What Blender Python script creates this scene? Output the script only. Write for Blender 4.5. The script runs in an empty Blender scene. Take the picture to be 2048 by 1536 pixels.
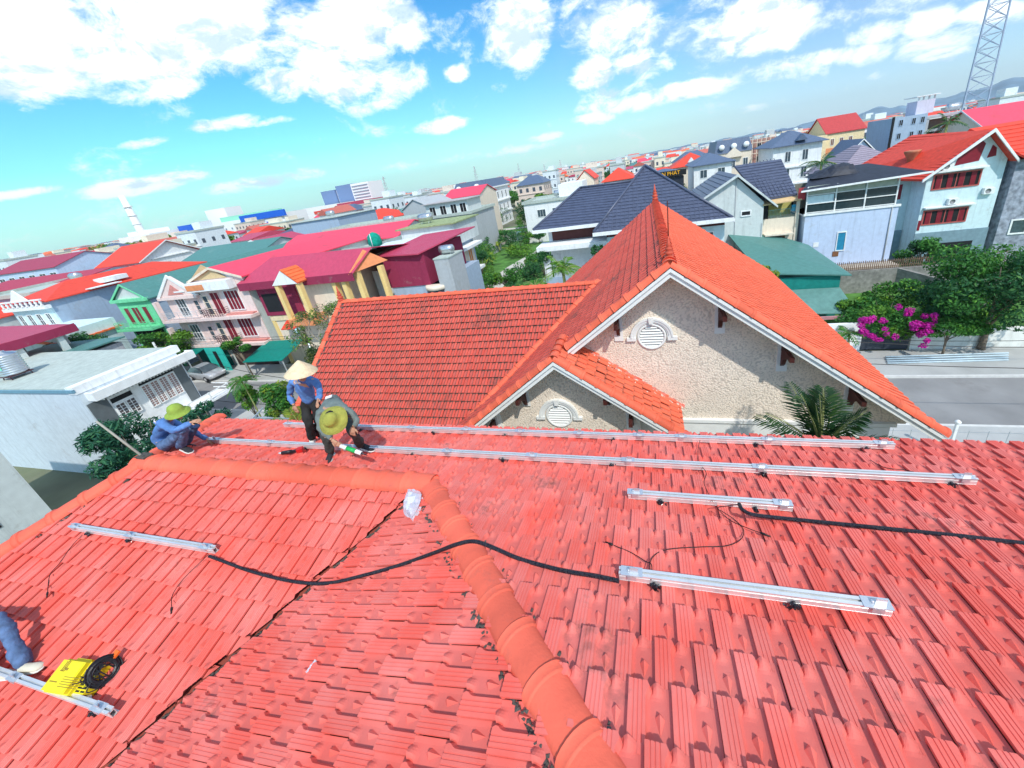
import bpy, bmesh, math, random
import numpy as np
from mathutils import Vector, Matrix
random.seed(7); rng=np.random.default_rng(7)
sc=bpy.context.scene; col=sc.collection
R_=math.radians
# ------------------------------------------------------------------ camera
F=751.7; PX,PY=1094.,648.
pi_,ro_,ya_=R_(22.03),R_(-9.23),R_(-16.9)
fw=Vector((math.sin(ya_)*math.cos(pi_),math.cos(ya_)*math.cos(pi_),-math.sin(pi_)))
r0=Vector((math.cos(ya_),-math.sin(ya_),0)); u0=r0.cross(fw)
cr=r0*math.cos(ro_)+u0*math.sin(ro_); cu=u0*math.cos(ro_)-r0*math.sin(ro_)
cd=bpy.data.cameras.new('camera'); cam=bpy.data.objects.new('camera',cd); col.objects.link(cam)
cam.matrix_world=Matrix(((cr.x,cu.x,-fw.x,0),(cr.y,cu.y,-fw.y,0),(cr.z,cu.z,-fw.z,15),(0,0,0,1)))
cd.sensor_width=36; cd.lens=F/2048*36; cd.shift_x=-(PX-1024)/2048; cd.shift_y=-(768-PY)/2048
cd.clip_start=.05; cd.clip_end=30000; sc.camera=cam
def ray(x,y): return fw+cr*((x-PX)/F)-cu*((y-PY)/F)
# ------------------------------------------------------------------ world and sun
SUN_EL,SUN_AZ=R_(50),R_(147)     # azimuth from +Y clockwise (towards +X)
sd=Vector((math.sin(SUN_AZ)*math.cos(SUN_EL),math.cos(SUN_AZ)*math.cos(SUN_EL),math.sin(SUN_EL)))
w=bpy.data.worlds.new('World'); sc.world=w; w.use_nodes=True
nt=w.node_tree; nt.nodes.clear()
class NG:
    def __init__(s,nt): s.nt=nt
    def n(s,t,**k):
        o=s.nt.nodes.new(t)
        for a,b in k.items():
            if a=='i':
                for kk,v in b.items():
                    if isinstance(v,bpy.types.NodeSocket): s.nt.links.new(v,o.inputs[kk])
                    else: o.inputs[kk].default_value=v
            else: setattr(o,a,b)
        return o
    def m(s,op,a,b=0.,c=None,clamp=False):
        o=s.nt.nodes.new('ShaderNodeMath'); o.operation=op; o.use_clamp=clamp
        for i,v in enumerate((a,b) if c is None else (a,b,c)):
            if isinstance(v,bpy.types.NodeSocket): s.nt.links.new(v,o.inputs[i])
            else: o.inputs[i].default_value=v
        return o.outputs[0]
    def mix(s,f,a,b):
        o=s.nt.nodes.new('ShaderNodeMix'); o.data_type='RGBA'
        for i,v in ((0,f),(6,a),(7,b)):
            if isinstance(v,bpy.types.NodeSocket): s.nt.links.new(v,o.inputs[i])
            else: o.inputs[i].default_value=v if i==0 else (*v[:3],1)
        return o.outputs[2]
    def ramp(s,f,pts,interp='LINEAR'):
        o=s.nt.nodes.new('ShaderNodeValToRGB'); s.nt.links.new(f,o.inputs[0]); cr_=o.color_ramp; cr_.interpolation=interp
        while len(cr_.elements)<len(pts): cr_.elements.new(.5)
        for e,(p,c) in zip(cr_.elements,pts): e.position=p; e.color=(*c[:3],1) if len(c)>1 else (c[0],)*3+(1,)
        return o.outputs[0]
g=NG(nt)
tc=g.n('ShaderNodeTexCoord'); D=tc.outputs['Generated']
sky=g.n('ShaderNodeTexSky'); sky.sky_type='NISHITA'; sky.sun_disc=False; sky.sun_elevation=SUN_EL; sky.sun_rotation=SUN_AZ; sky.air_density=1.0; sky.dust_density=.6; sky.ozone_density=1.5
def dot(v): 
    o=g.n('ShaderNodeVectorMath',operation='DOT_PRODUCT',i={0:D,1:tuple(v)}); return o.outputs['Value']
sep=g.n('ShaderNodeSeparateXYZ',i={0:D}); z=sep.outputs[2]
# tint: aqua to the left, paler blue to the right, deep blue higher up
lr=g.m('MULTIPLY_ADD',dot(cr),.9,.5,clamp=True)
tint=g.mix(lr,(.60,1.42,1.34),(.95,1.15,1.12))
hi=g.m('MULTIPLY',g.m('SUBTRACT',z,.10),3.2,clamp=True)
tint2=g.mix(hi,tint,(.22,1.05,1.55))
rt=g.m('MULTIPLY',g.m('SUBTRACT',dot(cr),.25),4.,clamp=True)
tint3=g.mix(rt,tint2,(.85,1.10,1.30))
skyc=g.n('ShaderNodeMix',data_type='RGBA',blend_type='MULTIPLY',i={0:1.,6:sky.outputs[0],7:tint3}).outputs[2]
skyc=g.n('ShaderNodeMix',data_type='RGBA',blend_type='MULTIPLY',i={0:1.,6:skyc,7:(1.35,1.35,1.35,1)}).outputs[2]
# clouds: broad banks placed by direction, edges broken up by noise on a flat cloud layer
inv=g.m('DIVIDE',1.,g.m('ADD',g.m('MAXIMUM',z,0.),.12))
pl=g.n('ShaderNodeVectorMath',operation='SCALE',i={0:D,'Scale':inv}).outputs[0]
n1=g.n('ShaderNodeTexNoise',i={'Vector':pl,'Scale':1.6,'Detail':9.,'Roughness':.62}).outputs[0]
n2=g.n('ShaderNodeTexNoise',i={'Vector':pl,'Scale':4.2,'Detail':6.,'Roughness':.6}).outputs[0]
n3=g.n('ShaderNodeTexNoise',i={'Vector':D,'Scale':7.,'Detail':8.,'Roughness':.6}).outputs[0]
n4=g.n('ShaderNodeTexNoise',i={'Vector':D,'Scale':22.,'Detail':6.,'Roughness':.65}).outputs[0]
CL=[(50,60,165,75,1.0),(130,155,190,42,.95),(300,180,90,20,.75),(395,55,150,72,1.0),(680,75,125,78,1.05),(720,165,110,45,.9),(575,165,60,28,.9),(800,55,45,40,.8),
 (1040,75,62,58,1.1),(1010,25,60,28,.5),(1540,40,85,50,1.1),(1180,155,45,26,.9),(1290,130,60,24,.8),(1230,185,70,20,.7),(1260,205,95,17,.9),(1370,180,90,15,.8),(1190,235,40,12,.8),
 (300,368,92,14,.95),(535,362,100,13,.8),(450,247,60,13,.8),(290,286,40,8,.7),(890,250,50,13,.8),(912,146,24,14,.8),(30,388,55,9,.8),(560,240,45,7,.6),(740,210,60,16,.7),(1000,175,18,12,.6),(1085,275,40,8,.7),
 (1240,55,150,40,.50),(1400,70,110,35,.45),(1700,25,150,28,.48),(1900,75,120,22,.45),(1560,140,120,20,.42),(1650,115,40,14,.7),(1720,110,50,18,.7),(1750,65,45,22,.7),(1860,45,40,28,.8),(1890,110,40,13,.7),(1980,25,60,20,.7),(980,305,140,9,.42),(800,330,100,8,.4),(1500,215,30,8,.5)]
acc=None
for (cx,cy,ax,ay,wt) in CL:
    c=ray(cx,cy); L=c.length; c=c/L
    e1=(ray(cx+10,cy-1.6)-ray(cx-10,cy+1.6)); e1=(e1-c*e1.dot(c)).normalized(); e2=c.cross(e1)
    s1=ax/F/L*1.0; s2=ay/F/L*1.0
    a=g.m('MULTIPLY',dot(e1),1/s1); b=g.m('MULTIPLY',dot(e2),1/s2)
    r2=g.m('MULTIPLY_ADD',a,a,g.m('MULTIPLY',b,b))
    fcl=g.m('MULTIPLY',g.m('SUBTRACT',1.,g.m('MULTIPLY',r2,.55),clamp=True),wt)
    fcl=g.m('MULTIPLY',fcl,g.m('GREATER_THAN',dot(c),0.))
    acc=fcl if acc is None else g.m('MAXIMUM',acc,fcl)
right=g.m('MULTIPLY',g.m('SUBTRACT',dot(cr),-.08),2.6,clamp=True)
band=g.m('MULTIPLY',right,g.m('MULTIPLY',g.m('SUBTRACT',z,.09),4.5,clamp=True))
away=g.m('LESS_THAN',dot(fw),.05)
acc=g.m('MAXIMUM',acc,g.m('MULTIPLY',away,.40))
acc=g.m('MAXIMUM',acc,g.m('MULTIPLY',band,.26))
# billows: warped, squashed towards the horizon
wv=g.n('ShaderNodeTexNoise',i={'Vector':D,'Scale':5.,'Detail':3.}).outputs['Color']
wv=g.n('ShaderNodeVectorMath',operation='SCALE',i={0:wv,'Scale':.10}).outputs[0]
Dw=g.n('ShaderNodeVectorMath',operation='ADD',i={0:D,1:wv}).outputs[0]
Dw=g.n('ShaderNodeVectorMath',operation='MULTIPLY',i={0:Dw,1:(1.,1.,1.7)}).outputs[0]
n3=g.n('ShaderNodeTexNoise',i={'Vector':Dw,'Scale':6.5,'Detail':10.,'Roughness':.60}).outputs[0]
n4=g.n('ShaderNodeTexNoise',i={'Vector':Dw,'Scale':24.,'Detail':8.,'Roughness':.68}).outputs[0]
nn=g.m('ADD',g.m('MULTIPLY',g.m('SUBTRACT',n3,.5),2.3),g.m('MULTIPLY',g.m('SUBTRACT',n4,.5),1.3))
den=g.m('ADD',acc,nn)
cov=g.n('ShaderNodeMapRange',interpolation_type='SMOOTHSTEP',i={0:den,1:.14,2:.80}).outputs[0]
veil=g.n('ShaderNodeMapRange',interpolation_type='SMOOTHSTEP',i={0:n1,1:.36,2:.66,3:0.,4:.85}).outputs[0]
veil=g.m('MULTIPLY',veil,band)
# grey-blue hollows: same billows sampled slightly lower
Dl=g.n('ShaderNodeVectorMath',operation='ADD',i={0:Dw,1:(-.012,.0,.045)}).outputs[0]
n5=g.n('ShaderNodeTexNoise',i={'Vector':Dl,'Scale':6.5,'Detail':6.,'Roughness':.55}).outputs[0]
dd_=g.m('ADD',g.m('SUBTRACT',n3,n5),g.m('MULTIPLY',g.m('SUBTRACT',n2,.5),.35))
shade=g.n('ShaderNodeMapRange',interpolation_type='SMOOTHSTEP',i={0:dd_,1:-.02,2:-.13,3:0.,4:.85}).outputs[0]
ccol=g.mix(shade,(12.5,13.4,13.8),(6.4,8.4,11.2))
hz=g.m('SUBTRACT',1.,g.m('MULTIPLY',g.m('ABSOLUTE',z),9.),clamp=True)
s1_=g.mix(veil,skyc,(5.4,7.2,9.8))
s2_=g.mix(cov,s1_,ccol)
s3_=g.mix(g.m('MULTIPLY',hz,.5),s2_,g.mix(rt,(8.6,12.2,12.6),(6.6,9.6,12.6)))
bg=g.n('ShaderNodeBackground',i={0:s3_,1:.1}); out=g.n('ShaderNodeOutputWorld',i={0:bg.outputs[0]})
sl=bpy.data.lights.new('sun','SUN'); sl.energy=3.5; sl.angle=R_(.9); sl.color=(1,.95,.87)
so=bpy.data.objects.new('sun',sl); col.objects.link(so); so.rotation_euler=(-sd).to_track_quat('-Z','Y').to_euler(); so.location=(20,-20,40)
sc.view_settings.view_transform='Standard'; sc.view_settings.look='None'; sc.view_settings.exposure=0.10; sc.view_settings.gamma=1
# ------------------------------------------------------------------ materials
MT={}
def mat(name,c,rough=.7,metal=0.,var=.12,sc_=3.,bump=0.,bs=20.,dirt=0.,dc=(.08,.07,.06),ds=1.5,attr=0.,spec=.3,kind=None,trans=0.):
    if name in MT: return MT[name]
    m=bpy.data.materials.new(name); m.use_nodes=True; nt=m.node_tree; nt.nodes.clear(); g=NG(nt)
    tc=g.n('ShaderNodeTexCoord'); P=tc.outputs['Object']
    n=g.n('ShaderNodeTexNoise',i={'Vector':P,'Scale':sc_,'Detail':5.}).outputs[0]
    lo=tuple(max(0,x*(1-var)) for x in c); hi=tuple(min(1,x*(1+var)) for x in c)
    cc=g.ramp(n,[(.3,lo),(.7,hi)])
    if attr:
        a=g.n('ShaderNodeAttribute',attribute_name='v').outputs['Fac']
        k=g.m('MULTIPLY_ADD',a,2*attr,1-attr)
        cc=g.n('ShaderNodeMix',data_type='RGBA',blend_type='MULTIPLY',i={0:1.,6:cc,7:g.n('ShaderNodeCombineColor',i={0:k,1:k,2:k}).outputs[0]}).outputs[2]
    if dirt:
        d=g.n('ShaderNodeTexNoise',i={'Vector':P,'Scale':ds,'Detail':8.,'Roughness':.7}).outputs[0]
        d=g.n('ShaderNodeMapRange',i={0:d,1:.62-dirt*.25,2:.80,3:0.,4:.8}).outputs[0]
        cc=g.mix(d,cc,dc)
        if name.startswith('wall '):
            mp_=g.n('ShaderNodeMapping',i={'Vector':P,'Scale':(2.2,2.2,.16)}); st_=g.n('ShaderNodeTexNoise',i={'Vector':mp_.outputs[0],'Scale':1.6,'Detail':6.,'Roughness':.65}).outputs[0]
            cc=g.mix(g.n('ShaderNodeMapRange',i={0:st_,1:.52,2:.78,3:0.,4:.55}).outputs[0],cc,tuple(.55*q for q in c))
    b=g.n('ShaderNodeBsdfPrincipled',i={'Base Color':cc,'Roughness':rough,'Metallic':metal,'Specular IOR Level':spec})
    if trans: b.inputs['Transmission Weight'].default_value=trans
    if bump:
        if kind=='pebble':
            mp=g.n('ShaderNodeMapping',i={'Vector':P,'Scale':(1,1,1)})
            wn=g.n('ShaderNodeTexNoise',i={'Vector':P,'Scale':1.0,'Detail':0.})
            vs0=g.n('ShaderNodeVectorMath',operation='SCALE',i={0:wn.outputs['Color'],'Scale':.5}); vm=g.n('ShaderNodeVectorMath',operation='ADD',i={0:mp.outputs[0],1:vs0.outputs[0]})
            h=g.n('ShaderNodeTexVoronoi',feature='F1',i={'Vector':vm.outputs[0],'Scale':bs}).outputs['Distance']
            h=g.m('SUBTRACT',1.,h)
            edge=g.n('ShaderNodeMapRange',i={0:h,1:.25,2:.5}).outputs[0]
            nt.links.new(g.mix(edge,tuple(x*.74 for x in c),cc),b.inputs['Base Color'])
        elif kind=='wavex' or kind=='wavey' or kind=='wavez':
            h=g.n('ShaderNodeTexWave',bands_direction={'wavex':'X','wavey':'Y','wavez':'Z'}[kind],i={'Vector':P,'Scale':bs,'Distortion':0.}).outputs['Fac']
        else: h=g.n('ShaderNodeTexNoise',i={'Vector':P,'Scale':bs,'Detail':6.}).outputs[0]
        bp=g.n('ShaderNodeBump',i={'Height':h,'Strength':bump,'Distance':.05}); nt.links.new(bp.outputs[0],b.inputs['Normal'])
    g.n('ShaderNodeOutputMaterial',i={0:b.outputs[0]}); MT[name]=m; return m
def roofmat(name,c,grime_shade,gs,gthr,pink=(.80,.30,.27)):
    m=bpy.data.materials.new(name); m.use_nodes=True; nt=m.node_tree; nt.nodes.clear(); g=NG(nt)
    P=g.n('ShaderNodeTexCoord').outputs['Object']
    a=g.n('ShaderNodeAttribute',attribute_name='v').outputs['Fac']
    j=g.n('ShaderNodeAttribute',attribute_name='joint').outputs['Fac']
    n=g.n('ShaderNodeTexNoise',i={'Vector':P,'Scale':2.2,'Detail':6.}).outputs[0]
    cc=g.mix(g.n('ShaderNodeMapRange',i={0:n,1:.35,2:.7,3:0.,4:.5}).outputs[0],c,pink)
    k=g.m('MULTIPLY_ADD',a,.16,.92)
    cc=g.n('ShaderNodeMix',data_type='RGBA',blend_type='MULTIPLY',i={0:1.,6:cc,7:g.n('ShaderNodeCombineColor',i={0:k,1:k,2:k}).outputs[0]}).outputs[2]
    pn_=g.n('ShaderNodeAttribute',attribute_name='pan').outputs['Fac']; nd=g.n('ShaderNodeTexNoise',i={'Vector':P,'Scale':3.1,'Detail':5.}).outputs[0]
    cc=g.mix(g.m('MULTIPLY',pn_,g.n('ShaderNodeMapRange',i={0:nd,1:.3,2:.75,3:.12,4:.75}).outputs[0]),cc,tuple(.62*q+.06 for q in c))
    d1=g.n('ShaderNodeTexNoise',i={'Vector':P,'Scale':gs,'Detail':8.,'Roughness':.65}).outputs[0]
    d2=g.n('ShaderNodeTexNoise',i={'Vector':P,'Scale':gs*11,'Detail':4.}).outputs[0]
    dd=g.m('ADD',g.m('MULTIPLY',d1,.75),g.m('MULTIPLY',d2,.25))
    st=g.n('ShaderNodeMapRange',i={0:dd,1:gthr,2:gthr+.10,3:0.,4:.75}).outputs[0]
    jd=g.n('ShaderNodeMapRange',i={0:g.m('MULTIPLY',j,g.m('ADD',dd,.35)),1:.50,2:.80,3:0.,4:grime_shade}).outputs[0]  # joint dirt plus gap shade, both painted dark into the tile colour
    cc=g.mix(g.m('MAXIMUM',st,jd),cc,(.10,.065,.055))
    fine=g.n('ShaderNodeTexNoise',i={'Vector':P,'Scale':45.,'Detail':4.}).outputs[0]
    bp=g.n('ShaderNodeBump',i={'Height':fine,'Strength':.12,'Distance':.01})
    b=g.n('ShaderNodeBsdfPrincipled',i={'Base Color':cc,'Roughness':.6,'Specular IOR Level':.2,'Normal':bp.outputs[0]})
    g.n('ShaderNodeOutputMaterial',i={0:b.outputs[0]}); MT[name]=m; return m
# ------------------------------------------------------------------ mesh helpers
ORG={}
def tag(o,label=None,cat=None,group=None,kind=None):
    if label: o['label']=label
    if cat: o['category']=cat
    if group: o['group']=group
    if kind: o['kind']=kind
    return o
def thing(name,label,cat,loc,group=None,rz=0.,local=False,rot=None):
    o=bpy.data.objects.new(name,None); col.objects.link(o); o.location=loc; o.rotation_euler=rot or (0,0,rz); o.empty_display_size=.2
    ORG[o.name]=Vector((0,0,0)) if local else Vector(loc)
    return tag(o,label,cat,group)
class MB:
    def __init__(s): s.v=[]; s.f=[]; s.mi=[]; s.sm=[]; s.cur=0; s.smooth=False
    def add(s,vs,fs):
        b=len(s.v); s.v+= [tuple(x) for x in vs]; s.f+=[tuple(i+b for i in f) for f in fs]; s.mi+=[s.cur]*len(fs); s.sm+=[s.smooth]*len(fs); return s
    def box(s,x0,x1,y0,y1,z0,z1):
        if x0>x1:x0,x1=x1,x0
        if y0>y1:y0,y1=y1,y0
        if z0>z1:z0,z1=z1,z0
        return s.add([(x0,y0,z0),(x1,y0,z0),(x1,y1,z0),(x0,y1,z0),(x0,y0,z1),(x1,y0,z1),(x1,y1,z1),(x0,y1,z1)],[(0,3,2,1),(4,5,6,7),(0,1,5,4),(1,2,6,5),(2,3,7,6),(3,0,4,7)])
    def prism(s,pts,d):  # polygon pts (3d, ordered) extruded by vector d
        n=len(pts); p=[Vector(q) for q in pts]; d=Vector(d)
        nrm=sum(((p[i]-p[0]).cross(p[(i+1)%n]-p[0]) for i in range(1,n)),Vector())
        if nrm.dot(d)>0: p=p[::-1]
        return s.add(p+[q+d for q in p],[tuple(range(n)),tuple(range(2*n-1,n-1,-1))]+[((i+1)%n,i,n+i,n+(i+1)%n) for i in range(n)])
    def tube(s,pts,r,n=8,cap=True):
        pts=[Vector(p) for p in pts]; m=len(pts); rs=r if isinstance(r,(list,tuple)) else [r]*m
        vs=[];fs=[]; prev=None
        for i,p in enumerate(pts):
            t=(pts[min(i+1,m-1)]-pts[max(i-1,0)])
            if t.length<1e-9: t=Vector((0,0,1))
            t.normalize()
            if prev is None:
                a=Vector((0,0,1)) if abs(t.z)<.9 else Vector((1,0,0)); e=t.cross(a).normalized()
            else: e=(prev-t*prev.dot(t)).normalized()
            prev=e; f_=t.cross(e)
            for k in range(n):
                an=2*math.pi*k/n; vs.append(p+(e*math.cos(an)+f_*math.sin(an))*rs[i])
        for i in range(m-1):
            for k in range(n): fs.append((i*n+k,i*n+(k+1)%n,(i+1)*n+(k+1)%n,(i+1)*n+k))
        if cap: fs.append(tuple(range(n-1,-1,-1))); fs.append(tuple(range((m-1)*n,m*n)))
        sm=s.smooth; s.smooth=n>5; s.add(vs,fs); s.smooth=sm; return s
    def bar(s,a,b,w,h=None,up=(0,0,1)):
        a=Vector(a);b=Vector(b);h=h or w; t=(b-a).normalized(); u=Vector(up)
        if abs(t.dot(u))>.98: u=Vector((1,0,0))
        e=t.cross(u).normalized(); f_=e.cross(t)
        c=[-e*w/2-f_*h/2,e*w/2-f_*h/2,e*w/2+f_*h/2,-e*w/2+f_*h/2]
        return s.add([a+q for q in c]+[b+q for q in c],[(0,1,2,3),(7,6,5,4),(0,4,5,1),(1,5,6,2),(2,6,7,3),(3,7,4,0)])
    def lathe(s,c,prof,n=16,axis='z'):
        c=Vector(c); vs=[];fs=[]
        for (r,h) in prof:
            for k in range(n):
                a=2*math.pi*k/n
                q=(r*math.cos(a),r*math.sin(a),h) if axis=='z' else ((r*math.cos(a),-h,r*math.sin(a)) if axis=='y' else (h,r*math.cos(a),r*math.sin(a)))
                vs.append(c+Vector(q))
        for i in range(len(prof)-1):
            for k in range(n): fs.append((i*n+k,i*n+(k+1)%n,(i+1)*n+(k+1)%n,(i+1)*n+k))
        fs.append(tuple(range(n-1,-1,-1))); fs.append(tuple(range((len(prof)-1)*n,len(prof)*n)))
        sm=s.smooth; s.smooth=True; s.add(vs,fs); s.smooth=sm; return s
    def build(s,name,mats,parent=None,org=None,label=None):
        if not isinstance(mats,(list,tuple)): mats=[mats]
        if parent is not None: org=ORG[parent.name]
        elif org is None:
            a=np.array(s.v); org=Vector(((a[:,0].min()+a[:,0].max())/2,(a[:,1].min()+a[:,1].max())/2,a[:,2].min()))
        me=bpy.data.meshes.new(name); ox,oy,oz=org
        me.from_pydata([(x-ox,y-oy,z-oz) for x,y,z in s.v],[],s.f)
        for m in mats: me.materials.append(m)
        me.polygons.foreach_set('material_index',s.mi); me.polygons.foreach_set('use_smooth',s.sm); me.update()
        o=bpy.data.objects.new(name,me); col.objects.link(o)
        if parent is not None: o.parent=parent
        else: o.location=org
        ORG[o.name]=Vector(org)
        if label: o['label']=label
        return o
def struct(mb,name,m,kind='structure'): o=mb.build(name,m); o['kind']=kind; return o
def rawmesh(name,V,Fq,mats,parent=None,org=(0,0,0),attrs=None,mi=None,smooth=None):
    me=bpy.data.meshes.new(name); V=np.asarray(V,float)-np.array(ORG[parent.name] if parent is not None else org)
    n=len(V); k=Fq.shape[1]; me.vertices.add(n); me.vertices.foreach_set('co',V.astype(np.float32).ravel())
    me.loops.add(len(Fq)*k); me.loops.foreach_set('vertex_index',Fq.astype(np.int32).ravel())
    me.polygons.add(len(Fq)); me.polygons.foreach_set('loop_start',np.arange(0,len(Fq)*k,k,dtype=np.int32))
    if mi is not None: me.polygons.foreach_set('material_index',mi)
    me.polygons.foreach_set('use_smooth',np.zeros(len(Fq),bool))
    me.update(calc_edges=True)
    for a,(dom,arr) in (attrs or {}).items():
        at=me.attributes.new(a,'FLOAT',dom); at.data.foreach_set('value',np.asarray(arr,np.float32))
    for m in (mats if isinstance(mats,(list,tuple)) else [mats]): me.materials.append(m)
    o=bpy.data.objects.new(name,me); col.objects.link(o)
    if parent is not None: o.parent=parent; ORG[o.name]=ORG[parent.name].copy()
    else: o.location=org; ORG[o.name]=Vector(org)
    return o
def copy_tree(o,parent=None):
    c=o.copy(); col.objects.link(c)
    if parent is not None: c.parent=parent; c.matrix_parent_inverse.identity()
    ORG[c.name]=ORG.get(o.name,Vector((0,0,0))).copy()
    for ch in list(o.children): copy_tree(ch,c)
    return c
# ------------------------------------------------------------------ roof tiles
def tile_template(p,c,fine=True):
    """one interlocking tile: u right-hand 0..p, v down-slope, w up. returns verts (N,3), quads, joint and pan value per vertex"""
    if fine:
        us=[.05,0,0,.015,.10,.108,.125,.133,.20,.208,.225,.233,.30,.308,.325,.333,.40,.435,.47,.52,.57,.61,.66,.72,.78,.83,.88,.94,.98,1.0]
        vs_=[-.16,.0,.05,.25,.50,.64,.70,.76,.82,.88,.94,1.0]
    else:
        us=[.05,0,0,.02,.19,.21,.38,.46,.54,.68,.80,1.0]; vs_=[-.14,.0,.35,.7,.86,1.0]
    H=.040 if fine else .028
    nu=len(us); nv=len(vs_); V=np.zeros((nv,nu,3)); J=np.zeros((nv,nu)); Pn=np.zeros((nv,nu))
    for i,v in enumerate(vs_):
        for j,u in enumerate(us):
            edge=.40+ (.09*math.exp(-((v-.92)/.10)**2) if fine else 0)
            uu=u
            if .40<=u<=.47: uu=u+(edge-.40)
            elif .47<u<=.58: uu=u+(edge-.40)*(.58-u)/.11
            h=H if u<=.40 else (H*.95 if u<.43 else (H*.45 if u<.45 else .006))
            if j==0: h=-.004
            if j==1: h=H-.016
            if fine and u in (.108,.125,.208,.225,.308,.325): h-=.004
            if u>.45:
                if fine:
                    h+=.034*max(0,1-abs(u-.665)/.175)**.8*max(0,min(1,(v-.80)/.16))
                    h+=.008*math.exp(-((u-1)/.08)**2)
                else: h+=.018*max(0,1-abs(u-.64)/.2)*max(0,min(1,(v-.7)/.2))
                Pn[i,j]=1. if u>.5 else .5
            h+= .033*v+.004
            V[i,j]=(uu*p,v*c,h)
            J[i,j]=(1. if j==0 else (.6 if (v<=0 and i<2) else (.1 if j<3 else (.45 if u>.97 else 0)))) if fine else (1. if (j==0 or (v<=0 and i<2)) else (.9 if (u>.9 or .42<u<.56) else (.4 if j<3 else 0)))  # joint: dirt, plus painted shade at lips, side bases and undercuts
    idx=np.arange(nv*nu).reshape(nv,nu)
    Q=[(idx[i,j],idx[i+1,j],idx[i+1,j+1],idx[i,j+1]) for i in range(nv-1) for j in range(nu-1)]
    Vf=[tuple(x) for x in V.reshape(-1,3)]; Jf=list(J.reshape(-1)); Pf=list(Pn.reshape(-1))
    base=len(Vf)
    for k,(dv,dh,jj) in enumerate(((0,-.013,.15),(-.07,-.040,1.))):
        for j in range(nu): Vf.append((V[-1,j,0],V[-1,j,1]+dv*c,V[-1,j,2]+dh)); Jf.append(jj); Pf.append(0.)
    for j in range(nu-1): Q.append((idx[-1,j],base+j,base+j+1,idx[-1,j+1])); Q.append((base+j,base+nu+j,base+nu+j+1,base+j+1))
    if fine:   # lozenge boss in the pan
        b=len(Vf); hh=.009
        for (u,v,h) in ((.72,.60,hh+.033*.60),(.835,.50,hh+.033*.5),(.72,.22,hh+.033*.22),(.605,.50,hh+.033*.5),(.72,.49,hh+.033*.49+.030)): Vf.append((u*p,v*c,h)); Jf.append(0.); Pf.append(.3)
        for (q0,q1) in ((b,b+1),(b+1,b+2),(b+2,b+3),(b+3,b)):
            m_=len(Vf); Vf.append(tuple((Vf[q1][k]+Vf[b+4][k])/2 for k in range(3))); Jf.append(0.); Pf.append(.3); Q.append((q0,q1,m_,b+4))
    return np.array(Vf),np.array(Q),np.array(Jf),np.array(Pf)
TPL={}
def tiles(name,mats,parent,O,U,Vd,u0,u1,n0,n1,p,c,clips,fine=True,shift=.38,phase=0.,jit=.003,poly=None,cull=None):
    """tile field: origin O, right-hand axis U, down-slope axis Vd; clips: list of (point, normal) keep normal side"""
    key=(p,c,fine)
    if key not in TPL: TPL[key]=tile_template(p,c,fine)
    T,Q,J,PN=TPL[key]; O=np.array(O,float);U=np.array(U,float);Vd=np.array(Vd,float); N=np.cross(U,-Vd); N/=np.linalg.norm(N)
    if N[2]<0: N=-N
    AV=[];AQ=[];Av=[];AJ=[];AP=[];cnt=0
    for k in range(n0,n1):
        off=(phase-k*shift*1.0)%1.0   # up-slope courses move to the left hand
        i0=int(math.floor(u0/p-off))
        i1=int(math.ceil(u1/p-off))
        for i in range(i0,i1+1):
            u=(i+off)*p; v=k*c; ctr=O+U*(u+p/2)+Vd*(v+c/2)
            if any(np.dot(ctr-np.array(P_),np.array(n_)/np.linalg.norm(n_))<-.22 for P_,n_ in clips): continue
            if poly and not poly(ctr): continue
            jr=rng.normal(0,1,4)
            t=T.copy(); t[:,0]+=u+jr[0]*jit*.5; t[:,1]+=v+jr[1]*jit*1.3; t[:,2]+=abs(jr[2])*jit*.7+ jr[3]*jit*.6*(t[:,0]-u-p/2)/p
            AV.append(O+np.outer(t[:,0],U)+np.outer(t[:,1],Vd)+np.outer(t[:,2],N)); AQ.append(Q+cnt*len(T)); Av.append(np.full(len(Q),rng.random())); AJ.append(J); AP.append(PN); cnt+=1
    V=np.concatenate(AV); Fq=np.concatenate(AQ); av=np.concatenate(Av)
    if cull is not None:
        k_=cull(V[Fq].mean(axis=1)); Fq=Fq[k_]; av=av[k_]
        us_=np.unique(Fq); mp=np.zeros(len(V),int); mp[us_]=np.arange(len(us_)); V=V[us_]; Fq=mp[Fq]; AJ=[np.concatenate(AJ)[us_]]; AP=[np.concatenate(AP)[us_]]
    o=rawmesh(name,V,Fq,mats,parent,attrs={'v':('FACE',av),'joint':('POINT',np.concatenate(AJ)),'pan':('POINT',np.concatenate(AP))})
    org=np.array(ORG[o.name])
    if clips:
        bm=bmesh.new(); bm.from_mesh(o.data)
        for P_,n_ in clips:
            gm=bm.verts[:]+bm.edges[:]+bm.faces[:]
            bmesh.ops.bisect_plane(bm,geom=gm,plane_co=Vector(np.array(P_)-org),plane_no=Vector(n_).normalized(),clear_inner=True,clear_outer=False)
        bm.to_mesh(o.data); bm.free()
    if fine: 
        pass
    return o
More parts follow.
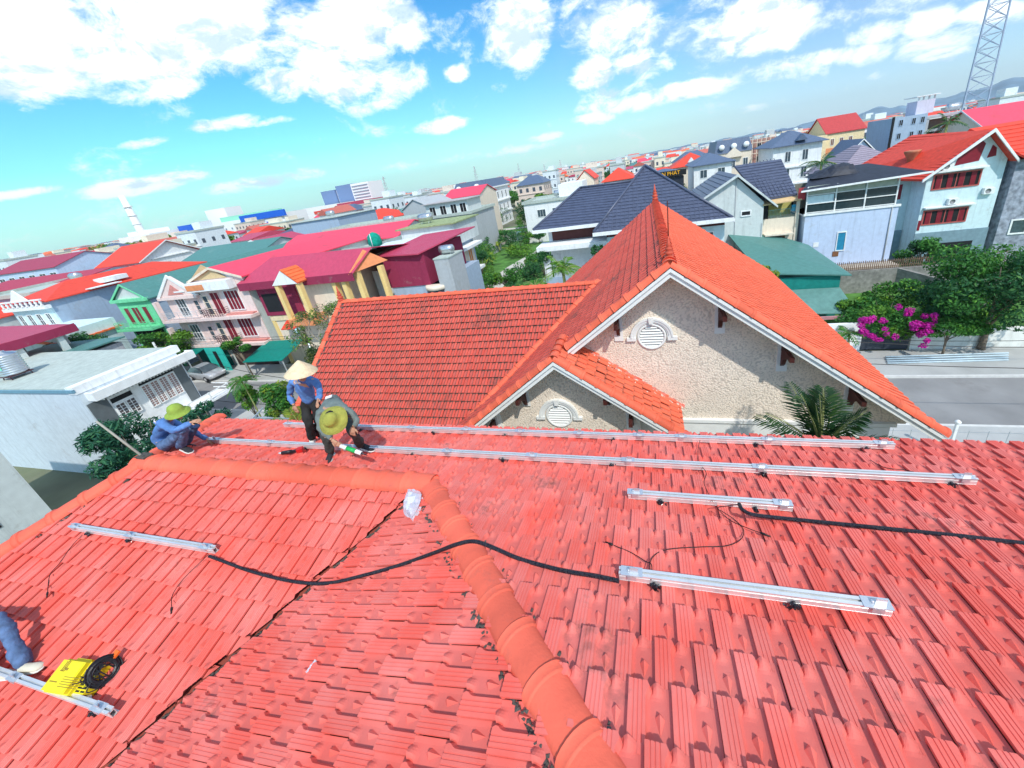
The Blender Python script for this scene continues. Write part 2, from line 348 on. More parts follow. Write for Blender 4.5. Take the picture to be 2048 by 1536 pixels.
def caps(name,m,parent,A,B,w,L=.34,h=None,flip=False,up=(0,0,1),n=10,coll=.018,lift=.0):
    """row of overlapping half-round cap tiles from A (lower) to B (upper)"""
    A=Vector(A);B=Vector(B); t=(B-A); tot=t.length; t.normalize(); e=t.cross(Vector(up)).normalized(); f_=e.cross(t)
    if f_.z<0: f_=-f_
    h=h or w*.36; mb=MB(); k=max(1,round(tot/L)); L=tot/k
    for i in range(k):
        a=i*L; prof=[(-.03,coll),(.028,coll),(.030,coll),(.037,.003),(.041,.001),(L*.5,0),(L-.004,-.005),(L+.0,-.006)]
        rr=random.uniform(-.007,.007); vs=[];fs=[]
        for (d,ex) in prof:
            for q in range(n+1):
                an=math.pi*q/n; x=math.cos(an); y=math.sin(an)
                y=min(1.,y*1.0)**.85*(1+.08*(1-abs(x)))
                vs.append(A+t*(a+d)+e*(x*(w/2+ex)+rr)+f_*(y*(h+ex)+lift-.03))
        m_=n+1
        for r in range(len(prof)-1):
            for q in range(n): fs.append((r*m_+q,r*m_+q+1,(r+1)*m_+q+1,(r+1)*m_+q))
        fs.append(tuple(range(m_)))
        mb.smooth=True; mb.add(vs,fs)
    o=mb.build(name,m,parent); nf=len(o.data.polygons); per=nf//k; rv=np.repeat([random.random() for _ in range(k)],per); at_=o.data.attributes.new('v','FLOAT','FACE'); at_.data.foreach_set('value',np.asarray(rv,np.float32)); return o
# ------------------------------------------------------------------ ground and streets
GRD=mat('ground earth',(.16,.17,.11),.9,var=.35,sc_=.15,dirt=.3,ds=.05,dc=(.07,.12,.04))
mb=MB(); mb.add([(-9000,-3000,0),(9000,-3000,0),(9000,9000,0),(-9000,9000,0)],[(0,1,2,3)]); struct(mb,'ground',GRD)
ASP=mat('asphalt',(.26,.26,.26),.85,var=.16,sc_=.5,dirt=.25,ds=.35,dc=(.16,.15,.14),bump=.15,bs=40)
PAV=mat('paving',(.42,.43,.42),.8,var=.12,sc_=.8,dirt=.2,ds=.4,dc=(.28,.27,.25),bump=.1,bs=30)
KRB=mat('kerb concrete',(.62,.62,.60),.8,var=.1)
mb=MB(); mb.box(-260,300,19.6,24.2,-.2,.02); struct(mb,'road',ASP)
mb=MB(); mb.box(-260,300,24.35,27.6,-.2,.14); struct(mb,'pavement',PAV)
mb=MB(); mb.box(-260,300,15.5,19.45,-.2,.14); struct(mb,'pavement',PAV)
mb=MB()
for a,b in ((24.2,24.35),(19.45,19.6)): mb.box(-260,300,a,b,-.2,.15)
struct(mb,'kerb',KRB)
# ------------------------------------------------------------------ the house under the camera
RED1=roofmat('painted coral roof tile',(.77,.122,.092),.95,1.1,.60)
RED2=roofmat('weathered shaded red roof tile',(.60,.080,.055),1.0,.45,.55,pink=(.66,.14,.10))  # weathered; its darker base also paints in shade on the villa's left slopes
RED3=roofmat('sunlit bright red roof tile',(.82,.165,.085),.5,.6,.66,pink=(.76,.16,.09))  # brighter copy for the villa's right slopes, sunlit side painted in
CAP1=mat('painted coral cap tile',(.80,.14,.085),.6,var=.14,sc_=2.,bump=.12,bs=40,dirt=.25,dc=(.42,.12,.09),ds=5.,attr=.10,spec=.2)
CAP2=mat('red cap tile',(.76,.14,.075),.6,var=.14,sc_=2.,dirt=.3,dc=(.30,.10,.07),ds=4.,attr=.13,spec=.2)
MORT=mat('dark mortar',(.10,.09,.08),.95,var=.4,sc_=12,bump=.8,bs=30)
CON=mat('grey render',(.5,.5,.48),.85,dirt=.2)
CRM=mat('cream render',(.72,.66,.55),.85,dirt=.1)
ZR,YB,XB,T=11.8,2.845,-2.605,math.tan(R_(19)); CS,SN=math.cos(R_(19)),math.sin(R_(19))
XA=-7.55; K=.78; P_=.2125; C_=.2644; YE=4.66
house=thing('hipped_house','coral red hipped tile roof in the foreground that the workers stand on','house',(-2,0,0))
def zR(y): return ZR-T*(y-YB)
HX,VX=1.07,.80
aM=2*T/(HX+VX); bM=HX*aM-T
def zM(x,y): return ZR+aM*(x-XB)+bM*(y-YB)
# walls under the roof
mb=MB(); mb.box(-8.0,9,.8,YE-.5,0,10.6); mb.build('wall',CRM,house)
# closed shell under the tiles (so that gaps never show through)
DK=mat('under roof board',(.30,.07,.05),.9)
mb=MB(); dz=.035
pA=(XA,YB,ZR-dz); pB=(XB,YB,ZR-dz); 
yc=-3.; kc=YB-yc
pC=(XB+HX*kc,yc,ZR+T*kc-dz)
mb.add([pA,pB,pC,(12,yc,pC[2]),(12,YE,zR(YE)-dz),(XA-K*(YE-YB),YE,zR(YE)-dz)],[(0,5,4,3,2,1)])
mb.add([pA,pB,(XB-VX*kc,yc,ZR-T*kc-dz),(XA-K*kc,yc,ZR-T*kc-dz)],[(0,1,2,3)])
mb.add([pB,pC,(XB-VX*kc,yc,ZR-T*kc-dz)],[(0,1,2)])
mb.add([pA,(XA-K*kc,yc,ZR-T*kc-dz),(XA-K*kc,YE,ZR-T*kc-dz),(XA-K*(YE-YB),YE,zR(YE)-dz)],[(0,1,2,3)])
mb.add([(12,yc,pC[2]),pC,(XB+kc,yc-6,9),(12,yc-6,9)],[(0,1,2,3)])
mb.build('roof_board',DK,house)
# slope R: falls away from the camera
nphase=(1.10-YB)/.25
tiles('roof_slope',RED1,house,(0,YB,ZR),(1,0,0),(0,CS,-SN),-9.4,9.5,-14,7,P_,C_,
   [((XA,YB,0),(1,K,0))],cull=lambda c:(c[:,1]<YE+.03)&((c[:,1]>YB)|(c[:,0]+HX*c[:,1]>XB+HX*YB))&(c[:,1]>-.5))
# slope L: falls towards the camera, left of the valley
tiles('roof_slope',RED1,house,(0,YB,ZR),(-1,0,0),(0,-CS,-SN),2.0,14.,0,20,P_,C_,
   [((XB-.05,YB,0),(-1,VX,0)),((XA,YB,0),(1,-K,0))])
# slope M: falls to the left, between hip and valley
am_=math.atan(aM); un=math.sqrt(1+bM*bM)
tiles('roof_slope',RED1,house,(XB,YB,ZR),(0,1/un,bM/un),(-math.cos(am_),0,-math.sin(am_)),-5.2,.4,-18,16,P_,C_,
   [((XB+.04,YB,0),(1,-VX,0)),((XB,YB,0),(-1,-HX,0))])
# caps
caps('ridge_cap',CAP1,house,(XA-.1,YB,ZR+.045),(XB+.05,YB,ZR+.045),.27,.33)
caps('hip_cap',CAP1,house,(XB-.03,YB+.03,ZR+.025),(XB+HX*4.6,YB-4.6,ZR+.025+4.6*T),.245,.34,h=.075,coll=.013)
caps('hip_cap',CAP1,house,(XA-K*4.2,YB-4.2,ZR-4.2*T+.05),(XA,YB,ZR+.05),.27,.36)
caps('hip_cap',CAP1,house,(XA-K*(YE-YB),YE,zR(YE)+.05),(XA,YB,ZR+.05),.27,.36)
# mortar in the valley and along the hips: lumpy strips
def mortar(A,B,w,n,parent=house,th=.03,name='mortar'):
    A=Vector(A);B=Vector(B); t=(B-A).normalized(); e=t.cross(Vector((0,0,1))).normalized(); mb=MB(); L=(B-A).length
    for i in range(n):
        q=A+t*(L*(i+random.random())/n)+e*random.uniform(-w/2,w/2)+Vector((0,0,random.uniform(-.012,.01)))
        a=random.uniform(.4,1.)*th; an=random.uniform(0,6.28)
        d=Vector((math.cos(an),math.sin(an),random.uniform(-.2,.2)))*a; d2=Vector((-math.sin(an),math.cos(an),random.uniform(-.3,.3)))*a*random.uniform(.5,1)
        mb.add([q-d-d2,q+d-d2*.6,q+d*.8+d2,q-d*.7+d2,q+Vector((0,0,a*random.uniform(.4,.8)))],[(0,1,4),(1,2,4),(2,3,4),(3,0,4)])
    mb.add([A-e*w*.25-Vector((0,0,.022)),A+e*w*.25-Vector((0,0,.022)),B+e*w*.25-Vector((0,0,.022)),B-e*w*.25-Vector((0,0,.022))],[(0,1,2,3)])
    return mb.build(name,MORT,parent)
kv=4.0
mortar((XB-.1,YB-.1,ZR-.03*1-.0),(XB-VX*kv,YB-kv,ZR-kv*T),.055,1500,th=.020)
hb=Vector((.155/1.414,.155/1.414,0))
mortar(Vector((XB,YB,ZR+.0))-hb,Vector((XB+HX*kv,YB-kv,ZR+.0+kv*T))-hb,.05,330,th=.02)
mortar(Vector((XB,YB,ZR+.0))+hb,Vector((XB+HX*kv,YB-kv,ZR+.0+kv*T))+hb,.03,120,th=.014)
mortar((XA-K*4+.14,YB-4.05,ZR-4*T+.0),(XA+.14,YB-.1,ZR-.0),.03,160,th=.03)
mortar((XA,YB-.14,ZR-.03),(XB,YB-.14,ZR-.03),.02,60,th=.02)
# ------------------------------------------------------------------ villa beyond the eave
S7=.765; XR,ZRV=.41,12.81; YF,YBk=8.,20.2
def zl(x): return ZRV-S7*(XR-x)
def zr_(x): return ZRV-S7*(x-XR)
PEB=mat('pebble stucco',(.84,.74,.62),.9,var=.08,bump=.35,bs=25.,kind='pebble')
WHT=mat('white trim paint',(.80,.82,.80),.6,var=.05,dirt=.08,dc=(.5,.5,.47),ds=3.)
WRD=mat('dark red wood',(.07,.018,.014),.6)
villa=thing('villa','cream pebble-walled villa with red tiled gables beyond the foreground roof','house',(-1,12,0))
XE_=5.75; Q=math.cos(math.atan(S7)); QS=math.sin(math.atan(S7))
pv,cv=.205,.262
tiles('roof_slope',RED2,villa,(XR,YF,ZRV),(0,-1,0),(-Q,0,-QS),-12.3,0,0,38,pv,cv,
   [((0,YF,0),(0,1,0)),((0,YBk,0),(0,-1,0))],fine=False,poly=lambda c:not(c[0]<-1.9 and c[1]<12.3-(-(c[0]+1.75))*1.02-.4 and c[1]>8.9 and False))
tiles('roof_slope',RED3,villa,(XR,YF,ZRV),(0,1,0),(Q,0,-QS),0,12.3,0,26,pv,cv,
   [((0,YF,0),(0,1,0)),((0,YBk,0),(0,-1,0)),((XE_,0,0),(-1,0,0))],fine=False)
# wing: ridge along x at y 12.3
YW,ZW=12.3,11.23; XW0=-12.45
vy=Vector((S7,S7,0))
# valley with the main slope: zl(x)=ZW-S7*(YW-y) -> x = XR-(ZRV-ZW)/S7-(YW-y)
xv=XR-(ZRV-ZW)/S7
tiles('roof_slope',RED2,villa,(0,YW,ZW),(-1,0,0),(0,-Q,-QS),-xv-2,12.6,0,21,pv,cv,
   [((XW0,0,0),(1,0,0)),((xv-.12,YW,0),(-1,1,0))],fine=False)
mb=MB(); mb.add([(XW0,YW,ZW-.03),(xv,YW,ZW-.03),(xv-5.6,YW-5.6,ZW-.03-5.6*S7),(XW0,YW-5.6,ZW-.03-5.6*S7)],[(0,3,2,1)])
mb.add([(XW0,YW,ZW-.03),(xv,YW,ZW-.03),(xv-4,YW+4,ZW-4*S7),(XW0,YW+4,ZW-4*S7)],[(0,1,2,3)])
mb.add([(XR,YF,ZRV-.03),(XR,YBk,ZRV-.03),(XR-9.4,YBk,zl(XR-9.4)-.03),(XR-9.4,YF,zl(XR-9.4)-.03)],[(0,1,2,3)])
mb.add([(XR,YF,ZRV-.03),(XE_,YF,zr_(XE_)-.03),(XE_,YBk,zr_(XE_)-.03),(XR,YBk,ZRV-.03)],[(0,1,2,3)])
mb.build('roof_board',DK,villa)
caps('ridge_cap',CAP2,villa,(XW0,YW,ZW+.03),(xv+.2,YW,ZW+.03),.24,.33)
caps('ridge_cap',CAP2,villa,(XR,YF,ZRV+.03),(XR,YBk,ZRV+.03),.24,.25,coll=.03)
caps('valley_cap',CAP2,villa,(xv-4.7-.12,YW-4.7,ZW-4.7*S7+.07),(xv-.05,YW+.1,ZW+.07),.24,.40)
mb=MB(); 
for k in range(2): mb.add([(xv-5+.02,YW-5,ZW-5*S7+.05),(xv+.05,YW,ZW+.05),(xv+.22,YW,ZW+.1),(xv-5+.30,YW-5,ZW-5*S7+.10)],[(0,1,2,3)])
mb.build('valley_gutter',MORT,villa)
caps('verge_cap',CAP2,villa,(XW0,YW-4.6,ZW-4.6*S7+.03),(XW0,YW,ZW+.03),.24,.36)
mortar((XW0+.17,YW-4.6,ZW-4.6*S7+.03),(XW0+.17,YW,ZW+.03),.10,500,parent=villa,th=.05)
# main gable rakes: caps + white barge board
def rake(A,B,parent,mcap,y,drop=.20,off=.0):
    caps('verge_cap',mcap,parent,(A[0],y+.02,A[1]+.02),(B[0],y+.02,B[1]+.02),.23,.40,coll=.024,h=.12)
    ax,az=A;bx,bz=B
    mb=MB(); mb.prism([(ax,y-.05,az-.05),(bx,y-.05,bz-.05),(bx,y-.05,bz-.05-drop),(ax,y-.05,az-.05-drop)],(0,.07,0))
    mb.prism([(ax,y-.09,az-.05),(bx,y-.09,bz-.05),(bx,y-.09,bz-.05-drop*.38),(ax,y-.09,az-.05-drop*.38)],(0,.038,0))
    # soffit
    mb.prism([(ax,y+.03,az-.10),(bx,y+.03,bz-.10),(bx,y+.03,bz-.15),(ax,y+.03,az-.15)],(0,.7,0))
    mb.build('barge_board',WHT,parent)
rake((XE_+.05,zr_(XE_+.05)),(XR,ZRV),villa,CAP2,YF)
rake((-2.0,zl(-2.0)),(XR,ZRV),villa,CAP2,YF)
# small gable in front: apex and two rakes
YS=7.4; XS,ZS=-2.24,10.99; SR=.74
mR=(.61,ZS-SR*(.61-XS)); SL=.765; xl=-6.6; mL=(xl,ZS-SL*(XS-xl))
qq=math.atan(SR)
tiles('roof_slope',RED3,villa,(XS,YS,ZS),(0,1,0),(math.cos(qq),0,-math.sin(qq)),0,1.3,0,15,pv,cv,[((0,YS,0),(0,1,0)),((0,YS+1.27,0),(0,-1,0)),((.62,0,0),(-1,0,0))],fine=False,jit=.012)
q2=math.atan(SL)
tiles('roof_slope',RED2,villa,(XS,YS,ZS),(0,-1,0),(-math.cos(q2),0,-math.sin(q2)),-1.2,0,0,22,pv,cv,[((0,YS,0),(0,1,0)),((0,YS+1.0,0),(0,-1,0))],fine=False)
mb=MB(); mb.add([(XS,YS,ZS-.03),(XS,YS+1.25,ZS-.03),(mR[0],YS+1.25,mR[1]-.03),(mR[0],YS,mR[1]-.03)],[(0,3,2,1)]); mb.add([(XS,YS,ZS-.03),(XS,YS+1.,ZS-.03),(mL[0],YS+1.,mL[1]-.03),(mL[0],YS,mL[1]-.03)],[(0,1,2,3)]); mb.build('roof_board',DK,villa)
caps('ridge_cap',CAP2,villa,(XS,YS,ZS+.03),(XS,YS+1.2,ZS+.03),.22,.3)
rake((mR[0],mR[1]),(XS,ZS),villa,CAP2,YS)
rake((mL[0],mL[1]),(XS,ZS),villa,CAP2,YS)
caps('abutment_cap',mat('faded cap tile',(.62,.17,.13),.8,dirt=.5,dc=(.6,.5,.42),ds=5.),villa,(.66,8.62,ZS-SR*(.66-XS)+.02),(XS+.6,8.62,ZS-SR*.6+.02),.16,.3)
mb=MB()
for i in range(260):
    u=random.random(); x=XS+.7+u*2.2; y=8.6-abs(random.gauss(0,.12)); zz=ZS-SR*(x-XS)+.035; a=random.uniform(.008,.03)
    mb.add([(x-a,y-a,zz),(x+a,y-a*.6,zz-SR*a),(x+a*.5,y+a,zz+.01),(x-a,y+a*.8,zz+.02)],[(0,1,2,3)])
mb.build('mortar_crumbs',mat('pale mortar',(.62,.55,.47),.95),villa)['kind']='stuff'
# gable walls
YM=8.65; zb=8.42
mb=MB(); mb.prism([(XR,YM,ZRV-.13),(XR-5.4,YM,zl(XR-5.4)-.13),(XR-5.4,YM,zb),(XR+5.1,YM,zb),(XR+5.1,YM,zr_(XR+5.1)-.13)],(0,.25,0)); mb.build('gable_wall',PEB,villa)
mb=MB(); mb.box(-11.8,5.2,YM+.02,YBk-.6,0,zb-.02); mb.box(-4.6,-.3,8.05,8.6,0,zb-.9); mb.build('wall',WHT,villa)
mb=MB(); mb.box(-.6,5.3,YM-.09,YM,zb-.04,zb+.05); mb.box(-.6,5.2,YM-.05,YM,zb-.5,zb-.08); mb.build('cornice',WHT,villa)
YS2=8.0
mb=MB(); mb.prism([(XS,YS2,ZS-.13),(-4.35,YS2,ZS-SL*(XS+4.35)-.13-1.55+.05),(-4.35,YS2,7.3),(-.95,YS2,7.3),(-.95,YS2,ZS-SR*(-.95-XS)-.13)][:1]+[(-4.2,YS2,ZS-SL*(4.2+XS)-.13),(-4.2,YS2,7.0),(-.75,YS2,7.0),(-.75,YS2,ZS-SR*(-.75-XS)-.13)],(0,.2,0)); mb.build('gable_wall',PEB,villa)
mb=MB(); mb.box(-4.55,-4.2,YS2-.06,YS2+.2,6.9,9.25); mb.box(-.75,-.42,YS2-.06,YS2+.2,6.9,9.35); mb.box(-4.3,-.6,YS2-.08,YS2,7.62,7.74); mb.build('pilaster',WHT,villa)
# round louvred vents with arched surround
def vent(cx,y,cz,r,parent,n=28):
    root=MB(); 
    root.lathe((cx,y,cz),[(r*.98,-.05),(r*1.02,.03),(r*1.12,.045),(r*1.22,.03),(r*1.24,-.05)],n,'y')
    a=root.build('vent_window',WHT,parent)
    fr=MB()
    R1,R2=r*1.3,r*1.75
    seg=18
    for (ra,rb,dd) in ((R1,R1*1.1,.05),(R1*1.1,R2,.07),(R2*.93,R2*1.02,.09)):
        for i in range(seg):
            t0=math.pi*i/seg;t1=math.pi*(i+1)/seg
            fr.prism([(cx+ra*math.cos(t0),y-dd,cz+ra*math.sin(t0)),(cx+rb*math.cos(t0),y-dd,cz+rb*math.sin(t0)),(cx+rb*math.cos(t1),y-dd,cz+rb*math.sin(t1)),(cx+ra*math.cos(t1),y-dd,cz+ra*math.sin(t1))],(0,dd,0))
    for s in (-1,1): fr.box(cx+s*R1,cx+s*R2*1.2,y-.075,y,cz-.09*r/.3,cz+.0)
    fr.prism([(cx-.16*r,y-.12,cz+R1),(cx+.16*r,y-.12,cz+R1),(cx+.24*r,y-.12,cz+R2*1.06),(cx-.24*r,y-.12,cz+R2*1.06)],(0,.1,0))
    fr.build('arch_surround',WHT,a)
    lv=MB(); k=8
    for i in range(k):
        zz=-r+2*r*(i+.5)/k; hw=math.sqrt(max(0,r*r-zz*zz))*.98
        lv.add([(cx-hw,y-.035,cz+zz-.02),(cx+hw,y-.035,cz+zz-.02),(cx+hw,y+.01,cz+zz+.028),(cx-hw,y+.01,cz+zz+.028)],[(0,1,2,3)])
    lv.build('louvre',WHT,a)
    bk=MB(); bk.lathe((cx,y-.002,cz),[(r*.99,-.02),(r*.99,.0)],n,'y'); bk.build('louvre_backing',mat('vent grey',(.35,.35,.34),.8),a)
vent(-.03,YM,10.88,.285,villa)
vent(-2.50,YS2,8.95,.30,villa)
# bracket plates with dark wooden corbels
def bracket(x,y,z,h,s=1):
    a=MB(); a.box(x-.11,x+.11,y-.04,y,z-h,z+.35); a=a.build('bracket_plate',WHT,villa)
    b=MB(); b.box(x-.045,x+.045,y-.62,y-.041,z+.1,z+.22); b.prism([(x-.04,y-.04,z+.1),(x-.04,y-.42,z+.1),(x-.04,y-.2,z-.05),(x-.04,y-.12,z-.22),(x-.04,y-.04,z-.3)],(.08,0,0)); b.build('corbel',WRD,a)
for x in (-.82,1.5,2.85,4.3): bracket(x,YM,min(zl(x),zr_(x))-.62,.45)
for x in (-3.35,-1.15): bracket(x,YS2,(ZS-SL*(XS-x) if x<XS else ZS-SR*(x-XS))-.55,.32)
for x in (-4.38,-.6): bracket(x,YS2-.06,(ZS-SL*(XS-x) if x<XS else ZS-SR*(x-XS))-.72,.2)
# finials and lightning rod
def finial(x,y,z,s=1.):
    mb=MB(); mb.lathe((x,y,z),[(.16*s,0),(.16*s,.05*s),(.09*s,.09*s),(.15*s,.14*s),(.15*s,.19*s),(.08*s,.24*s),(.12*s,.29*s),(.12*s,.33*s),(.06*s,.38*s),(.09*s,.42*s),(.05*s,.5*s),(.012*s,.78*s)],14); return mb.build('finial',mat('finial terracotta',(.55,.09,.05),.6),villa)
f1=finial(XR,YF+.35,ZRV+.08,.62); finial(XR,YBk-.2,ZRV+.1,.9); finial(XW0+.05,YW,ZW+.08,.8)
mb=MB(); mb.tube([(XR,YF+.35,ZRV+.5),(XR,YF+.35,ZRV+1.25)],.012,6); mb.build('lightning_rod',WRD,f1)
# ------------------------------------------------------------------ rails and things lying on the roof
ALU=mat('aluminium',(.74,.75,.75),.34,metal=.45,var=.06,sc_=6,dirt=.1,dc=(.5,.5,.52),ds=8)
ZNC=mat('zinc bracket',(.62,.66,.70),.4,metal=.6,var=.1)
SEAL=mat('black sealant',(.012,.014,.022),.25,var=.5,spec=.6)
HOSE=mat('black corrugated conduit',(.012,.014,.025),.42,var=.3,spec=.5,bump=.8,bs=55.,kind=None)
WIR=mat('black wire',(.015,.013,.013),.5)
def rail(y,x0,x1,side,label,clips_,feet,w=.038,h=.074):
    """side 'R' or 'L' slope"""
    z=lambda yy: zR(yy) if side=='R' else ZR+T*(yy-YB)
    zb=z(y)+.078
    root=thing('mounting_rail',label,'rail',((x0+x1)/2,y,zb),group='aluminium rails on the tile roof')
    mb=MB(); mb.box(x0,x1,y-w/2,y-w/2+.004,zb,zb+h); mb.box(x0,x1,y+w/2-.004,y+w/2,zb,zb+h)
    mb.box(x0+.001,x1-.001,y-w/2-.008,y-w/2+.012,zb+h-.004,zb+h+.004); mb.box(x0+.001,x1-.001,y+w/2-.012,y+w/2+.008,zb+h-.004,zb+h+.004)
    mb.box(x0+.002,x1-.002,y-w/2+.003,y+w/2-.003,zb+h-.018,zb+h-.012); mb.box(x0+.002,x1-.002,y-w/2-.001,y+w/2+.012,zb-.002,zb+.003)
    mb.box(x0+.002,x1-.002,y-w/2-.003,y-w/2+.001,zb+h*.55,zb+h*.60)
    mb.build('rail_profile',ALU,root)
    for cx in clips_:
        m=MB(); m.box(cx-.075,cx+.075,y-w/2-.018,y+w/2+.012,zb+h+.003,zb+h+.010); m.box(cx-.012,cx+.045,y-.014,y-.010,zb+h+.010,zb+h+.060)
        m.lathe((cx-.02,y,zb+h+.009),[(.012,0),(.012,.014),(.006,.016)],6); m.box(cx-.03,cx+.03,y-w/2-.019,y-w/2-.014,zb+h*.5,zb+h)
        m.build('clamp',ZNC,root)
    for fx in feet:
        m=MB()
        for i in range(46):
            a=random.uniform(0,6.28); r=abs(random.gauss(0,.022)); s=random.uniform(.006,.014)
            q=Vector((fx+r*math.cos(a)*1.1,y-w/2-.018+r*math.sin(a)*.35,zb-.012+random.uniform(-.016,.03)))
            d=Vector((random.uniform(-1,1),random.uniform(-1,1),random.uniform(-1,1))).normalized()*s; e=d.cross(Vector((random.random(),random.random(),.3))).normalized()*s*.8; f_=d.cross(e).normalized()*s
            m.add([q+d,q-d,q+e,q-e,q+f_,q-f_],[(0,2,4),(2,1,4),(1,3,4),(3,0,4),(2,0,5),(1,2,5),(3,1,5),(0,3,5)])
        m.tube([(fx,y-w/2-.012,zb+.03),(fx,y-w/2-.016,zb-.045)],.009,6)
        m.build('sealant_blob',SEAL,root)
    return root
yb=lambda v:v
rail(4.30,-6.62,2.68,'R','long silver rail closest to the far eave of the roof',[-6.5,-5.0,-3.9,-2.9,-2.0,-1.1,-.25,.3,1.35,2.55],[-4.9,-3.5,-2.25,-.6,1.2,2.4])
rail(3.52,-7.28,2.90,'R','longest silver rail, the one the bending worker seals',[-7.1,-5.9,-4.2,-2.75,-1.55,-.35,1.05,2.8],[-5.2,-3.3,-1.95,-.55,1.08,2.7])
rail(2.83,-.31,1.13,'R','short silver rail with a black conduit lying over its right end',[-.24,1.05],[.0,.83])
rail(1.79,-.31,1.30,'R','short silver rail in the right foreground with two black sealant blobs',[-.22,1.22],[-.07,.78])
rail(1.905,-7.56,-4.92,'L','silver rail on the left slope with a conduit starting at its right end',[-7.45,-6.35,-5.05],[-7.2,-6.4])
rail(.69,-6.9,-4.75,'L','silver rail in the bottom left corner beside the yellow inverter case',[-6.2,-4.9],[-5.0])
# surfaces
def onR(x,y,d=0): return Vector((x,y,zR(y)+.05+d))
def onL(x,y,d=0): return Vector((x,y,ZR+T*(y-YB)+.05+d))
def onM(x,y,d=0): return Vector((x,y,ZR+T*(x-XB)+.05+d))
def surf(x,y,d=0):
    # height of the composite roof
    a=zR(y); 
    zl_=ZR+T*(y-YB); zm=zM(x,y)
    if y>=YB: z_=a
    else: z_=min(a,max(zl_,zm)) if x+y<XB+YB+8 else a
    return Vector((x,y,z_+.05+d))
def fromR(px,py,d=.05):  # point of the slope R seen at a pixel of the photograph
    v=ray(px,py); n=Vector((0,T,1)); k=(n.dot(Vector((0,YB,ZR+d-15))))/n.dot(v); return v*k+Vector((0,0,15))
def fromL(px,py,d=.05):
    v=ray(px,py); n=Vector((0,-T,1)); k=(n.dot(Vector((0,YB,ZR+d-15))))/n.dot(v); return v*k+Vector((0,0,15))
def fromM(px,py,d=.05):
    v=ray(px,py); n=Vector((-aM,-bM,1)); k=(n.dot(Vector((XB,YB,ZR+d-15))))/n.dot(v); return v*k+Vector((0,0,15))
def smooth(pts,n=10):
    pts=[Vector(p) for p in pts]; out=[]
    P=[pts[0]*2-pts[1]]+pts+[pts[-1]*2-pts[-2]]
    for i in range(1,len(P)-2):
        for k in range(n):
            t=k/n; a,b,c,d=P[i-1],P[i],P[i+1],P[i+2]
            out.append(.5*((2*b)+(c-a)*t+(2*a-5*b+4*c-d)*t*t+(3*b-a-3*c+d)*t**3))
    out.append(pts[-1]); return out
def hose(pts,r,name,label,cat,m=HOSE,rib=True,n=14,group=None):
    p=smooth(pts,n)
    if rib:
        q=[];L=0;q=[p[0]]
        for i in range(1,len(p)):
            d=(p[i]-p[i-1]); k=max(1,int(d.length/.006))
            for j in range(1,k+1): q.append(p[i-1]+d*j/k)
        rs=[r*(1.0 if i%2 else .86) for i in range(len(q))]
        mb=MB(); mb.tube(q,rs,8)
    else: mb=MB(); mb.tube(p,r,6)
    return tag(mb.build(name,m),label,cat,group)
hz=.082
hose([fromL(418,1112,.13),fromL(450,1124,.09),fromL(500,1142,hz),fromL(560,1158,hz),fromL(610,1166,hz),fromM(660,1166,hz),fromM(730,1150,hz),fromM(800,1130,hz),fromM(870,1105,.09),fromR(915,1088,.16),fromR(950,1083,.17),fromR(990,1097,.13),fromR(1040,1118,hz),fromR(1120,1140,hz),fromR(1190,1152,hz),fromR(1238,1162,.09)],.0165,'conduit','black ribbed conduit draped over the thick hip ridge between two rails','conduit',group='black conduits on the tiles')
hose([fromR(1478,1008,.16),fromR(1486,1020,.17),fromR(1510,1030,.15),fromR(1580,1038,.08),fromR(1680,1048,hz),fromR(1800,1060,hz),fromR(1920,1072,hz),fromR(2060,1088,hz),fromR(2200,1102,hz)],.0175,'conduit','black ribbed conduit running off to the right edge from the short rail','conduit',group='black conduits on the tiles')
def wire(pts,label,plug=True,r=.0035):
    o=hose(pts,r,'cable',label,'cable',WIR,rib=False,group='thin cables on the tiles')
    if plug:
        e=Vector(pts[-1]); d=(e-Vector(pts[-2])).normalized(); mb=MB(); mb.tube([e,e+d*.03,e+d*.035,e+d*.07],[.009,.010,.007,.006],8)
        c=mb.build('plug',WIR,o)
    return o
wire([fromL(418,1108,.1),fromL(395,1130,.085),fromL(365,1160,.085),fromL(345,1190,.085),fromL(343,1215,.085)],'thin black cable hanging down-slope from the conduit end of the left rail')
wire([fromL(165,1070,.1),fromL(145,1090,.085),fromL(120,1125,.085),fromL(100,1150,.085),fromL(95,1185,.085)],'thin black cable falling from the far end of the left rail')
wire([fromR(1302,1160,.12),fromR(1303,1130,.085),fromR(1290,1122,.075),fromR(1262,1105,.075),fromR(1226,1090,.075)],'thin black cable with a plug lying left above the foreground rail')
wire([fromR(1302,1160,.12),fromR(1302,1120,.085),fromR(1330,1100,.075),fromR(1400,1094,.075),fromR(1450,1092,.075),fromR(1480,1080,.075),fromR(1487,1060,.075),fromR(1470,1040,.09),fromR(1440,1020,.14)],'thin cable looping between the two short rails',plug=False)
wire([fromR(1478,1008,.16),fromR(1455,1012,.15),fromR(1436,1016,.15),fromR(1460,1040,.085),fromR(1500,1058,.075),fromR(1522,1066,.075)],'thin black cable with a plug under the middle short rail')
wire([fromR(1400,880,.12),fromR(1396,900,.085),fromR(1398,925,.085),fromR(1412,945,.12),fromR(1408,965,.08),fromR(1416,985,.085),fromR(1425,1003,.14)],'thin dark cable hanging over both long rails',plug=False)
wire([fromR(1740,920,.075),fromR(1770,935,.075),fromR(1810,940,.075),fromR(1835,946,.075)],'thin cable scrap lying right of the second long rail',plug=True)
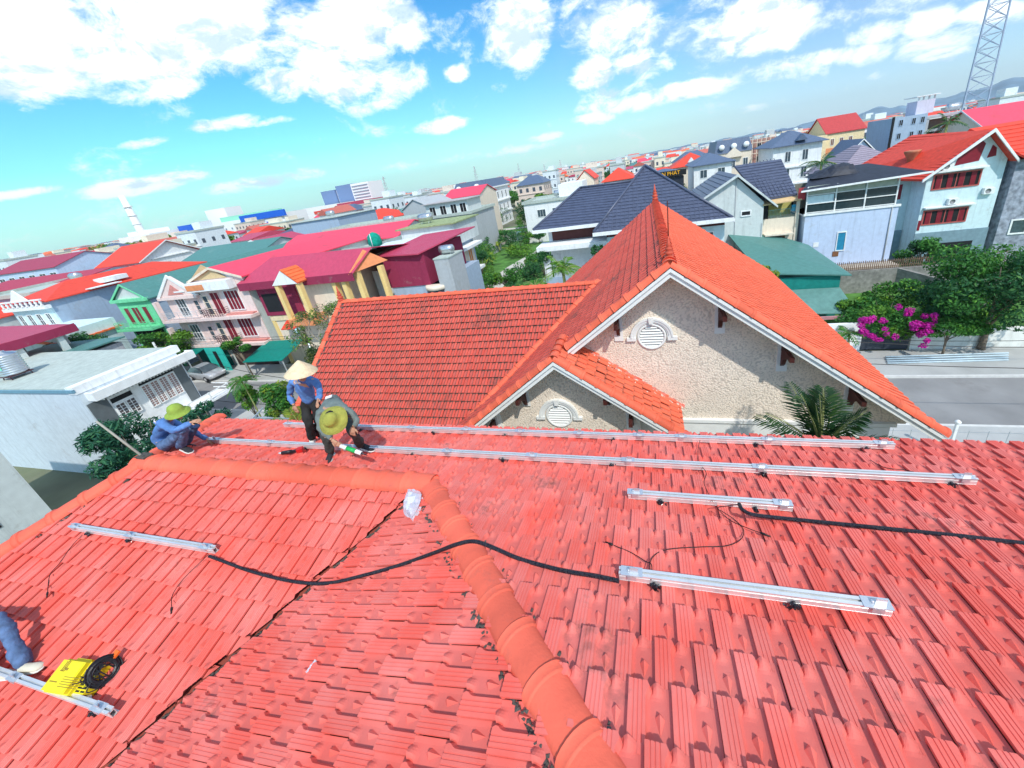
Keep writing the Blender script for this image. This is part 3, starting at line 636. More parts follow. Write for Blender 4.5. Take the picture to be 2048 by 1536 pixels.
# plastic bags
PLA=mat('clear plastic film',(.80,.82,.92),.25,var=.05,trans=.35,spec=.6)
def bag(c,e1,e2,nrm,label,s,seed):
    rg=random.Random(seed); n=10; vs=[];fs=[]
    c=Vector(c)
    for i in range(n+1):
        t=i/n; wdt=(math.sin(math.pi*min(1,.12+t*.95))**.7)*(.55 if t<.35 else .5)
        for j in range(7):
            u=(j/6-.5)*2
            vs.append(c+e1*((t-.5)*s)+e2*(u*wdt*s*.45)+nrm*(s*(.16*(1-u*u)*rg.uniform(.3,1.3)+.02)))
    for i in range(n):
        for j in range(6): fs.append((i*7+j,i*7+j+1,(i+1)*7+j+1,(i+1)*7+j))
    b=len(vs)
    vs+= [Vector(v)-nrm*(s*.10) for v in vs]
    fs+=[tuple(k+b for k in f[::-1]) for f in fs[:]]
    mb=MB(); mb.add(vs,fs); return tag(mb.build('plastic_bag',PLA),label,'plastic bag')
p0=fromM(826,988,.08);p1=fromM(824,1040,.085); ax=(p1-p0); s_=ax.length; ax.normalize(); nM=Vector((-T,0,1)).normalized()
bag((p0+p1)/2,ax,ax.cross(nM),nM,'crumpled clear plastic bag under the top of the hip',s_*1.02,3)
p0=fromM(632,1322,.04);p1=fromM(614,1345,.04); ax=(p1-p0); s_=ax.length; ax.normalize()
bag((p0+p1)/2,ax,ax.cross(nM),nM,'small scrap of clear plastic stuck among the tiles of the middle slope',s_*1.1,5)
# yellow power unit with a coil of cable
YEL=mat('yellow plastic',(.80,.66,.02),.45,var=.06,dirt=.1); BLK=mat('black plastic',(.02,.02,.025),.4); 
cc=fromL(140,1358,.10)
nL=Vector((0,-T,1)).normalized()
pa=fromL(100,1385,.12); pb=fromL(160,1395,.12); pc=fromL(112,1335,.12)
ex=(pb-pa).normalized(); ez=nL; ey=ez.cross(ex).normalized(); ex=ey.cross(ez)
def LP(a,b,c): return pa+ex*a+ey*b+ez*c
inv_=thing('power_unit','yellow portable power unit with black vents beside the coiled cable','power unit',tuple(LP(.15,.1,-.07)))
def lbox(mb,a0,a1,b0,b1,c0,c1): 
    v=[LP(a,b,c) for c in (c0,c1) for (a,b) in ((a0,b0),(a1,b0),(a1,b1),(a0,b1))]
    mb.add(v,[(0,3,2,1),(4,5,6,7),(0,1,5,4),(1,2,6,5),(2,3,7,6),(3,0,4,7)])
W_=(pb-pa).length*.80; H_=(pc-pa).length
mb=MB(); lbox(mb,.01,W_-.01,.01,H_-.01,-.07,.10); lbox(mb,.0,W_,.0,H_,-.06,.06); lbox(mb,W_*.08,W_*.92,H_*.08,H_*.92,.10,.104); lbox(mb,W_*.2,W_*.8,H_*1.0,H_*1.06,.0,.03); mb.build('case',YEL,inv_)
mb=MB(); lbox(mb,W_*1.0,W_*1.40,0.02,H_*.96,-.07,.03); mb.build('grille',YEL,inv_)
mb=MB()
for i in range(9):
    b=.03+i*(H_*.9)/9
    for a0 in (W_*1.04,W_*1.24): lbox(mb,a0,a0+W_*.15,b,b+.012,.0305,.0325)
lbox(mb,W_*1.02,W_*1.40,H_*.70,H_*.95,.0303,.034)
mb.build('vent_slot',BLK,inv_)
mb=MB()
for (a,b,w_,h_) in ((.22,.62,.04,.012),(.24,.66,.012,.075),(.30,.62,.012,.10),(.34,.70,.05,.012),(.36,.62,.012,.09),(.40,.66,.03,.012),(.12,.30,.10,.010),(.56,.2,.26,.006),(.56,.27,.26,.006),(.56,.34,.26,.006),(.56,.41,.26,.006),(.56,.48,.26,.006)):
    lbox(mb,W_*a,W_*a+w_,H_*b,H_*b+h_*.8,.1042,.1052)
mb.build('printed_marks',mat('brown print',(.30,.20,.02),.6),inv_)
cl=thing('cable_coil','black cable coil with an orange tag lying against the yellow power unit','cable coil',tuple(LP(W_*1.7,H_*.7,-.06)))
mb=MB(); c0=LP(W_*1.72,H_*.75,-.02)
c0=fromL(208,1342,.13); ax_=((Vector((0,0,15))-c0).normalized()+ex*.55).normalized(); e1_=ax_.cross(Vector((0,0,1))).normalized(); e2_=ax_.cross(e1_)
for k in range(24):
    r1=.070+.0055*(k%9)+random.uniform(-.002,.002); dpt=(k//9)*.011-.01; ph=random.random()*6
    pts=[c0+ax_*(dpt+.006*math.sin(2*2*math.pi*i/24+ph))+e1_*math.cos(2*math.pi*i/24)*r1+e2_*math.sin(2*math.pi*i/24)*r1*1.12 for i in range(25)]
    mb.tube(pts,.0052,5,cap=False)
for k in range(7):
    pts=[c0-ez*.05+ez*random.uniform(.0,.12)+e1_*random.uniform(-.16,.16)+e2_*random.uniform(-.17,.17) for i in range(4)]
    mb.tube(smooth(pts,8),.0048,5)
mb.build('cable_loop',BLK,cl)
mb=MB(); q=fromL(222,1318,.12); mb.prism([q,q+ex*.05,q+ex*.06+ey*.06,q+ex*.0+ey*.07],ez*.02); mb.build('tag',mat('orange plastic',(.85,.16,.02),.4),cl)
q=fromL(175,1400,.075); mb=MB(); 
rg=random.Random(4); vs=[];fs=[];n=12
for i in range(7):
    for j in range(n):
        th=math.pi*i/6; ph=2*math.pi*j/n; r=.05*rg.uniform(.8,1.15); vs.append(q+ex*(r*math.sin(th)*math.cos(ph))+ey*(r*.7*math.sin(th)*math.sin(ph))+ez*(r*.6*math.cos(th)+.01))
for i in range(6):
    for j in range(n): fs.append((i*n+j,i*n+(j+1)%n,(i+1)*n+(j+1)%n,(i+1)*n+j))
mb.add(vs,fs); tag(mb.build('plastic_bag',PLA),'little knotted white bag between the power unit and the bottom left rail','plastic bag')
# cordless screwdriver on the long rail
dr=fromR(580,908,.07); drl=thing('cordless_drill','red and black cordless drill lying on the tiles beside the long rail','drill',tuple(dr))
mb=MB(); mb.tube([dr+Vector((-.11,-.02,.03)),dr+Vector((.03,.01,.04))],.028,10); mb.build('motor_housing',BLK,drl)
mb=MB(); mb.tube([dr+Vector((-.17,-.03,.03)),dr+Vector((-.11,-.02,.03))],[.012,.020],8); mb.build('chuck',ALU,drl)
mb=MB(); mb.bar(dr+Vector((.0,0,.03)),dr+Vector((.12,.06,.03)),.03,.036); mb.build('grip',BLK,drl)
mb=MB(); mb.bar(dr+Vector((.10,.05,.03)),dr+Vector((.17,.085,.03)),.07,.055); mb.build('battery',mat('red plastic',(.6,.02,.02),.4),drl)
# lightning rod pole leaning from the left corner of the ridge
mb=MB(); b_=Vector((XA-.05,YB+.02,ZR+.14)); mb.tube([b_,b_+Vector((-.62,.05,.56)),b_+Vector((-.64,.05,.58))],[.017,.015,.002],8); pole=tag(mb.build('lightning_rod',mat('weathered steel',(.34,.33,.28),.6)),'slanting grey rod fixed at the left end of the foreground ridge','lightning rod')
mb=MB(); mb.box(b_.x-.06,b_.x+.16,b_.y-.06,b_.y+.06,b_.z-.09,b_.z+.0); mb.build('mortar_base',MORT,pole)
# ------------------------------------------------------------------ building kit
def W(name,c,**k): return mat('wall '+name,c,k.pop('rough',.85),**{**dict(dirt=.10,dc=(.35,.33,.30),ds=.9,var=.06),**k})
wCREAM=W('cream',(.78,.68,.55)); wPINK=W('pale pink',(.80,.64,.60)); wWHITE=W('white',(.82,.84,.84)); wBLUE=W('pale blue',(.50,.62,.78)); wGREY=W('grey cement',(.42,.45,.47),dirt=.3)
wLG=W('light grey',(.60,.65,.64)); wGREEN=W('mint green',(.18,.66,.36)); wYEL=W('yellow',(.84,.62,.26)); wMAR=W('maroon sheet',(.30,.03,.08),bump=.3,bs=12.,kind='wavex'); wSKY=W('pale cyan',(.62,.78,.82)); wSTN=W('grey stone',(.30,.33,.40),var=.45,sc_=2.5,bump=.6,bs=5.)
wSLATE=W('slate blue cement',(.36,.46,.58),dirt=.15); wOLD=W('mossy concrete',(.30,.29,.27),dirt=.9,dc=(.04,.045,.04),ds=.5,var=.3); wTEAL=W('teal',(.03,.50,.42)); wLIL=W('lilac',(.62,.60,.72))
rRED=mat('red roof',(.72,.07,.04),.6,var=.12,dirt=.1,dc=(.35,.06,.05),ds=.6); rMAG=mat('magenta tin roof',(.50,.06,.12),.5,var=.08,dirt=.12,dc=(.40,.10,.14),ds=.3,bump=.25,bs=6.,kind='wavey'); rPNK=mat('pink red tin roof',(.78,.07,.12),.5,var=.08,dirt=.08,ds=.3)
rTEAL=mat('teal tin roof',(.085,.225,.205),.5,var=.1,dirt=.15,dc=(.2,.3,.28),ds=.3); rDARK=mat('dark slate tile',(.075,.09,.145),.4,var=.2,spec=.5); rSLB=mat('slate blue roof',(.10,.14,.22),.5,var=.15); rPUR=mat('dull purple tile',(.30,.26,.32),.7,var=.1); rBLK=mat('black sheet roof',(.025,.03,.045),.5,var=.3); rGRN=mat('green awning',(.0,.20,.16),.6,var=.1); rORG=mat('orange tile',(.78,.16,.05),.6,var=.12)
rFLT=mat('flat roof cement',(.44,.50,.46),.9,var=.12,dirt=.3,dc=(.3,.36,.3),ds=.25)
GLS=mat('window glass',(.06,.09,.11),.12,var=.3,spec=.8); DKR=mat('dark red shutter',(.22,.015,.03),.45,var=.15); GRL=mat('dark railing',(.10,.05,.06),.5); BRN=mat('brown wood',(.22,.10,.05),.6); DKO=mat('dark opening',(.015,.017,.02),.8); FRW=mat('white frame',(.82,.84,.84),.5); STL=mat('steel pipe',(.55,.6,.62),.35,metal=.6); TNK=mat('stainless tank',(.62,.64,.66),.28,metal=.85,bump=.0)
OLV=mat('olive blind',(.26,.22,.12),.7)
def plate(root,face,f,a0,a1,z0,z1,d,name,m,out=0.):
    """slab on a facade. face S: y=f ; E: x=f ; W: x=f. protrudes d outward starting at offset out"""
    mb=MB()
    if face=='S': mb.box(a0,a1,f-out-d,f-out,z0,z1)
    elif face=='E': mb.box(f+out,f+out+d,a0,a1,z0,z1)
    else: mb.box(f-out-d,f-out,a0,a1,z0,z1)
    return mb.build(name,m,root)
def win(root,face,f,a,z,w,h,fm=None,pm=None,name='window',mull=1,bars=0,ft=.08):
    fm=fm or FRW; pm=pm or GLS
    mb=MB()
    def bx(a0,a1,z0,z1,d0,d1):
        if face=='S': mb.box(a0,a1,f-d1,f-d0,z0,z1)
        elif face=='E': mb.box(f+d0,f+d1,a0,a1,z0,z1)
        else: mb.box(f-d1,f-d0,a0,a1,z0,z1)
    bx(a-ft,a,z-ft,z+h+ft,.003,.07); bx(a+w,a+w+ft,z-ft,z+h+ft,.003,.07); bx(a,a+w,z+h,z+h+ft,.003,.07); bx(a,a+w,z-ft,z,.003,.09)
    for k in range(1,mull+1): bx(a+w*k/(mull+1)-ft*.3,a+w*k/(mull+1)+ft*.3,z,z+h,.022,.05)
    for k in range(1,bars+1): bx(a,a+w,z+h*k/(bars+1)-ft*.25,z+h*k/(bars+1)+ft*.25,.0225,.048)
    o=mb.build(name,fm,root)
    mb=MB(); bx(a+.001,a+w-.001,z+.001,z+h-.001,.004,.02); mb.build('pane',pm,o); return o
def coursed(mb,A,B,Cc,Dd,n,lip=.05,th=.0):
    """A,B lower edge; Cc,Dd upper edge (B->Cc side). stepped courses"""
    A,B,Cc,Dd=[Vector(q) for q in (A,B,Cc,Dd)]; N=(B-A).cross(Dd-A).normalized(); 
    if N.z<0: N=-N
    for k in range(n):
        t0,t1=k/n,(k+1)/n
        a=A.lerp(Dd,t0);b=B.lerp(Cc,t0);c=B.lerp(Cc,t1);d=A.lerp(Dd,t1)
        mb.add([a+N*lip,b+N*lip,c+N*.008,d+N*.008,a,b],[(0,1,2,3),(4,5,1,0)] if (b-a).cross(d-a).dot(N)>0 else [(3,2,1,0),(0,1,5,4)])
    return mb
def roof(root,x0,x1,y0,y1,z,kind,rise,m,over=.3,trim=None,n=0,name='roof'):
    X0,X1,Y0,Y1=x0-over,x1+over,y0-over,y1+over; mb=MB(); th=.12
    def slab(P,nn=0):
        P=[Vector(p) for p in P]
        if n: coursed(mb,P[0],P[1],P[2],P[3] if len(P)>3 else P[2],n,.05)
        mb.prism(P,(0,0,-th))
    xm,ym=(X0+X1)/2,(Y0+Y1)/2
    if kind=='gy':
        slab([(X0,Y1,z),(X0,Y0,z),(xm,Y0,z+rise),(xm,Y1,z+rise)]); slab([(X1,Y0,z),(X1,Y1,z),(xm,Y1,z+rise),(xm,Y0,z+rise)])
    elif kind=='gx':
        slab([(X0,Y0,z),(X1,Y0,z),(X1,ym,z+rise),(X0,ym,z+rise)]); slab([(X1,Y1,z),(X0,Y1,z),(X0,ym,z+rise),(X1,ym,z+rise)])
    elif kind=='hip':
        if X1-X0>=Y1-Y0: k=(Y1-Y0)/2; a,b=(X0+k,ym,z+rise),(X1-k,ym,z+rise)
        else: k=(X1-X0)/2; a,b=(xm,Y0+k,z+rise),(xm,Y1-k,z+rise)
        if X1-X0>=Y1-Y0:
            slab([(X0,Y0,z),(X1,Y0,z),b,a]); slab([(X1,Y1,z),(X0,Y1,z),a,b]); slab([(X1,Y0,z),(X1,Y1,z),b,b][:3]); slab([(X0,Y1,z),(X0,Y0,z),a])
        else:
            slab([(X0,Y1,z),(X0,Y0,z),a,b]); slab([(X1,Y0,z),(X1,Y1,z),b,a]); slab([(X0,Y0,z),(X1,Y0,z),a]); slab([(X1,Y1,z),(X0,Y1,z),b])
    elif kind=='shed':  slab([(X0,Y0,z),(X1,Y0,z),(X1,Y1,z+rise),(X0,Y1,z+rise)])
    elif kind=='shedx': slab([(X0,Y0,z),(X1,Y0,z+rise),(X1,Y1,z+rise),(X0,Y1,z)])
    elif kind=='flat':
        mb.box(X0,X1,Y0,Y1,z,z+.12)
        if rise>0:
            for (a,b,c,d) in ((X0,X1,Y0,Y0+.15),(X0,X1,Y1-.15,Y1),(X0,X0+.15,Y0+.15,Y1-.15),(X1-.15,X1,Y0+.15,Y1-.15)): mb.box(a,b,c,d,z+.12,z+rise)
    o=mb.build(name,m,root)
    if trim and kind in('gy','gx'):
        t=MB(); w=.16
        if kind=='gy':
            for yy in (Y0,):
                for xx in (X0,X1): t.prism([(xx,yy-.04,z+.02),(xm,yy-.04,z+rise+.02),(xm,yy-.04,z+rise-w-.05),(xx,yy-.04,z-w-.05)],(0,.038,0))
        else:
            for xx,s in ((X0,-1),(X1,1)):
                for yy in (Y0,Y1): t.prism([(xx,yy,z+.02),(xx,ym,z+rise+.02),(xx,ym,z+rise-w-.05),(xx,yy,z-w-.05)],(s*.04,0,0))
        t.build('roof_trim',trim,root)
    return o
def bld(label,x0,x1,y0,y1,h,wm,rk=None,name='house',cat='house',floors=0,bands=None,group=None,gable=True,z0=0):
    root=thing(name,label,cat,((x0+x1)/2,(y0+y1)/2,z0),group)
    mb=MB(); mb.box(x0,x1,y0,y1,z0,h)
    if rk and gable and rk[0]=='gy':
        xm=(x0+x1)/2; k=rk[1]*(x1-x0)/(x1-x0+.6); mb.prism([(x0,y0,h-.001),(x1,y0,h-.001),(xm,y0,h+k)],(0,y1-y0,0))
    if rk and gable and rk[0]=='gx':
        ym=(y0+y1)/2; k=rk[1]*(y1-y0)/(y1-y0+.6); mb.prism([(x0,y0,h-.001),(x0,y1,h-.001),(x0,ym,h+k)],(x1-x0,0,0))
    mb.build('wall',wm,root)
    if rk: roof(root,x0,x1,y0,y1,h,*rk[:3],**(rk[3] if len(rk)>3 else {}))
    return root
def rail_(root,x0,x1,y0,z,h=.9,m=None,n=4,posts=6,y1=None,name='railing'):
    mb=MB()
    for k in range(1,n+1): mb.bar((x0,y0,z+h*k/n),(x1,y0,z+h*k/n),.035)
    for k in range(posts+1): x=x0+(x1-x0)*k/posts; mb.bar((x,y0,z),(x,y0,z+h),.035)
    if y1 is not None:
        for x in (x0,x1):
            for k in range(1,n+1): mb.bar((x,y0,z+h*k/n),(x,y1,z+h*k/n),.035)
    return mb.build(name,m or GRL,root)
def ac(root,face,f,a,z):
    mb=MB()
    if face=='S':
        mb.box(a,a+.8,f-.34,f-.03,z,z+.58); o=mb.build('air_conditioner',FRW,root)
        m=MB(); m.lathe((a+.30,f-.345,z+.29),[(.22,-.003),(.22,.004),(.19,.006),(.19,.0)],18,'y'); m.build('fan_grille',mat('grille grey',(.25,.26,.27),.5),o)
    return o
# ---------------- left, near side of the street
r=thing('flat_roof_house','white flat-roofed house with a row of louvred windows on the near left','house',(-41,14.6,0))
mb=MB(); mb.box(-60,-34,12.05,17.5,0,7.05); mb.build('wall',W('pale blue grey',(.60,.68,.74),dirt=.12,ds=.5),r)
mb=MB(); mb.box(-60.1,-34.7,12.0,17.6,7.06,7.14); mb.build('roof',rFLT,r)
mb=MB(); mb.box(-60,-33.95,11.93,12.05,6.86,7.06); mb.build('drip_band',mat('blue band',(.16,.32,.42),.7),r)
mb=MB(); mb.box(-34.69,-33.97,12.0,17.8,6.70,7.2); mb.box(-33.99,-33.2,12.3,18.1,6.05,6.12); mb.box(-33.3,-33.2,12.3,18.1,6.12,6.62); mb.box(-34.0,-33.3,12.3,12.4,6.12,6.62); mb.box(-34.0,-33.3,18.0,18.1,6.12,6.62); mb.box(-33.99,-33.31,12.41,17.99,6.45,6.52); mb.build('canopy',wWHITE,r)
mb=MB()
for k in range(26): mb.box(-33.98,-33.5,12.7+k*.195,12.76+k*.195,5.86,6.05)
mb.build('canopy_bracket',wWHITE,r)
plate(r,'E',-34,12.1,13.0,0,5.9,.06,'pilaster',mat('dark grey paint',(.12,.14,.15),.7)); plate(r,'E',-34,16.8,17.4,0,5.9,.06,'pilaster',MT['dark grey paint'])
plate(r,'E',-34,13.0,16.8,0,5.85,.03,'facade_panel',wWHITE)
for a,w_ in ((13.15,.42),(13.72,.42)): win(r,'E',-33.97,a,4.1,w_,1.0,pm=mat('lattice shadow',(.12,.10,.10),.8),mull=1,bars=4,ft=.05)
for k in range(4): win(r,'E',-33.97,14.75+k*.52,3.9,.38,1.6,pm=mat('louvre brown',(.34,.22,.20),.7),mull=1,bars=9,ft=.045)
plate(r,'E',-34,13.1,14.2,5.3,5.62,.035,'transom',DKO); plate(r,'E',-34,14.7,16.8,5.6,5.85,.035,'transom',DKO)
mb=MB(); mb.box(-34,-32.2,15.6,18.6,2.7,2.85); mb.build('balcony',wWHITE,r)
mb=MB()
for q in range(2): mb.bar((-32.25,15.6,3.1+.35*q),(-32.25,18.55,3.1+.35*q),.06); mb.bar((-34,18.55,3.1+.35*q),(-32.25,18.55,3.1+.35*q),.06)
for yy in (15.7,17.1,18.5): mb.bar((-32.25,yy,2.85),(-32.25,yy,3.5),.08)
mb.build('railing',wWHITE,r)
plate(r,'E',-34,17.0,17.45,2.9,4.6,.02,'door',DKO)
# tank on that roof with stand
t=thing('water_tank','ribbed stainless water tank with a green label on the near left roof','water tank',(-43.5,13.6,7.15))
mb=MB(); prof=[]
for k in range(9):
    z=k*.16; prof+= [(.62,z),(.66,z+.04),(.66,z+.10),(.62,z+.15)]
mb.smooth=True; mb.lathe((-43.5,13.6,7.45),[(.3,-.02)]+prof+[(.5,1.5),(.2,1.62),(.18,1.7)],20); mb.build('tank',TNK,t)
mb=MB(); 
for a in range(-4,1):
    an=-1.2+a*.22; mb.add([(-43.5+.672*math.cos(an),13.6+.672*math.sin(an),7.95),(-43.5+.672*math.cos(an+.22),13.6+.672*math.sin(an+.22),7.95),(-43.5+.672*math.cos(an+.22),13.6+.672*math.sin(an+.22),8.4),(-43.5+.672*math.cos(an),13.6+.672*math.sin(an),8.4)],[(0,1,2,3)])
mb.build('label_band',mat('mint label',(.25,.72,.55),.5),t)
mb=MB()
for sx in (-.5,.5):
    for sy in (-.5,.5): mb.bar((-43.5+sx,13.6+sy,7.14),(-43.5+sx*.9,13.6+sy*.9,7.5),.05)
mb.box(-44.1,-42.9,13.0,14.2,7.36,7.42); mb.build('stand',GRL,t)
bld('low grey shed with a sloping green sheet roof behind the near left roof',-58,-47,18.2,21,6.4,wGREY,('shedx',.4,rTEAL),name='shed',cat='shed')
# maroon canopy house
r=thing('canopy_house','house with a wide maroon sheet canopy on concrete posts at the far left','house',(-56,18,0))
mb=MB(); mb.box(-60,-52.2,13.5,17.6,0,7.9); mb.build('wall',wGREY,r)
mb=MB(); mb.prism([(-50,12.5,8.95),(-50,20.2,8.6),(-57.5,22.0,8.2),(-70,22.0,8.5),(-70,12.5,9.0)],(0,0,-.08)); mb.build('canopy',rMAG,r)
mb=MB(); mb.box(-50.0,-49.9,12.5,20.2,8.0,8.75); mb.prism([(-57.5,22.02,8.2),(-50,20.22,8.6),(-50,20.22,8.0),(-57.5,22.02,7.6)],(0,.06,0)); mb.build('fascia',wMAR,r)
for (x,y) in ((-50.3,19.0),(-50.3,16.6),(-54,20.6)):
    mb=MB(); mb.box(x-.2,x+.2,y-.2,y+.2,0,8.0); mb.build('post',wLG,r)
# house at the bottom left corner
r=bld('grey rendered house with an arched dark window at the bottom left corner',-40,-29.5,4.5,7.3,7.6,wLG,None)
mb=MB(); n=10; pts=[(-29.46,5.3,5.6),(-29.46,6.3,5.6)]+[(-29.46,5.8+.5*math.cos(math.pi*i/n),5.9+.5*math.sin(math.pi*i/n)) for i in range(n+1)]
mb.prism(pts,(.02,0,0)); mb.build('window',DKO,r); plate(r,'E',-29.5,4.9,5.9,3.6,4.0,.03,'window_slot',DKO)
# ---------------- street row, far side (left)
# white balustrade villa + blue-grey tube with red roof
r=bld('long blue-grey tube house with a red hipped roof and a white balustrade front',-75.5,-67.6,26.6,44,9.75,wSLATE,('hip',1.5,rRED,dict(over=.35)))
plate(r,'S',26.6,-75.5,-67.6,0,9.2,.15,'facade',wSKY); plate(r,'S',26.45,-75.9,-67.3,8.9,9.3,.5,'cornice',wWHITE); plate(r,'S',26.45,-75.7,-67.4,6.0,6.3,.35,'cornice',wWHITE)
mb=MB()
for k in range(9): x=-75.3+k*.95; mb.lathe((x,26.0,9.3),[(.12,0),(.16,.1),(.07,.25),(.15,.4),(.07,.6),(.1,.7)],8)
mb.box(-75.7,-67.4,25.9,26.1,9.98,10.12); mb.prism([(-73.2,26.0,10.1),(-70,26.0,10.1),(-71.6,26.0,11.4)],(0,.15,0)); mb.build('balustrade',wWHITE,r)
for k in range(4): win(r,'S',26.45,-74.9+k*1.85,6.7,.8,1.5,mull=1,bars=1)
for k in range(4): win(r,'S',26.45,-74.9+k*1.85,3.4,.8,1.8,mull=1,bars=1)
mb=MB(); mb.box(-67.6,-66.3,30,33,9.9,10.0); mb.box(-69.5,-67.5,32,34.5,10.2,10.75); mb.build('roof_hatch',wWHITE,r)
bld('red-roofed annexe at the left edge beside the balustrade villa',-90,-77,23,31,8.4,wLG,('hip',1.8,rRED))
r=bld('low house with orange and magenta roof strips at the left edge',-70,-60,22.6,27.4,6.9,wSKY,('shedx',-1.1,rORG,dict(n=9)),name='house')
# green house
r=bld('narrow mint green house with a balcony and a teal tin roof',-59.2,-53.6,28,50,8.6,wSLATE,('gy',1.9,rTEAL,dict(over=.35,trim=wGREEN)))
plate(r,'S',28,-59.2,-53.6,0,8.6,.10,'facade',wGREEN)
for a,w_ in ((-58.4,.75),(-57.1,1.1),(-55.3,.75)): win(r,'S',27.9,a,5.75,w_,1.9,fm=wGREEN,pm=DKR,mull=0 if w_<1 else 1)
plate(r,'S',27.9,-59.4,-53.4,5.2,5.45,1.2,'balcony',wGREEN); rail_(r,-59.3,-53.5,26.75,5.45,.8,wGREEN,5,8,27.9)
mb=MB(); mb.prism([(-59.2,27.88,8.62),(-53.6,27.88,8.62),(-56.4,27.88,10.4)],(0,.02,0)); mb.build('gable_panel',wLG,r)
plate(r,'S',27.9,-59.4,-53.4,8.4,8.75,.35,'cornice',wGREEN)
plate(r,'S',27.9,-58.8,-54,0,4.9,.03,'shopfront',DKO)
# pink twin houses
r=bld('pale pink three storey house with a triangular pediment and two railed balconies',-50.6,-45.1,27.7,44,8.6,wPINK,('gy',1.7,rTEAL,dict(over=.25)))
mb=MB(); mb.prism([(-51,27.35,8.6),(-44.9,27.35,8.6),(-47.95,27.35,10.75)],(0,.3,0)); mb.build('pediment',wPINK,r)
mb=MB(); mb.prism([(-51.1,27.25,8.55),(-47.95,27.25,10.95),(-44.8,27.25,8.55),(-45.3,27.25,8.55),(-47.95,27.25,10.6),(-50.6,27.25,8.55)],(0,.1,0)); mb.box(-48.1,-46.6,27.27,27.33,9.0,9.15); mb.build('pediment_moulding',wWHITE,r)
mb=MB(); mb.prism([(-49.2,27.3,8.8),(-46.9,27.3,8.8),(-48.1,27.3,9.9)],(0,.04,0)); mb.build('pediment_relief',mat('rose paint',(.62,.25,.22),.7),r)
for z in (2.9,5.9,8.3): plate(r,'S',27.7,-51.0,-45.1,z,z+.28,1.1 if z<8 else .5,'floor_slab',wPINK)
for z in (3.2,6.2):
    win(r,'S',27.7,-49.2,z+.1,1.3,1.9,mull=2,bars=1); rail_(r,-50.9,-45.4,26.65,z,.85,mat('silver rail',(.6,.6,.62),.4),5,6,27.7)
    mb=MB(); mb.box(-51.0,-50.6,26.62,27.0,z,z+2.1); mb.build('pillar',wPINK,r); win(r,'S',27.7,-46.6,z+.1,.6,1.6,fm=wPINK,pm=GLS,mull=0,bars=2)
plate(r,'S',27.7,-50.2,-45.5,.1,2.6,.03,'shopfront',mat('teal interior',(.02,.22,.20),.7))
r=bld('pale pink house with tall dark red shutters and a magenta roof',-45.1,-38.3,27.6,46,10.0,wLG,('gy',1.2,rPNK,dict(over=.35,trim=wCREAM)))
plate(r,'S',27.6,-45.1,-38.3,2.9,10.0,.08,'facade',wPINK)
mb=MB(); mb.prism([(-45.3,27.45,10.02),(-40.2,27.45,10.02),(-42.75,27.45,11.5)],(0,.06,0)); mb.build('gable_panel',mat('tan panel',(.60,.45,.25),.8),r)
mb=MB(); mb.box(-45.2,-39.4,26.7,27.5,9.0,9.9); mb.build('parapet',wWHITE,r); mb=MB(); mb.box(-45.1,-42.7,26.66,26.695,9.15,9.7); mb.build('parapet_balusters',mat('orange baluster',(.75,.28,.12),.7),r)
for z in (2.9,5.9): plate(r,'S',27.52,-45.1,-38.2,z,z+.3,.9,'floor_slab',wPINK)
for z in (3.3,6.3):
    win(r,'S',27.52,-43.6,z,1.15,2.3,fm=wPINK,pm=DKR,mull=1); win(r,'S',27.52,-41.6,z+.35,1.9,2.0,fm=wWHITE,pm=DKR,mull=3)
    rail_(r,-44.6,-42.0,26.7,z-.05,.8,GRL,4,8,27.5); win(r,'S',27.52,-44.8,z,.6,2.0,fm=wCREAM,pm=GLS,mull=0,bars=2)
    plate(r,'S',27.52,-42.0,-38.4,z-.12,z+.05,.5,'sill',mat('rose paint',(.62,.25,.22),.7))
plate(r,'S',27.6,-44.6,-38.8,.1,2.6,.03,'shopfront',mat('dark shop interior',(.05,.03,.03),.7))
# ground-floor awnings
for (x0,x1,y0,y1,z0_,z1_,lb) in ((-52.0,-46.8,24.6,27.5,2.25,2.9,'green sloping shop awning above the parked car'),(-38.6,-33.6,24.2,27.2,2.2,3.0,'green sloping shop awning right of the areca palm')):
    a=thing('awning',lb,'awning',((x0+x1)/2,y1,0)); mb=MB(); mb.prism([(x0,y0,z0_),(x1,y0,z0_+.1),(x1,y1,z1_+.1),(x0,y1,z1_)],(0,0,.06)); mb.build('sheet',rGRN,a)
    for x in (x0+.1,x1-.1): mb=MB(); mb.bar((x,y0+.1,0),(x,y0+.1,z0_),.08); mb.build('post',STL,a)
a=thing('green_partition','bright turquoise wall panel standing beside the awning and the parked car','wall panel',(-46.5,26.5,0)); mb=MB(); mb.box(-46.7,-44.2,26.4,26.5,.15,2.9); mb.build('panel',wTEAL,a); mb=MB(); mb.box(-45.6,-45.1,26.36,26.39,.15,2.5); mb.build('door',DKO,a)
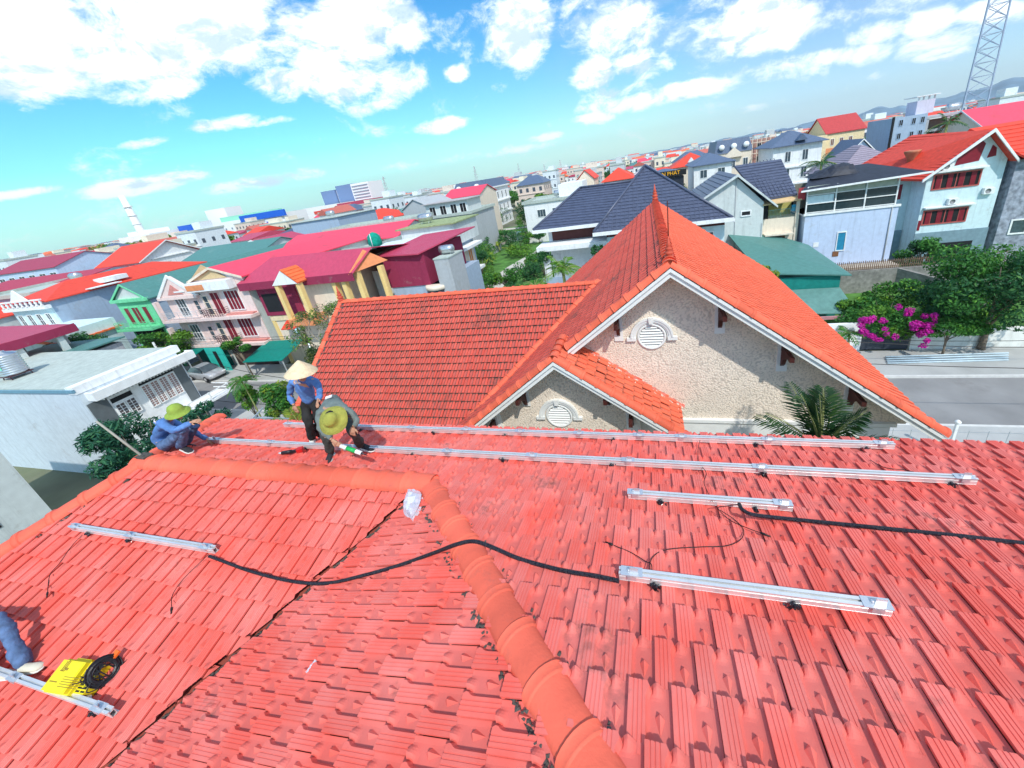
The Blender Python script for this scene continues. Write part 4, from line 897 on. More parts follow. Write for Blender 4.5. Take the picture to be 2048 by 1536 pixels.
# yellow house
r=bld('cream and yellow house with a long magenta roof and a columned roof porch',-37.6,-28.6,28,39,9.4,wCREAM,None)
mb=MB(); mb.prism([(-38.9,27.2,9.3),(-25.2,27.2,9.2),(-24.2,29.4,10.95),(-36.3,29.6,11.1)],(0,0,-.06)); mb.prism([(-36.3,29.6,11.1),(-24.2,29.4,10.95),(-24.2,40,9.4),(-36.3,40,9.4)],(0,0,-.06)); mb.build('roof',rMAG,r)
mb=MB(); mb.box(-38.9,-25.2,27.14,27.2,8.55,9.28); mb.build('fascia',wMAR,r)
mb=MB(); mb.box(-37.7,-32.9,27.8,27.97,5.6,8.6); mb.build('sheet_wall',wMAR,r); plate(r,'S',27.8,-37.3,-35.3,6.0,7.9,.02,'window',DKO)
plate(r,'S',28,-37.6,-28.6,5.0,5.5,.12,'string_course',mat('cream paint',(.80,.66,.42),.8)); plate(r,'S',28,-37.6,-37.2,0,5.0,.1,'pilaster',wYEL)
win(r,'S',28,-35.0,2.0,1.1,2.2,fm=wCREAM,pm=OLV,mull=0)
mb=MB(); coursed(mb,(-35.7,27.0,4.35),(-33.5,27.0,4.35),(-33.5,27.95,4.95),(-35.7,27.95,4.95),4,.04); mb.prism([(-35.7,27.0,4.35),(-33.5,27.0,4.35),(-33.5,27.95,4.95),(-35.7,27.95,4.95)],(0,0,-.06)); mb.build('window_hood',rRED,r)
mb=MB(); coursed(mb,(-30.3,26.1,9.1),(-30.3,27.9,9.1),(-31.7,27.9,10.4),(-31.7,26.1,10.4),5,.05); mb.prism([(-30.3,26.1,9.1),(-30.3,27.9,9.1),(-31.7,27.9,10.4),(-31.7,26.1,10.4)],(0,0,-.08)); mb.build('dormer_roof',rORG,r)
mb=MB(); mb.prism([(-33.4,26.2,9.0),(-30.3,26.2,9.0),(-31.7,26.2,10.4)],(0,.08,0)); mb.build('dormer_gable',wWHITE,r)
for x in (-33.1,-30.6): mb=MB(); mb.box(x-.2,x+.2,26.3,26.7,5.6,9.0); mb.build('column',wYEL,r)
mb=MB(); mb.box(-33.3,-30.4,26.2,28,4.9,5.6); mb.build('balcony',mat('orange baluster',(.75,.28,.12),.7),r)
plate(r,'S',28,-30.2,-28.7,5.7,8.4,.03,'panel',wCREAM)
for (x,y) in ((-27.8,27.6),(-26.7,27.6),(-25.4,28.0),(-24.0,29.5)): mb=MB(); mb.box(x-.22,x+.22,y-.22,y+.22,4.6,9.2); mb.box(x-.3,x+.3,y-.3,y+.3,4.5,4.9); mb.build('column',wYEL,r)
mb=MB(); mb.prism([(-25.6,27.1,9.15),(-23.6,30.2,9.5),(-24.8,28.9,10.9)],(.05,0,0)); mb.build('gable_panel',mat('orange baluster',(.75,.28,.12),.7),r)
mb=MB(); mb.box(-28.6,-22.3,28.4,33,0,4.5); mb.build('wing_wall',wGREY,r); mb=MB(); mb.box(-28.6,-22.3,27.2,28.4,4.2,4.5); mb.build('terrace',wYEL,r)
rail_(r,-28.4,-22.4,27.25,4.5,.9,mat('brass rail',(.6,.4,.2),.5),4,4,31)
plate(r,'S',33,-28,-25,5,8,.1,'rear_panel',wLG)
# maroon box house and grey neighbour
r=bld('grey house with a maroon sheet upper wall and a hanging black tarpaulin',-24.6,-19.1,31,40,6.6,wSLATE,None)
mb=MB(); mb.box(-24.7,-20.2,30.9,39,6.6,9.7); mb.build('upper_wall',wMAR,r)
mb=MB(); mb.prism([(-25.0,30.6,9.9),(-20.4,30.4,9.75),(-18.4,33.0,10.4),(-18.4,39.4,10.5),(-25,39.4,10.3)],(0,0,-.12)); mb.build('roof',rMAG,r)
mb=MB(); n=12; 
for i in range(n):
    a0,a1=-2.6+i*2.4/n,-2.6+(i+1)*2.4/n
    mb.add([(-19.6+1.2*math.cos(a0),31.2+1.1*math.sin(a0),6.4),(-19.6+1.2*math.cos(a1),31.2+1.1*math.sin(a1),6.4),(-19.6+1.0*math.cos(a1),31.2+1.*math.sin(a1),3.4+.3*math.sin(i*1.7)),(-19.6+1.*math.cos(a0),31.2+1.*math.sin(a0),3.4+.3*math.sin(i*1.7-1.7))],[(0,1,2,3)])
mb.build('tarpaulin',mat('dark tarpaulin',(.05,.06,.08),.7),r)
mb=MB(); mb.lathe((-19.6,31.2,6.2),[(1.25,0),(1.25,.35),(1.15,.4)],16); mb.build('round_balcony',wCREAM,r)
bld('plain grey cement tower house beside the maroon box',-19.0,-17.5,30.5,33.4,9.0,wGREY,('flat',.0,rFLT,dict(over=.05)))
# F: grey-white house with cream balcony, green flat roof
r=bld('pale grey house with a cream corner balcony and a mossy flat roof',-33.5,-22.4,38.5,46.5,8.4,wSLATE,None)
mb=MB(); mb.box(-29,-21.8,41,47.5,8.4,10.9); mb.build('upper_wall',wLG,r); mb=MB(); mb.box(-29.4,-21.5,40.6,48,10.9,11.05); mb.build('roof',mat('mossy roof',(.30,.36,.18),.9,var=.3,dirt=.3),r)
mb=MB(); mb.prism([(-31.5,37.8,9.3),(-22.2,38.2,9.9),(-22.2,41.2,10.2),(-31.5,41,9.7)],(0,0,-.12)); mb.build('canopy',mat('pale sheet',(.66,.72,.78),.5),r)
mb=MB(); mb.box(-22.39,-21.2,38.4,46,4.4,4.75); mb.box(-22.39,-20.9,38.2,46,7.6,7.95); mb.build('balcony',wWHITE,r)
plate(r,'E',-22.4,39,46,4.8,7.6,.05,'facade',wCREAM)
for y in (39.6,41.8,44.2): win(r,'E',-22.35,y,4.9,1.1,2.2,fm=wWHITE,pm=mat('orange curtain',(.62,.25,.08),.7),mull=1)
rail_(r,-30,-22.4,38.45,7.0,.7,GRL,2,10)
bld('weathered grey cement block behind the maroon-roofed houses',-42,-33.8,41,52,9.0,wGREY,('flat',.6,rFLT))
t=thing('wrapped_tank','round roof tank wrapped in green netting','water tank',(-33.4,41.5,9.2)); mb=MB(); mb.lathe((-33.4,41.5,9.2),[(.75,0),(.85,.5),(.8,1.2),(.5,1.7),(.1,1.9)],14); mb.build('netting',mat('green netting',(.0,.28,.20),.8,var=.3),t); mb=MB(); mb.tube([(-33.2,40.6,9.2),(-33.2,40.7,11.)],.04,6); mb.build('pole',FRW,t)
# long red tin roofs behind
bld('long pink-red tin roof running behind the twin pink houses',-56,-34,47,57,9.6,wLG,('gx',1.6,rPNK),name='warehouse',cat='warehouse')
bld('teal tin roofed hall behind the mint green house',-78,-60,46,58,9.2,wLG,('gx',2.2,rTEAL),name='warehouse',cat='warehouse')
bld('small magenta roofed house above the teal roof',-70,-62.5,52,60,10.2,wWHITE,('gy',1.3,rMAG,dict(trim=wWHITE)))
r=bld('house with a big orange-red gable roof and white gable front left of centre',-121,-107,58,70,9.8,wWHITE,('gx',3.6,rRED,dict(over=.7,trim=wWHITE))); plate(r,'E',-107,60,68,9.8,10.0,.3,'cornice',wWHITE)
for k in range(4): win(r,'S',58,-119+k*3,6.2,1.6,1.8)
bld('low blue-walled hall with a dark red roof at the left edge',-120,-89,38.5,50,9.9,wSLATE,('gx',1.0,mat('dark red tin',(.45,.03,.06),.5)),name='warehouse',cat='warehouse')
r=bld('pale blue block with a purple-red roof and open loggia at the far left',-152,-127,54,66,11.6,wBLUE,('gx',2.2,mat('purple red roof',(.36,.05,.09),.6)))
for k in range(6): win(r,'S',54,-150+k*4.0,8.2,2.2,2.2)
bld('blue rendered block behind the balustrade villa',-94,-78.5,30,46,9.9,wSLATE,('flat',.5,rFLT))
# ---------------- centre background
def vwin(r,f,xs,zs,w=.9,h=1.4,face='S',**k):
    for z in zs:
        for x in xs: win(r,face,f,x,z,w,h,**k)
r=bld('white four storey mansion with a blue mansard roof and arched windows',-60,-47.5,118,136,12.5,wWHITE,None,name='mansion',cat='mansion')
mb=MB(); mb.prism([(-60.3,117.8,12.5),(-47.2,117.8,12.5),(-48.6,119,15.2),(-58.9,119,15.2)],(0,17,0)); mb.build('mansard_roof',rSLB,r)
for z in (3.9,7.8,12.3): plate(r,'S',118,-60.4,-47.1,z,z+.4,.5,'cornice',wWHITE); plate(r,'E',-47.5,117.6,136,z,z+.4,.5,'cornice',wWHITE)
vwin(r,118,(-58.6,-55.6,-52.8,-50),(.8,4.8,8.8),1.2,2.0,pm=GLS); vwin(r,-47.5,(120,124,128,132),(.8,4.8,8.8),1.2,2.0,face='E')
for x in (-57.8,-51.5): mb=MB(); mb.lathe((x,118.2,13.4),[(.1,0),(.9,.05),(.9,.5),(.2,.7)],10,'y'); mb.build('dormer',wWHITE,r)
mb=MB(); mb.box(-60.3,-54,116.5,118,0,8.5); mb.build('bay',wWHITE,r); vwin(r,116.5,(-58.5,),(1,5),1.4,1.8,pm=wTEAL)
r=bld('grey house with a covered roof terrace left of the white mansion',-46,-32,68,80,9.6,wGREY,('flat',.5,rFLT))
mb=MB(); mb.box(-42,-33,69.5,76,9.6,12.2); mb.build('terrace_room',wLG,r); mb=MB(); mb.box(-42.6,-32.4,68.8,76.6,12.2,12.35); mb.build('terrace_roof',mat('grey sheet',(.45,.42,.42),.7),r); vwin(r,69.5,(-41.2,-38.9,-36.6,-34.6),(10.0,),1.2,1.6,pm=DKO)
bld('grey cement gable house left of the roof terrace house',-53,-46.3,78,90,11.5,wGREY,('gy',2.0,wGREY))
bld('bright red roofed house beyond the grey gable house',-50,-40,92,104,12.0,wCREAM,('gx',2.0,rPNK))
bld('green hipped hall left of the grey gable house',-66,-54,92,106,10.4,wLG,('hip',2.4,rTEAL),name='warehouse',cat='warehouse')
bld('orange-red roofed bungalow beyond the flat cement blocks',-74,-62,86,96,9.8,wCREAM,('hip',2.4,rRED))
bld('long flat grey-blue cement block in the middle distance',-56,-38,57.5,64,10.4,wSLATE,('flat',.7,rFLT),name='block',cat='block')
bld('tall blank blue-grey cement wall block with a brown slatted side',-72,-60,66,78,12.6,wSLATE,('flat',.0,rFLT),name='block',cat='block')
bld('small house with a dark hipped roof and white veranda columns',-84,-74,68,78,9.6,wWHITE,('hip',2.0,rDARK))
r=bld('white flat-roofed house with a planted roof edge behind the dark-tiled villa',-26.5,-15,84,96,8.6,wWHITE,('flat',.6,rFLT)); mb=MB(); mb.box(-19,-13.5,88,96,8.6,11.6); mb.build('roof_room',wWHITE,r); vwin(r,84,(-23.5,-20),(5.6,),1.8,1.5,mull=2)
bld('thin white house with a red roof and red balcony beyond the planted roof',-16,-12,97,107,11.5,wCREAM,('gy',2.2,rRED))
# dark-tiled villa behind the red gable
r=thing('dark_tiled_villa','white villa with dark slate tiled hip roofs right behind the red gable','house',(-3,42,0))
mb=MB(); mb.box(-9.6,5,37,50,0,9.3); mb.build('wall',wWHITE,r)
def tplane(root,A,B,Cc,Dd,m,n,name='roof',ribs=0):
    mb=MB(); coursed(mb,A,B,Cc,Dd,n,.06); mb.prism([A,B,Cc,Dd] if Vector(Cc)!=Vector(Dd) else [A,B,Cc],(0,0,-.15))
    if ribs:
        A_,B_,C_2,D_=[Vector(q) for q in (A,B,Cc,Dd)]; e=(B_-A_).normalized(); L=(B_-A_).length; N=e.cross((D_-A_)).normalized(); N=N if N.z>0 else -N
        up=(D_-A_); 
        for k in range(int(L/ribs)):
            s=(k+.5)*ribs; lo=A_+e*s
            # clip against side edges
            hgt=1.
            base=(D_-A_)-e*(D_-A_).dot(e); da=(D_-A_).dot(e); db=(C_2-A_).dot(e)
            if da>0 and s<da: hgt=min(hgt,s/da)
            if db<L and s>db: hgt=min(hgt,(L-s)/(L-db))
            if hgt>.03: mb.bar(lo+N*.07,lo+base*hgt+N*.04,.05,.05,up=N)
    return mb.build(name,m,root)
tplane(r,(-10.7,35.7,9.85),(-2.6,35.7,9.6),(-1.0,41.5,12.6),(-6.6,41.5,12.7),rDARK,15)
tplane(r,(-4.6,33.6,9.35),(6.6,33.6,9.2),(.0,40.6,13.9),(.0,40.6,13.9),rDARK,19,ribs=.36)
tplane(r,(6.6,33.6,9.2),(6.6,47,9.2),(.0,40.6,13.9),(.0,40.6,13.9),rDARK,14)
tplane(r,(-4.6,47,9.2),(-4.6,33.6,9.35),(.0,40.6,13.9),(.0,40.6,13.9),rDARK,14)
mb=MB(); 
for a,b in (((-4.6,33.6,9.4),(0,40.6,14.0)),((6.6,33.6,9.3),(0,40.6,14.0)),((-10.7,35.7,9.9),(-6.6,41.5,12.8)),((-6.6,41.5,12.8),(-1,41.5,12.7))): mb.tube([a,b],.12,6)
mb.build('ridge_cap',rDARK,r)
mb=MB(); mb.box(-10.8,-2.6,35.55,35.7,9.5,9.8); mb.box(-4.7,6.7,33.45,33.6,9.0,9.3); mb.box(6.6,6.75,33.5,47,8.95,9.2); mb.build('fascia',wWHITE,r)
mb=MB(); mb.box(-10.3,-3.6,34.4,37,7.9,8.35); mb.box(-9.9,-9.3,34.8,35.3,0,7.9); mb.box(-4.8,-4.2,34.8,35.3,0,7.9); mb.box(-10.2,-3.8,34.6,37,4.0,4.4); mb.build('porch',wWHITE,r)
mb=MB(); mb.box(-3.6,6.2,34.6,37,0,8.6); mb.build('front_wall',wSKY,r)
plate(r,'S',37,-9.2,-4.2,8.4,9.3,.1,'dark_band',mat('brown band',(.12,.04,.04),.7)); plate(r,'S',34.6,-3.6,6.2,8.6,8.95,.02,'dark_band',MT['brown band'])
win(r,'S',34.6,-.8,6.6,.8,1.1); win(r,'S',34.6,3.6,7.1,1.7,1.0)
mb=MB(); mb.box(-10.2,-3.9,34.5,34.62,4.4,5.3); mb.build('terrace_parapet',wSLATE,r)
# ---------------- right of centre
r=thing('grey_gable_house','light grey gabled house with dark tiled roofs and one small window','house',(9,47,0))
mb=MB(); mb.prism([(5.0,42,9.85),(8.5,42,11.6),(11.0,42,9.0),(11.0,42,0),(5.0,42,0)],(0,9,0)); mb.build('wall',wLG,r)
tplane(r,(4.1,51.5,9.3),(4.1,41.6,9.35),(8.5,41.6,11.85),(8.5,51.5,11.85),rDARK,10)
tplane(r,(12.0,41.6,8.6),(12.0,51.5,8.6),(8.5,51.5,11.85),(8.5,41.6,11.85),rDARK,10)
tplane(r,(10.9,42.6,9.2),(14.1,42.9,9.3),(13.8,47.6,12.4),(9.3,47.6,12.4),rDARK,13,ribs=.34)
mb=MB(); mb.prism([(4.0,41.5,9.3),(8.5,41.5,11.95),(12.1,41.5,8.6),(12.1,41.5,8.4),(8.5,41.5,11.7),(4.0,41.5,9.1)],(0,.1,0)); mb.build('roof_trim',wLG,r)
win(r,'S',42,9.05,7.95,.75,.36,ft=.11,mull=0,pm=DKO)
mb=MB(); mb.tube([(8.45,41.96,11.4),(8.45,41.96,0)],.03,6); mb.tube(smooth([(10.9,41.95,7.0),(10.85,41.95,5.6),(10.3,41.95,4.9),(9.0,41.95,4.6)],6),.02,5); mb.build('drain_pipe',wGREY,r)
mb=MB(); mb.box(11.0,14.3,42.8,50,0,7.15); mb.box(14.05,14.35,42.7,42.8,0,9.4); mb.build('balcony_wall',wCREAM,r)
mb=MB(); mb.prism([(10.9,41.9,8.75),(14.3,42.2,8.85),(14.3,43.3,9.25),(10.9,43.3,9.25)],(0,0,-.1)); mb.build('balcony_roof',mat('tan sheet',(.60,.42,.22),.7),r)
mb=MB(); mb.box(11.0,14.2,44.6,44.7,7.15,8.8); mb.build('balcony_back',mat('olive wall',(.50,.48,.16),.8),r)
mb=MB(); mb.box(11.0,11.7,43.0,44.5,7.15,8.8); mb.build('balcony_side',DKO,r)
mb=MB()
for k in range(20): mb.bar((11.75+k*.125,42.85,7.15),(11.75+k*.125,42.85,8.0),.02)
mb.bar((11.7,42.85,8.0),(14.2,42.85,8.0),.04); mb.build('railing',mat('sea green rail',(.25,.45,.38),.5),r)
mb=MB(); mb.box(13.7,14.2,42.86,42.9,7.7,8.3); mb.build('hanging_cloth',mat('blue cloth',(.05,.35,.55),.8),r)
mb=MB(); mb.box(14.0,14.6,42.3,42.4,8.75,9.85); mb.build('red_panel',mat('red panel',(.42,.05,.06),.6),r)
win(r,'S',42.8,11.7,3.9,1.6,1.5,fm=wCREAM,pm=BRN,mull=1); mb=MB(); mb.box(11.3,13.8,42.0,42.8,5.6,5.75); mb.build('window_hood',wCREAM,r)
# terrace house: pale blue wall with glazed terrace
r=thing('glazed_terrace_house','pale blue house with a black-roofed glazed terrace on top','house',(18.4,46,0))
mb=MB(); mb.box(14.65,22.1,42,54,1.4,7.3); mb.build('wall',W('periwinkle',(.52,.62,.80),dirt=.14,ds=.5),r)
mb=MB(); mb.box(14.5,22.2,41.9,42.05,7.3,7.42); mb.box(14.5,22.2,41.9,54,7.22,7.3); mb.build('floor_slab',wWHITE,r)
mb=MB()
for x in (14.65,17.0,19.35,21.75): mb.bar((x,42.0,7.42),(x,42.0,9.9),.10)
for z_ in (7.5,8.3,9.1): mb.bar((14.65,41.98,z_),(21.8,41.98,z_),.07)
for yy in (44.5,47,49.5): mb.bar((21.8,yy,7.4),(21.8,yy,10),.1)
mb.build('terrace_frame',FRW,r)
mb=MB(); mb.box(14.7,21.7,42.05,42.07,7.45,8.25); mb.box(17.0,21.7,42.05,42.07,8.33,9.08); mb.build('glazing',mat('dark glazing',(.03,.05,.06),.1,spec=.8),r)
mb=MB(); mb.box(14.7,16.9,42.1,42.12,8.3,9.0); mb.build('light_panel',wSKY,r); mb=MB(); mb.box(14.7,21.7,42.1,42.13,9.12,9.9); mb.build('clear_sheet',mat('hazy sheet',(.45,.50,.42),.3),r)
mb=MB(); mb.box(14.7,21.6,45.5,45.6,7.4,9.9); mb.build('inner_wall',mat('drab wall',(.22,.22,.18),.8),r)
mb=MB(); mb.prism([(13.9,41.3,9.65),(23.6,41.2,10.0),(21.2,46.5,10.9),(17.0,47.5,10.75)],(0,0,-.10)); mb.build('roof',rBLK,r)
mb=MB(); mb.prism([(13.85,41.22,9.7),(23.65,41.12,10.05),(23.65,41.12,9.9),(13.85,41.22,9.55)],(0,.08,0)); mb.build('roof_edge',FRW,r)
plate(r,'S',42,15.6,16.05,4.1,4.55,.04,'vent_window',FRW); win(r,'S',42,17.6,3.6,.62,1.7,fm=wWHITE,pm=mat('blue pane',(.03,.25,.42),.3),mull=0)
plate(r,'S',42,17.35,17.85,3.0,3.5,.05,'broken_patch',BRN)
mb=MB(); mb.tube([(21.6,41.95,7.2),(21.6,41.95,1.5)],.05,6); mb.build('drain_pipe',wGREY,r)
mb=MB(); mb.box(16.0,22.3,40.6,41.99,1.4,2.1); mb.build('plinth',mat('tan plinth',(.50,.42,.34),.9,dirt=.4),r)
t=thing('tarp_heap','black tarpaulin heap on the glazed terrace roof','tarpaulin',(17.8,46,10.6)); mb=MB()
rg=random.Random(2)
gv=[];n=9
for i in range(n):
    for j in range(n): u,v=i/(n-1),j/(n-1); gv.append((15.6+u*4.2,44+v*2.6,10.35+.05*v+(1.0+.5*u)*math.sin(math.pi*min(1,u*1.0))**.5*math.sin(math.pi*v)*rg.uniform(.7,1.1)*(.5+.5*u)))
mb.add(gv,[(i*n+j,(i+1)*n+j,(i+1)*n+j+1,i*n+j+1) for i in range(n-1) for j in range(n-1)]); mb.build('tarpaulin',rBLK,t)
# white gable house with red roof and dark red windows
r=thing('red_roof_villa','pale cyan three storey house with a red roof and dark red window shutters','house',(29,51,0))
yF=47; mb=MB(); mb.prism([(26.6,yF,9.0),(30.4,yF,12.2),(32.5,yF,9.6),(32.5,yF,0),(26.6,yF,0)],(0,11,0)); mb.build('wall',wSKY,r)
mb=MB(); mb.box(25.0,26.59,49.2,57,0,8.9); mb.build('side_wing',W('shade cyan',(.56,.72,.76)),r)  # darker copy of the pale cyan, shade painted into the wing colour
tplane(r,(23.1,57.5,8.6),(25.9,46.2,8.7),(30.45,46.2,12.35),(30.45,58,12.35),rRED,16)
tplane(r,(32.7,46.2,9.5),(32.7,58,9.5),(30.45,58,12.35),(30.45,46.2,12.35),rRED,8)
mb=MB(); mb.prism([(25.8,46.1,8.7),(30.45,46.1,12.45),(32.8,46.1,9.5),(32.8,46.1,9.25),(30.45,46.1,12.15),(25.8,46.1,8.45)],(0,.12,0)); mb.build('roof_trim',wWHITE,r)
mb=MB(); mb.lathe((26.9,50.6,9.9),[(.35,0),(.4,.5),(.75,1.1),(.8,1.25),(.7,1.3)],4); mb.build('roof_funnel',mat('terracotta vent',(.50,.18,.10),.8),r)
def poly_win(pts,m,nm='gable_window'):
    mb=MB(); mb.prism([(x,yF-.03,z) for x,z in pts],(0,.028,0)); return mb.build(nm,m,r)
poly_win([(28.55,9.55),(30.35,9.75),(30.55,11.2),(30.15,11.6),(28.85,10.95)],DKR)
poly_win([(30.9,9.9),(31.55,10.0),(31.45,10.7),(31.1,11.0)],DKR); poly_win([(27.35,9.25),(28.1,9.35),(28.15,10.2),(27.45,9.75)],mat('dark olive',(.08,.08,.05),.6))
o=win(r,'S',yF,27.2,7.6,3.5,1.25,fm=mat('red frame',(.45,.10,.09),.5),pm=DKO,mull=5,ft=.12); 
for k in range(4): plate(r,'S',yF,27.35+k*.9,27.75+k*.9,7.62,8.83,.025,'shutter',DKR,out=.03)
o=win(r,'S',yF,27.0,4.2,3.4,1.25,fm=MT['red frame'],pm=DKO,mull=5,ft=.12)
for k in range(4): plate(r,'S',yF,27.15+k*.9,27.55+k*.9,4.22,5.43,.025,'shutter',DKR,out=.03)
plate(r,'S',yF,27.0,31.0,9.12,9.28,.5,'window_canopy',wWHITE); plate(r,'S',yF,26.8,30.8,5.75,5.88,.4,'window_canopy',wWHITE)
ac(r,'S',yF,27.5,9.3); ac(r,'S',yF,28.6,5.95); ac(r,'S',yF,31.2,6.6)
plate(r,'S',49.2,25.5,25.85,6.6,8.1,.04,'slit_window',DKR); plate(r,'S',49.2,25.4,25.75,3.6,4.9,.04,'slit_window',DKR); plate(r,'S',yF,26.65,26.85,3.6,4.6,.04,'slit_window',DKR)
mb=MB(); mb.box(26.55,32.55,yF-.06,yF-.002,0,3.3); mb.box(24.9,26.5,49.1,49.19,0,3.3); mb.build('base_band',mat('teal grey paint',(.20,.30,.36),.8),r)
plate(r,'S',yF-.06,28,31.5,.3,2.1,.03,'garage_opening',DKO)
r=bld('grey stone-clad house with a bright red tiled roof at the right edge',33.0,46,46.6,60,9.4,wSTN,None)
tplane(r,(32.9,45.8,9.7),(50,45.8,9.9),(50,50.5,12.9),(31.2,50.5,12.5),rRED,9); tplane(r,(50,55.2,9.9),(32.9,55.2,9.7),(31.2,50.5,12.5),(50,50.5,12.9),rRED,9)
win(r,'S',46.6,35.0,5.9,2.0,2.6,mull=1,ft=.14); win(r,'S',46.6,34.0,2.6,3.4,1.2,mull=2,ft=.14)
# green shed
r=thing('green_tin_shed','teal green tin shed with a ribbed lean-to right behind the red gable','shed',(11.5,36,0))
RIB=mat('teal ribbed sheet',(.02,.30,.26),.5,bump=.6,bs=9.,kind='wavex')
mb=MB(); mb.box(8.2,14.6,33.4,42.6,0,3.95); mb.build('wall',RIB,r)
mb=MB(); mb.prism([(8.8,33.1,4.6),(15.2,33.1,3.95),(14.9,41.2,4.6),(12.6,43.2,5.4),(7.9,42,6.2)],(0,0,-.1)); mb.build('roof',rTEAL,r)
mb=MB(); mb.prism([(9.6,30.6,2.0),(15.0,30.9,1.6),(14.6,33.3,2.9),(9.6,33.3,2.95)],(0,0,-.06)); mb.build('lean_to_roof',mat('ribbed pale teal sheet',(.20,.42,.38),.45,bump=.8,bs=8.,kind='wavex'),r)
mb=MB(); mb.box(9.6,15.0,30.5,30.6,1.35,1.6); mb.build('gutter',mat('pink gutter',(.6,.3,.32),.6),r)
# walls around the gate
a=thing('mossy_wall','mossy stained concrete retaining wall with a slatted fence on top','wall',(21,39.6,0))
mb=MB(); mb.box(14.8,30,39.3,39.7,0,2.2); mb.prism([(21.5,39.3,2.2),(24.9,34.5,1.4),(24.9,34.5,0),(21.5,39.3,0)],(.3,0,0)); mb.build('concrete',wOLD,a)
mb=MB()
for k in range(95): x=15+k*.155; m_=.02; mb.bar((x,39.5,2.2),(x+random.uniform(-.02,.02),39.5,3.05+random.uniform(-.05,.05)),.05 if k<60 else .025)
for z_ in (2.45,2.9): mb.bar((15,39.48,z_),(29.8,39.48,z_),.03)
mb.build('slat_fence',mat('bamboo slat',(.20,.13,.09),.8,var=.4,sc_=8),a)
a=thing('garden_wall','low cream street wall under the hedge beside the dark gate','wall',(19.5,27.8,0)); mb=MB(); mb.box(16.75,23.6,27.7,27.95,0,1.5); mb.build('panel',W('weathered white',(.76,.78,.74),dirt=.25),a); mb=MB(); mb.box(23.3,23.7,27.6,28.05,0,1.6); mb.build('pier',wCREAM,a)
mb=MB(); mb.box(10.5,13.9,27.7,27.95,0,2.2); o=mb.build('panel',wWHITE,a)
a=thing('metal_gate','dark double metal gate in the street wall','gate',(15.3,27.8,0)); 
for k in range(2): mb=MB(); mb.box(13.95+k*1.38,15.31+k*1.38,27.78,27.84,.15,1.75); mb.build('leaf',mat('dark gate paint',(.05,.06,.08),.5),a)
mb=MB()
for k in range(14): mb.bar((14.0+k*.2,27.81,1.75),(14.0+k*.2,27.81,1.95+.05*math.sin(k*1.1)),.03)
mb.build('spear_tops',MT['dark gate paint'],a)
a=thing('stacked_pipes','bundle of long pale blue steel pipes lying on the far pavement','pipes',(18,26.1,.14))
for k in range(6): mb=MB(); mb.tube([(14.6+.05*k,25.75+k*.15,.2+.06*(k%2)),(20.8+.1*k,25.95+k*.15,.2+.06*(k%2))],.055,6); mb.build('pipe',mat('pale blue steel',(.50,.62,.68),.4),a)
# villa fence posts at the near kerb
a=thing('villa_fence','cream fence with thin bars and round-topped posts behind the far eave','fence',(9,16.8,0))
mb=MB(); mb.box(3,30,17.2,17.4,0,.3); mb.build('base_wall',wCREAM,a)
for x in (6.9,9.9,12.9): mb=MB(); mb.box(x-.05,x+.05,17.25,17.35,.5,1.9); mb.lathe((x,17.3,1.9),[(.05,0),(.11,.07),(.11,.13),(.04,.2)],10); mb.build('post',wWHITE,a)
mb=MB()
for k in range(34): mb.bar((5.+k*.7,17.3,.55),(5.+k*.7,17.3,1.55),.018)
mb.bar((4.8,17.3,1.45),(29,17.3,1.45),.02); mb.build('bars',STL,a)
a=thing('porch_roof','dark corner of a small porch roof below the right end of the red gable','porch',(5.2,10,0)); mb=MB(); mb.prism([(3.6,9.0,5.2),(5.6,9.2,5.0),(6.4,11.5,4.6),(4.2,12,5.0)],(0,0,-.2)); mb.build('slab',mat('brown slab',(.22,.17,.12),.9),a); mb=MB(); mb.box(4.4,4.8,10,10.4,0,4.4); mb.build('post',wCREAM,a)
a=thing('glass_canopy','dark blue glazed canopy in the gap beyond the left end of the far eave','canopy',(-14.5,8,0)); mb=MB(); mb.prism([(-15.6,8.2,7.35),(-11,8.2,7.35),(-11,9.2,7.55),(-15.6,9.2,7.55)],(0,0,-.08)); mb.build('panel',mat('dark blue glazing',(.02,.05,.08),.15,spec=.7),a); mb=MB(); mb.bar((-15.7,8.1,7.3),(-15.3,9.5,7.9),.05); mb.bar((-15.6,9.22,7.62),(-11,9.22,7.62),.05); mb.build('frame',STL,a)
# ---------------- landmark buildings farther away
r=bld('white two storey house with a slate blue hipped roof right of the shop sign',9.2,16,84,95,11.4,wWHITE,('hip',1.9,rSLB,dict(over=.6))); vwin(r,84,(10.4,13.6),(9.0,6.2),1.2,1.4,pm=GLS)
r=bld('cream baroque house with blue mansard dormers and pediments',15.5,23,100,112,12.4,wCREAM,None,name='mansion',cat='mansion'); mb=MB(); mb.prism([(15.3,99.8,12.4),(23.2,99.8,12.4),(22.5,100.6,15.2),(16,100.6,15.2)],(0,11,0)); mb.build('mansard_roof',rSLB,r)
mb=MB(); mb.prism([(17.4,99.2,11.8),(21.2,99.2,11.8),(19.3,99.2,13.4)],(0,.5,0)); mb.box(17.5,21.1,99.2,99.99,11.4,11.8); mb.build('pediment',wCREAM,r); vwin(r,100,(16.2,18.8,21.4),(9.2,5.8),.9,1.7)
for x in (16.5,19,21.5): mb=MB(); mb.lathe((x+.3,99.9,13.7),[(.1,0),(.6,.05),(.6,.4),(.15,.5)],10,'y'); mb.build('dormer',wWHITE,r)
r=bld('unfinished pink brick building with bamboo scaffolding',24.5,32,114,124,14.2,W('raw brick',(.42,.24,.20),var=.2),None,name='building_site',cat='building site'); mb=MB()
for k in range(9): mb.bar((24.2+k*1,113.2,6),(24.2+k*1,113.2,15),.12)
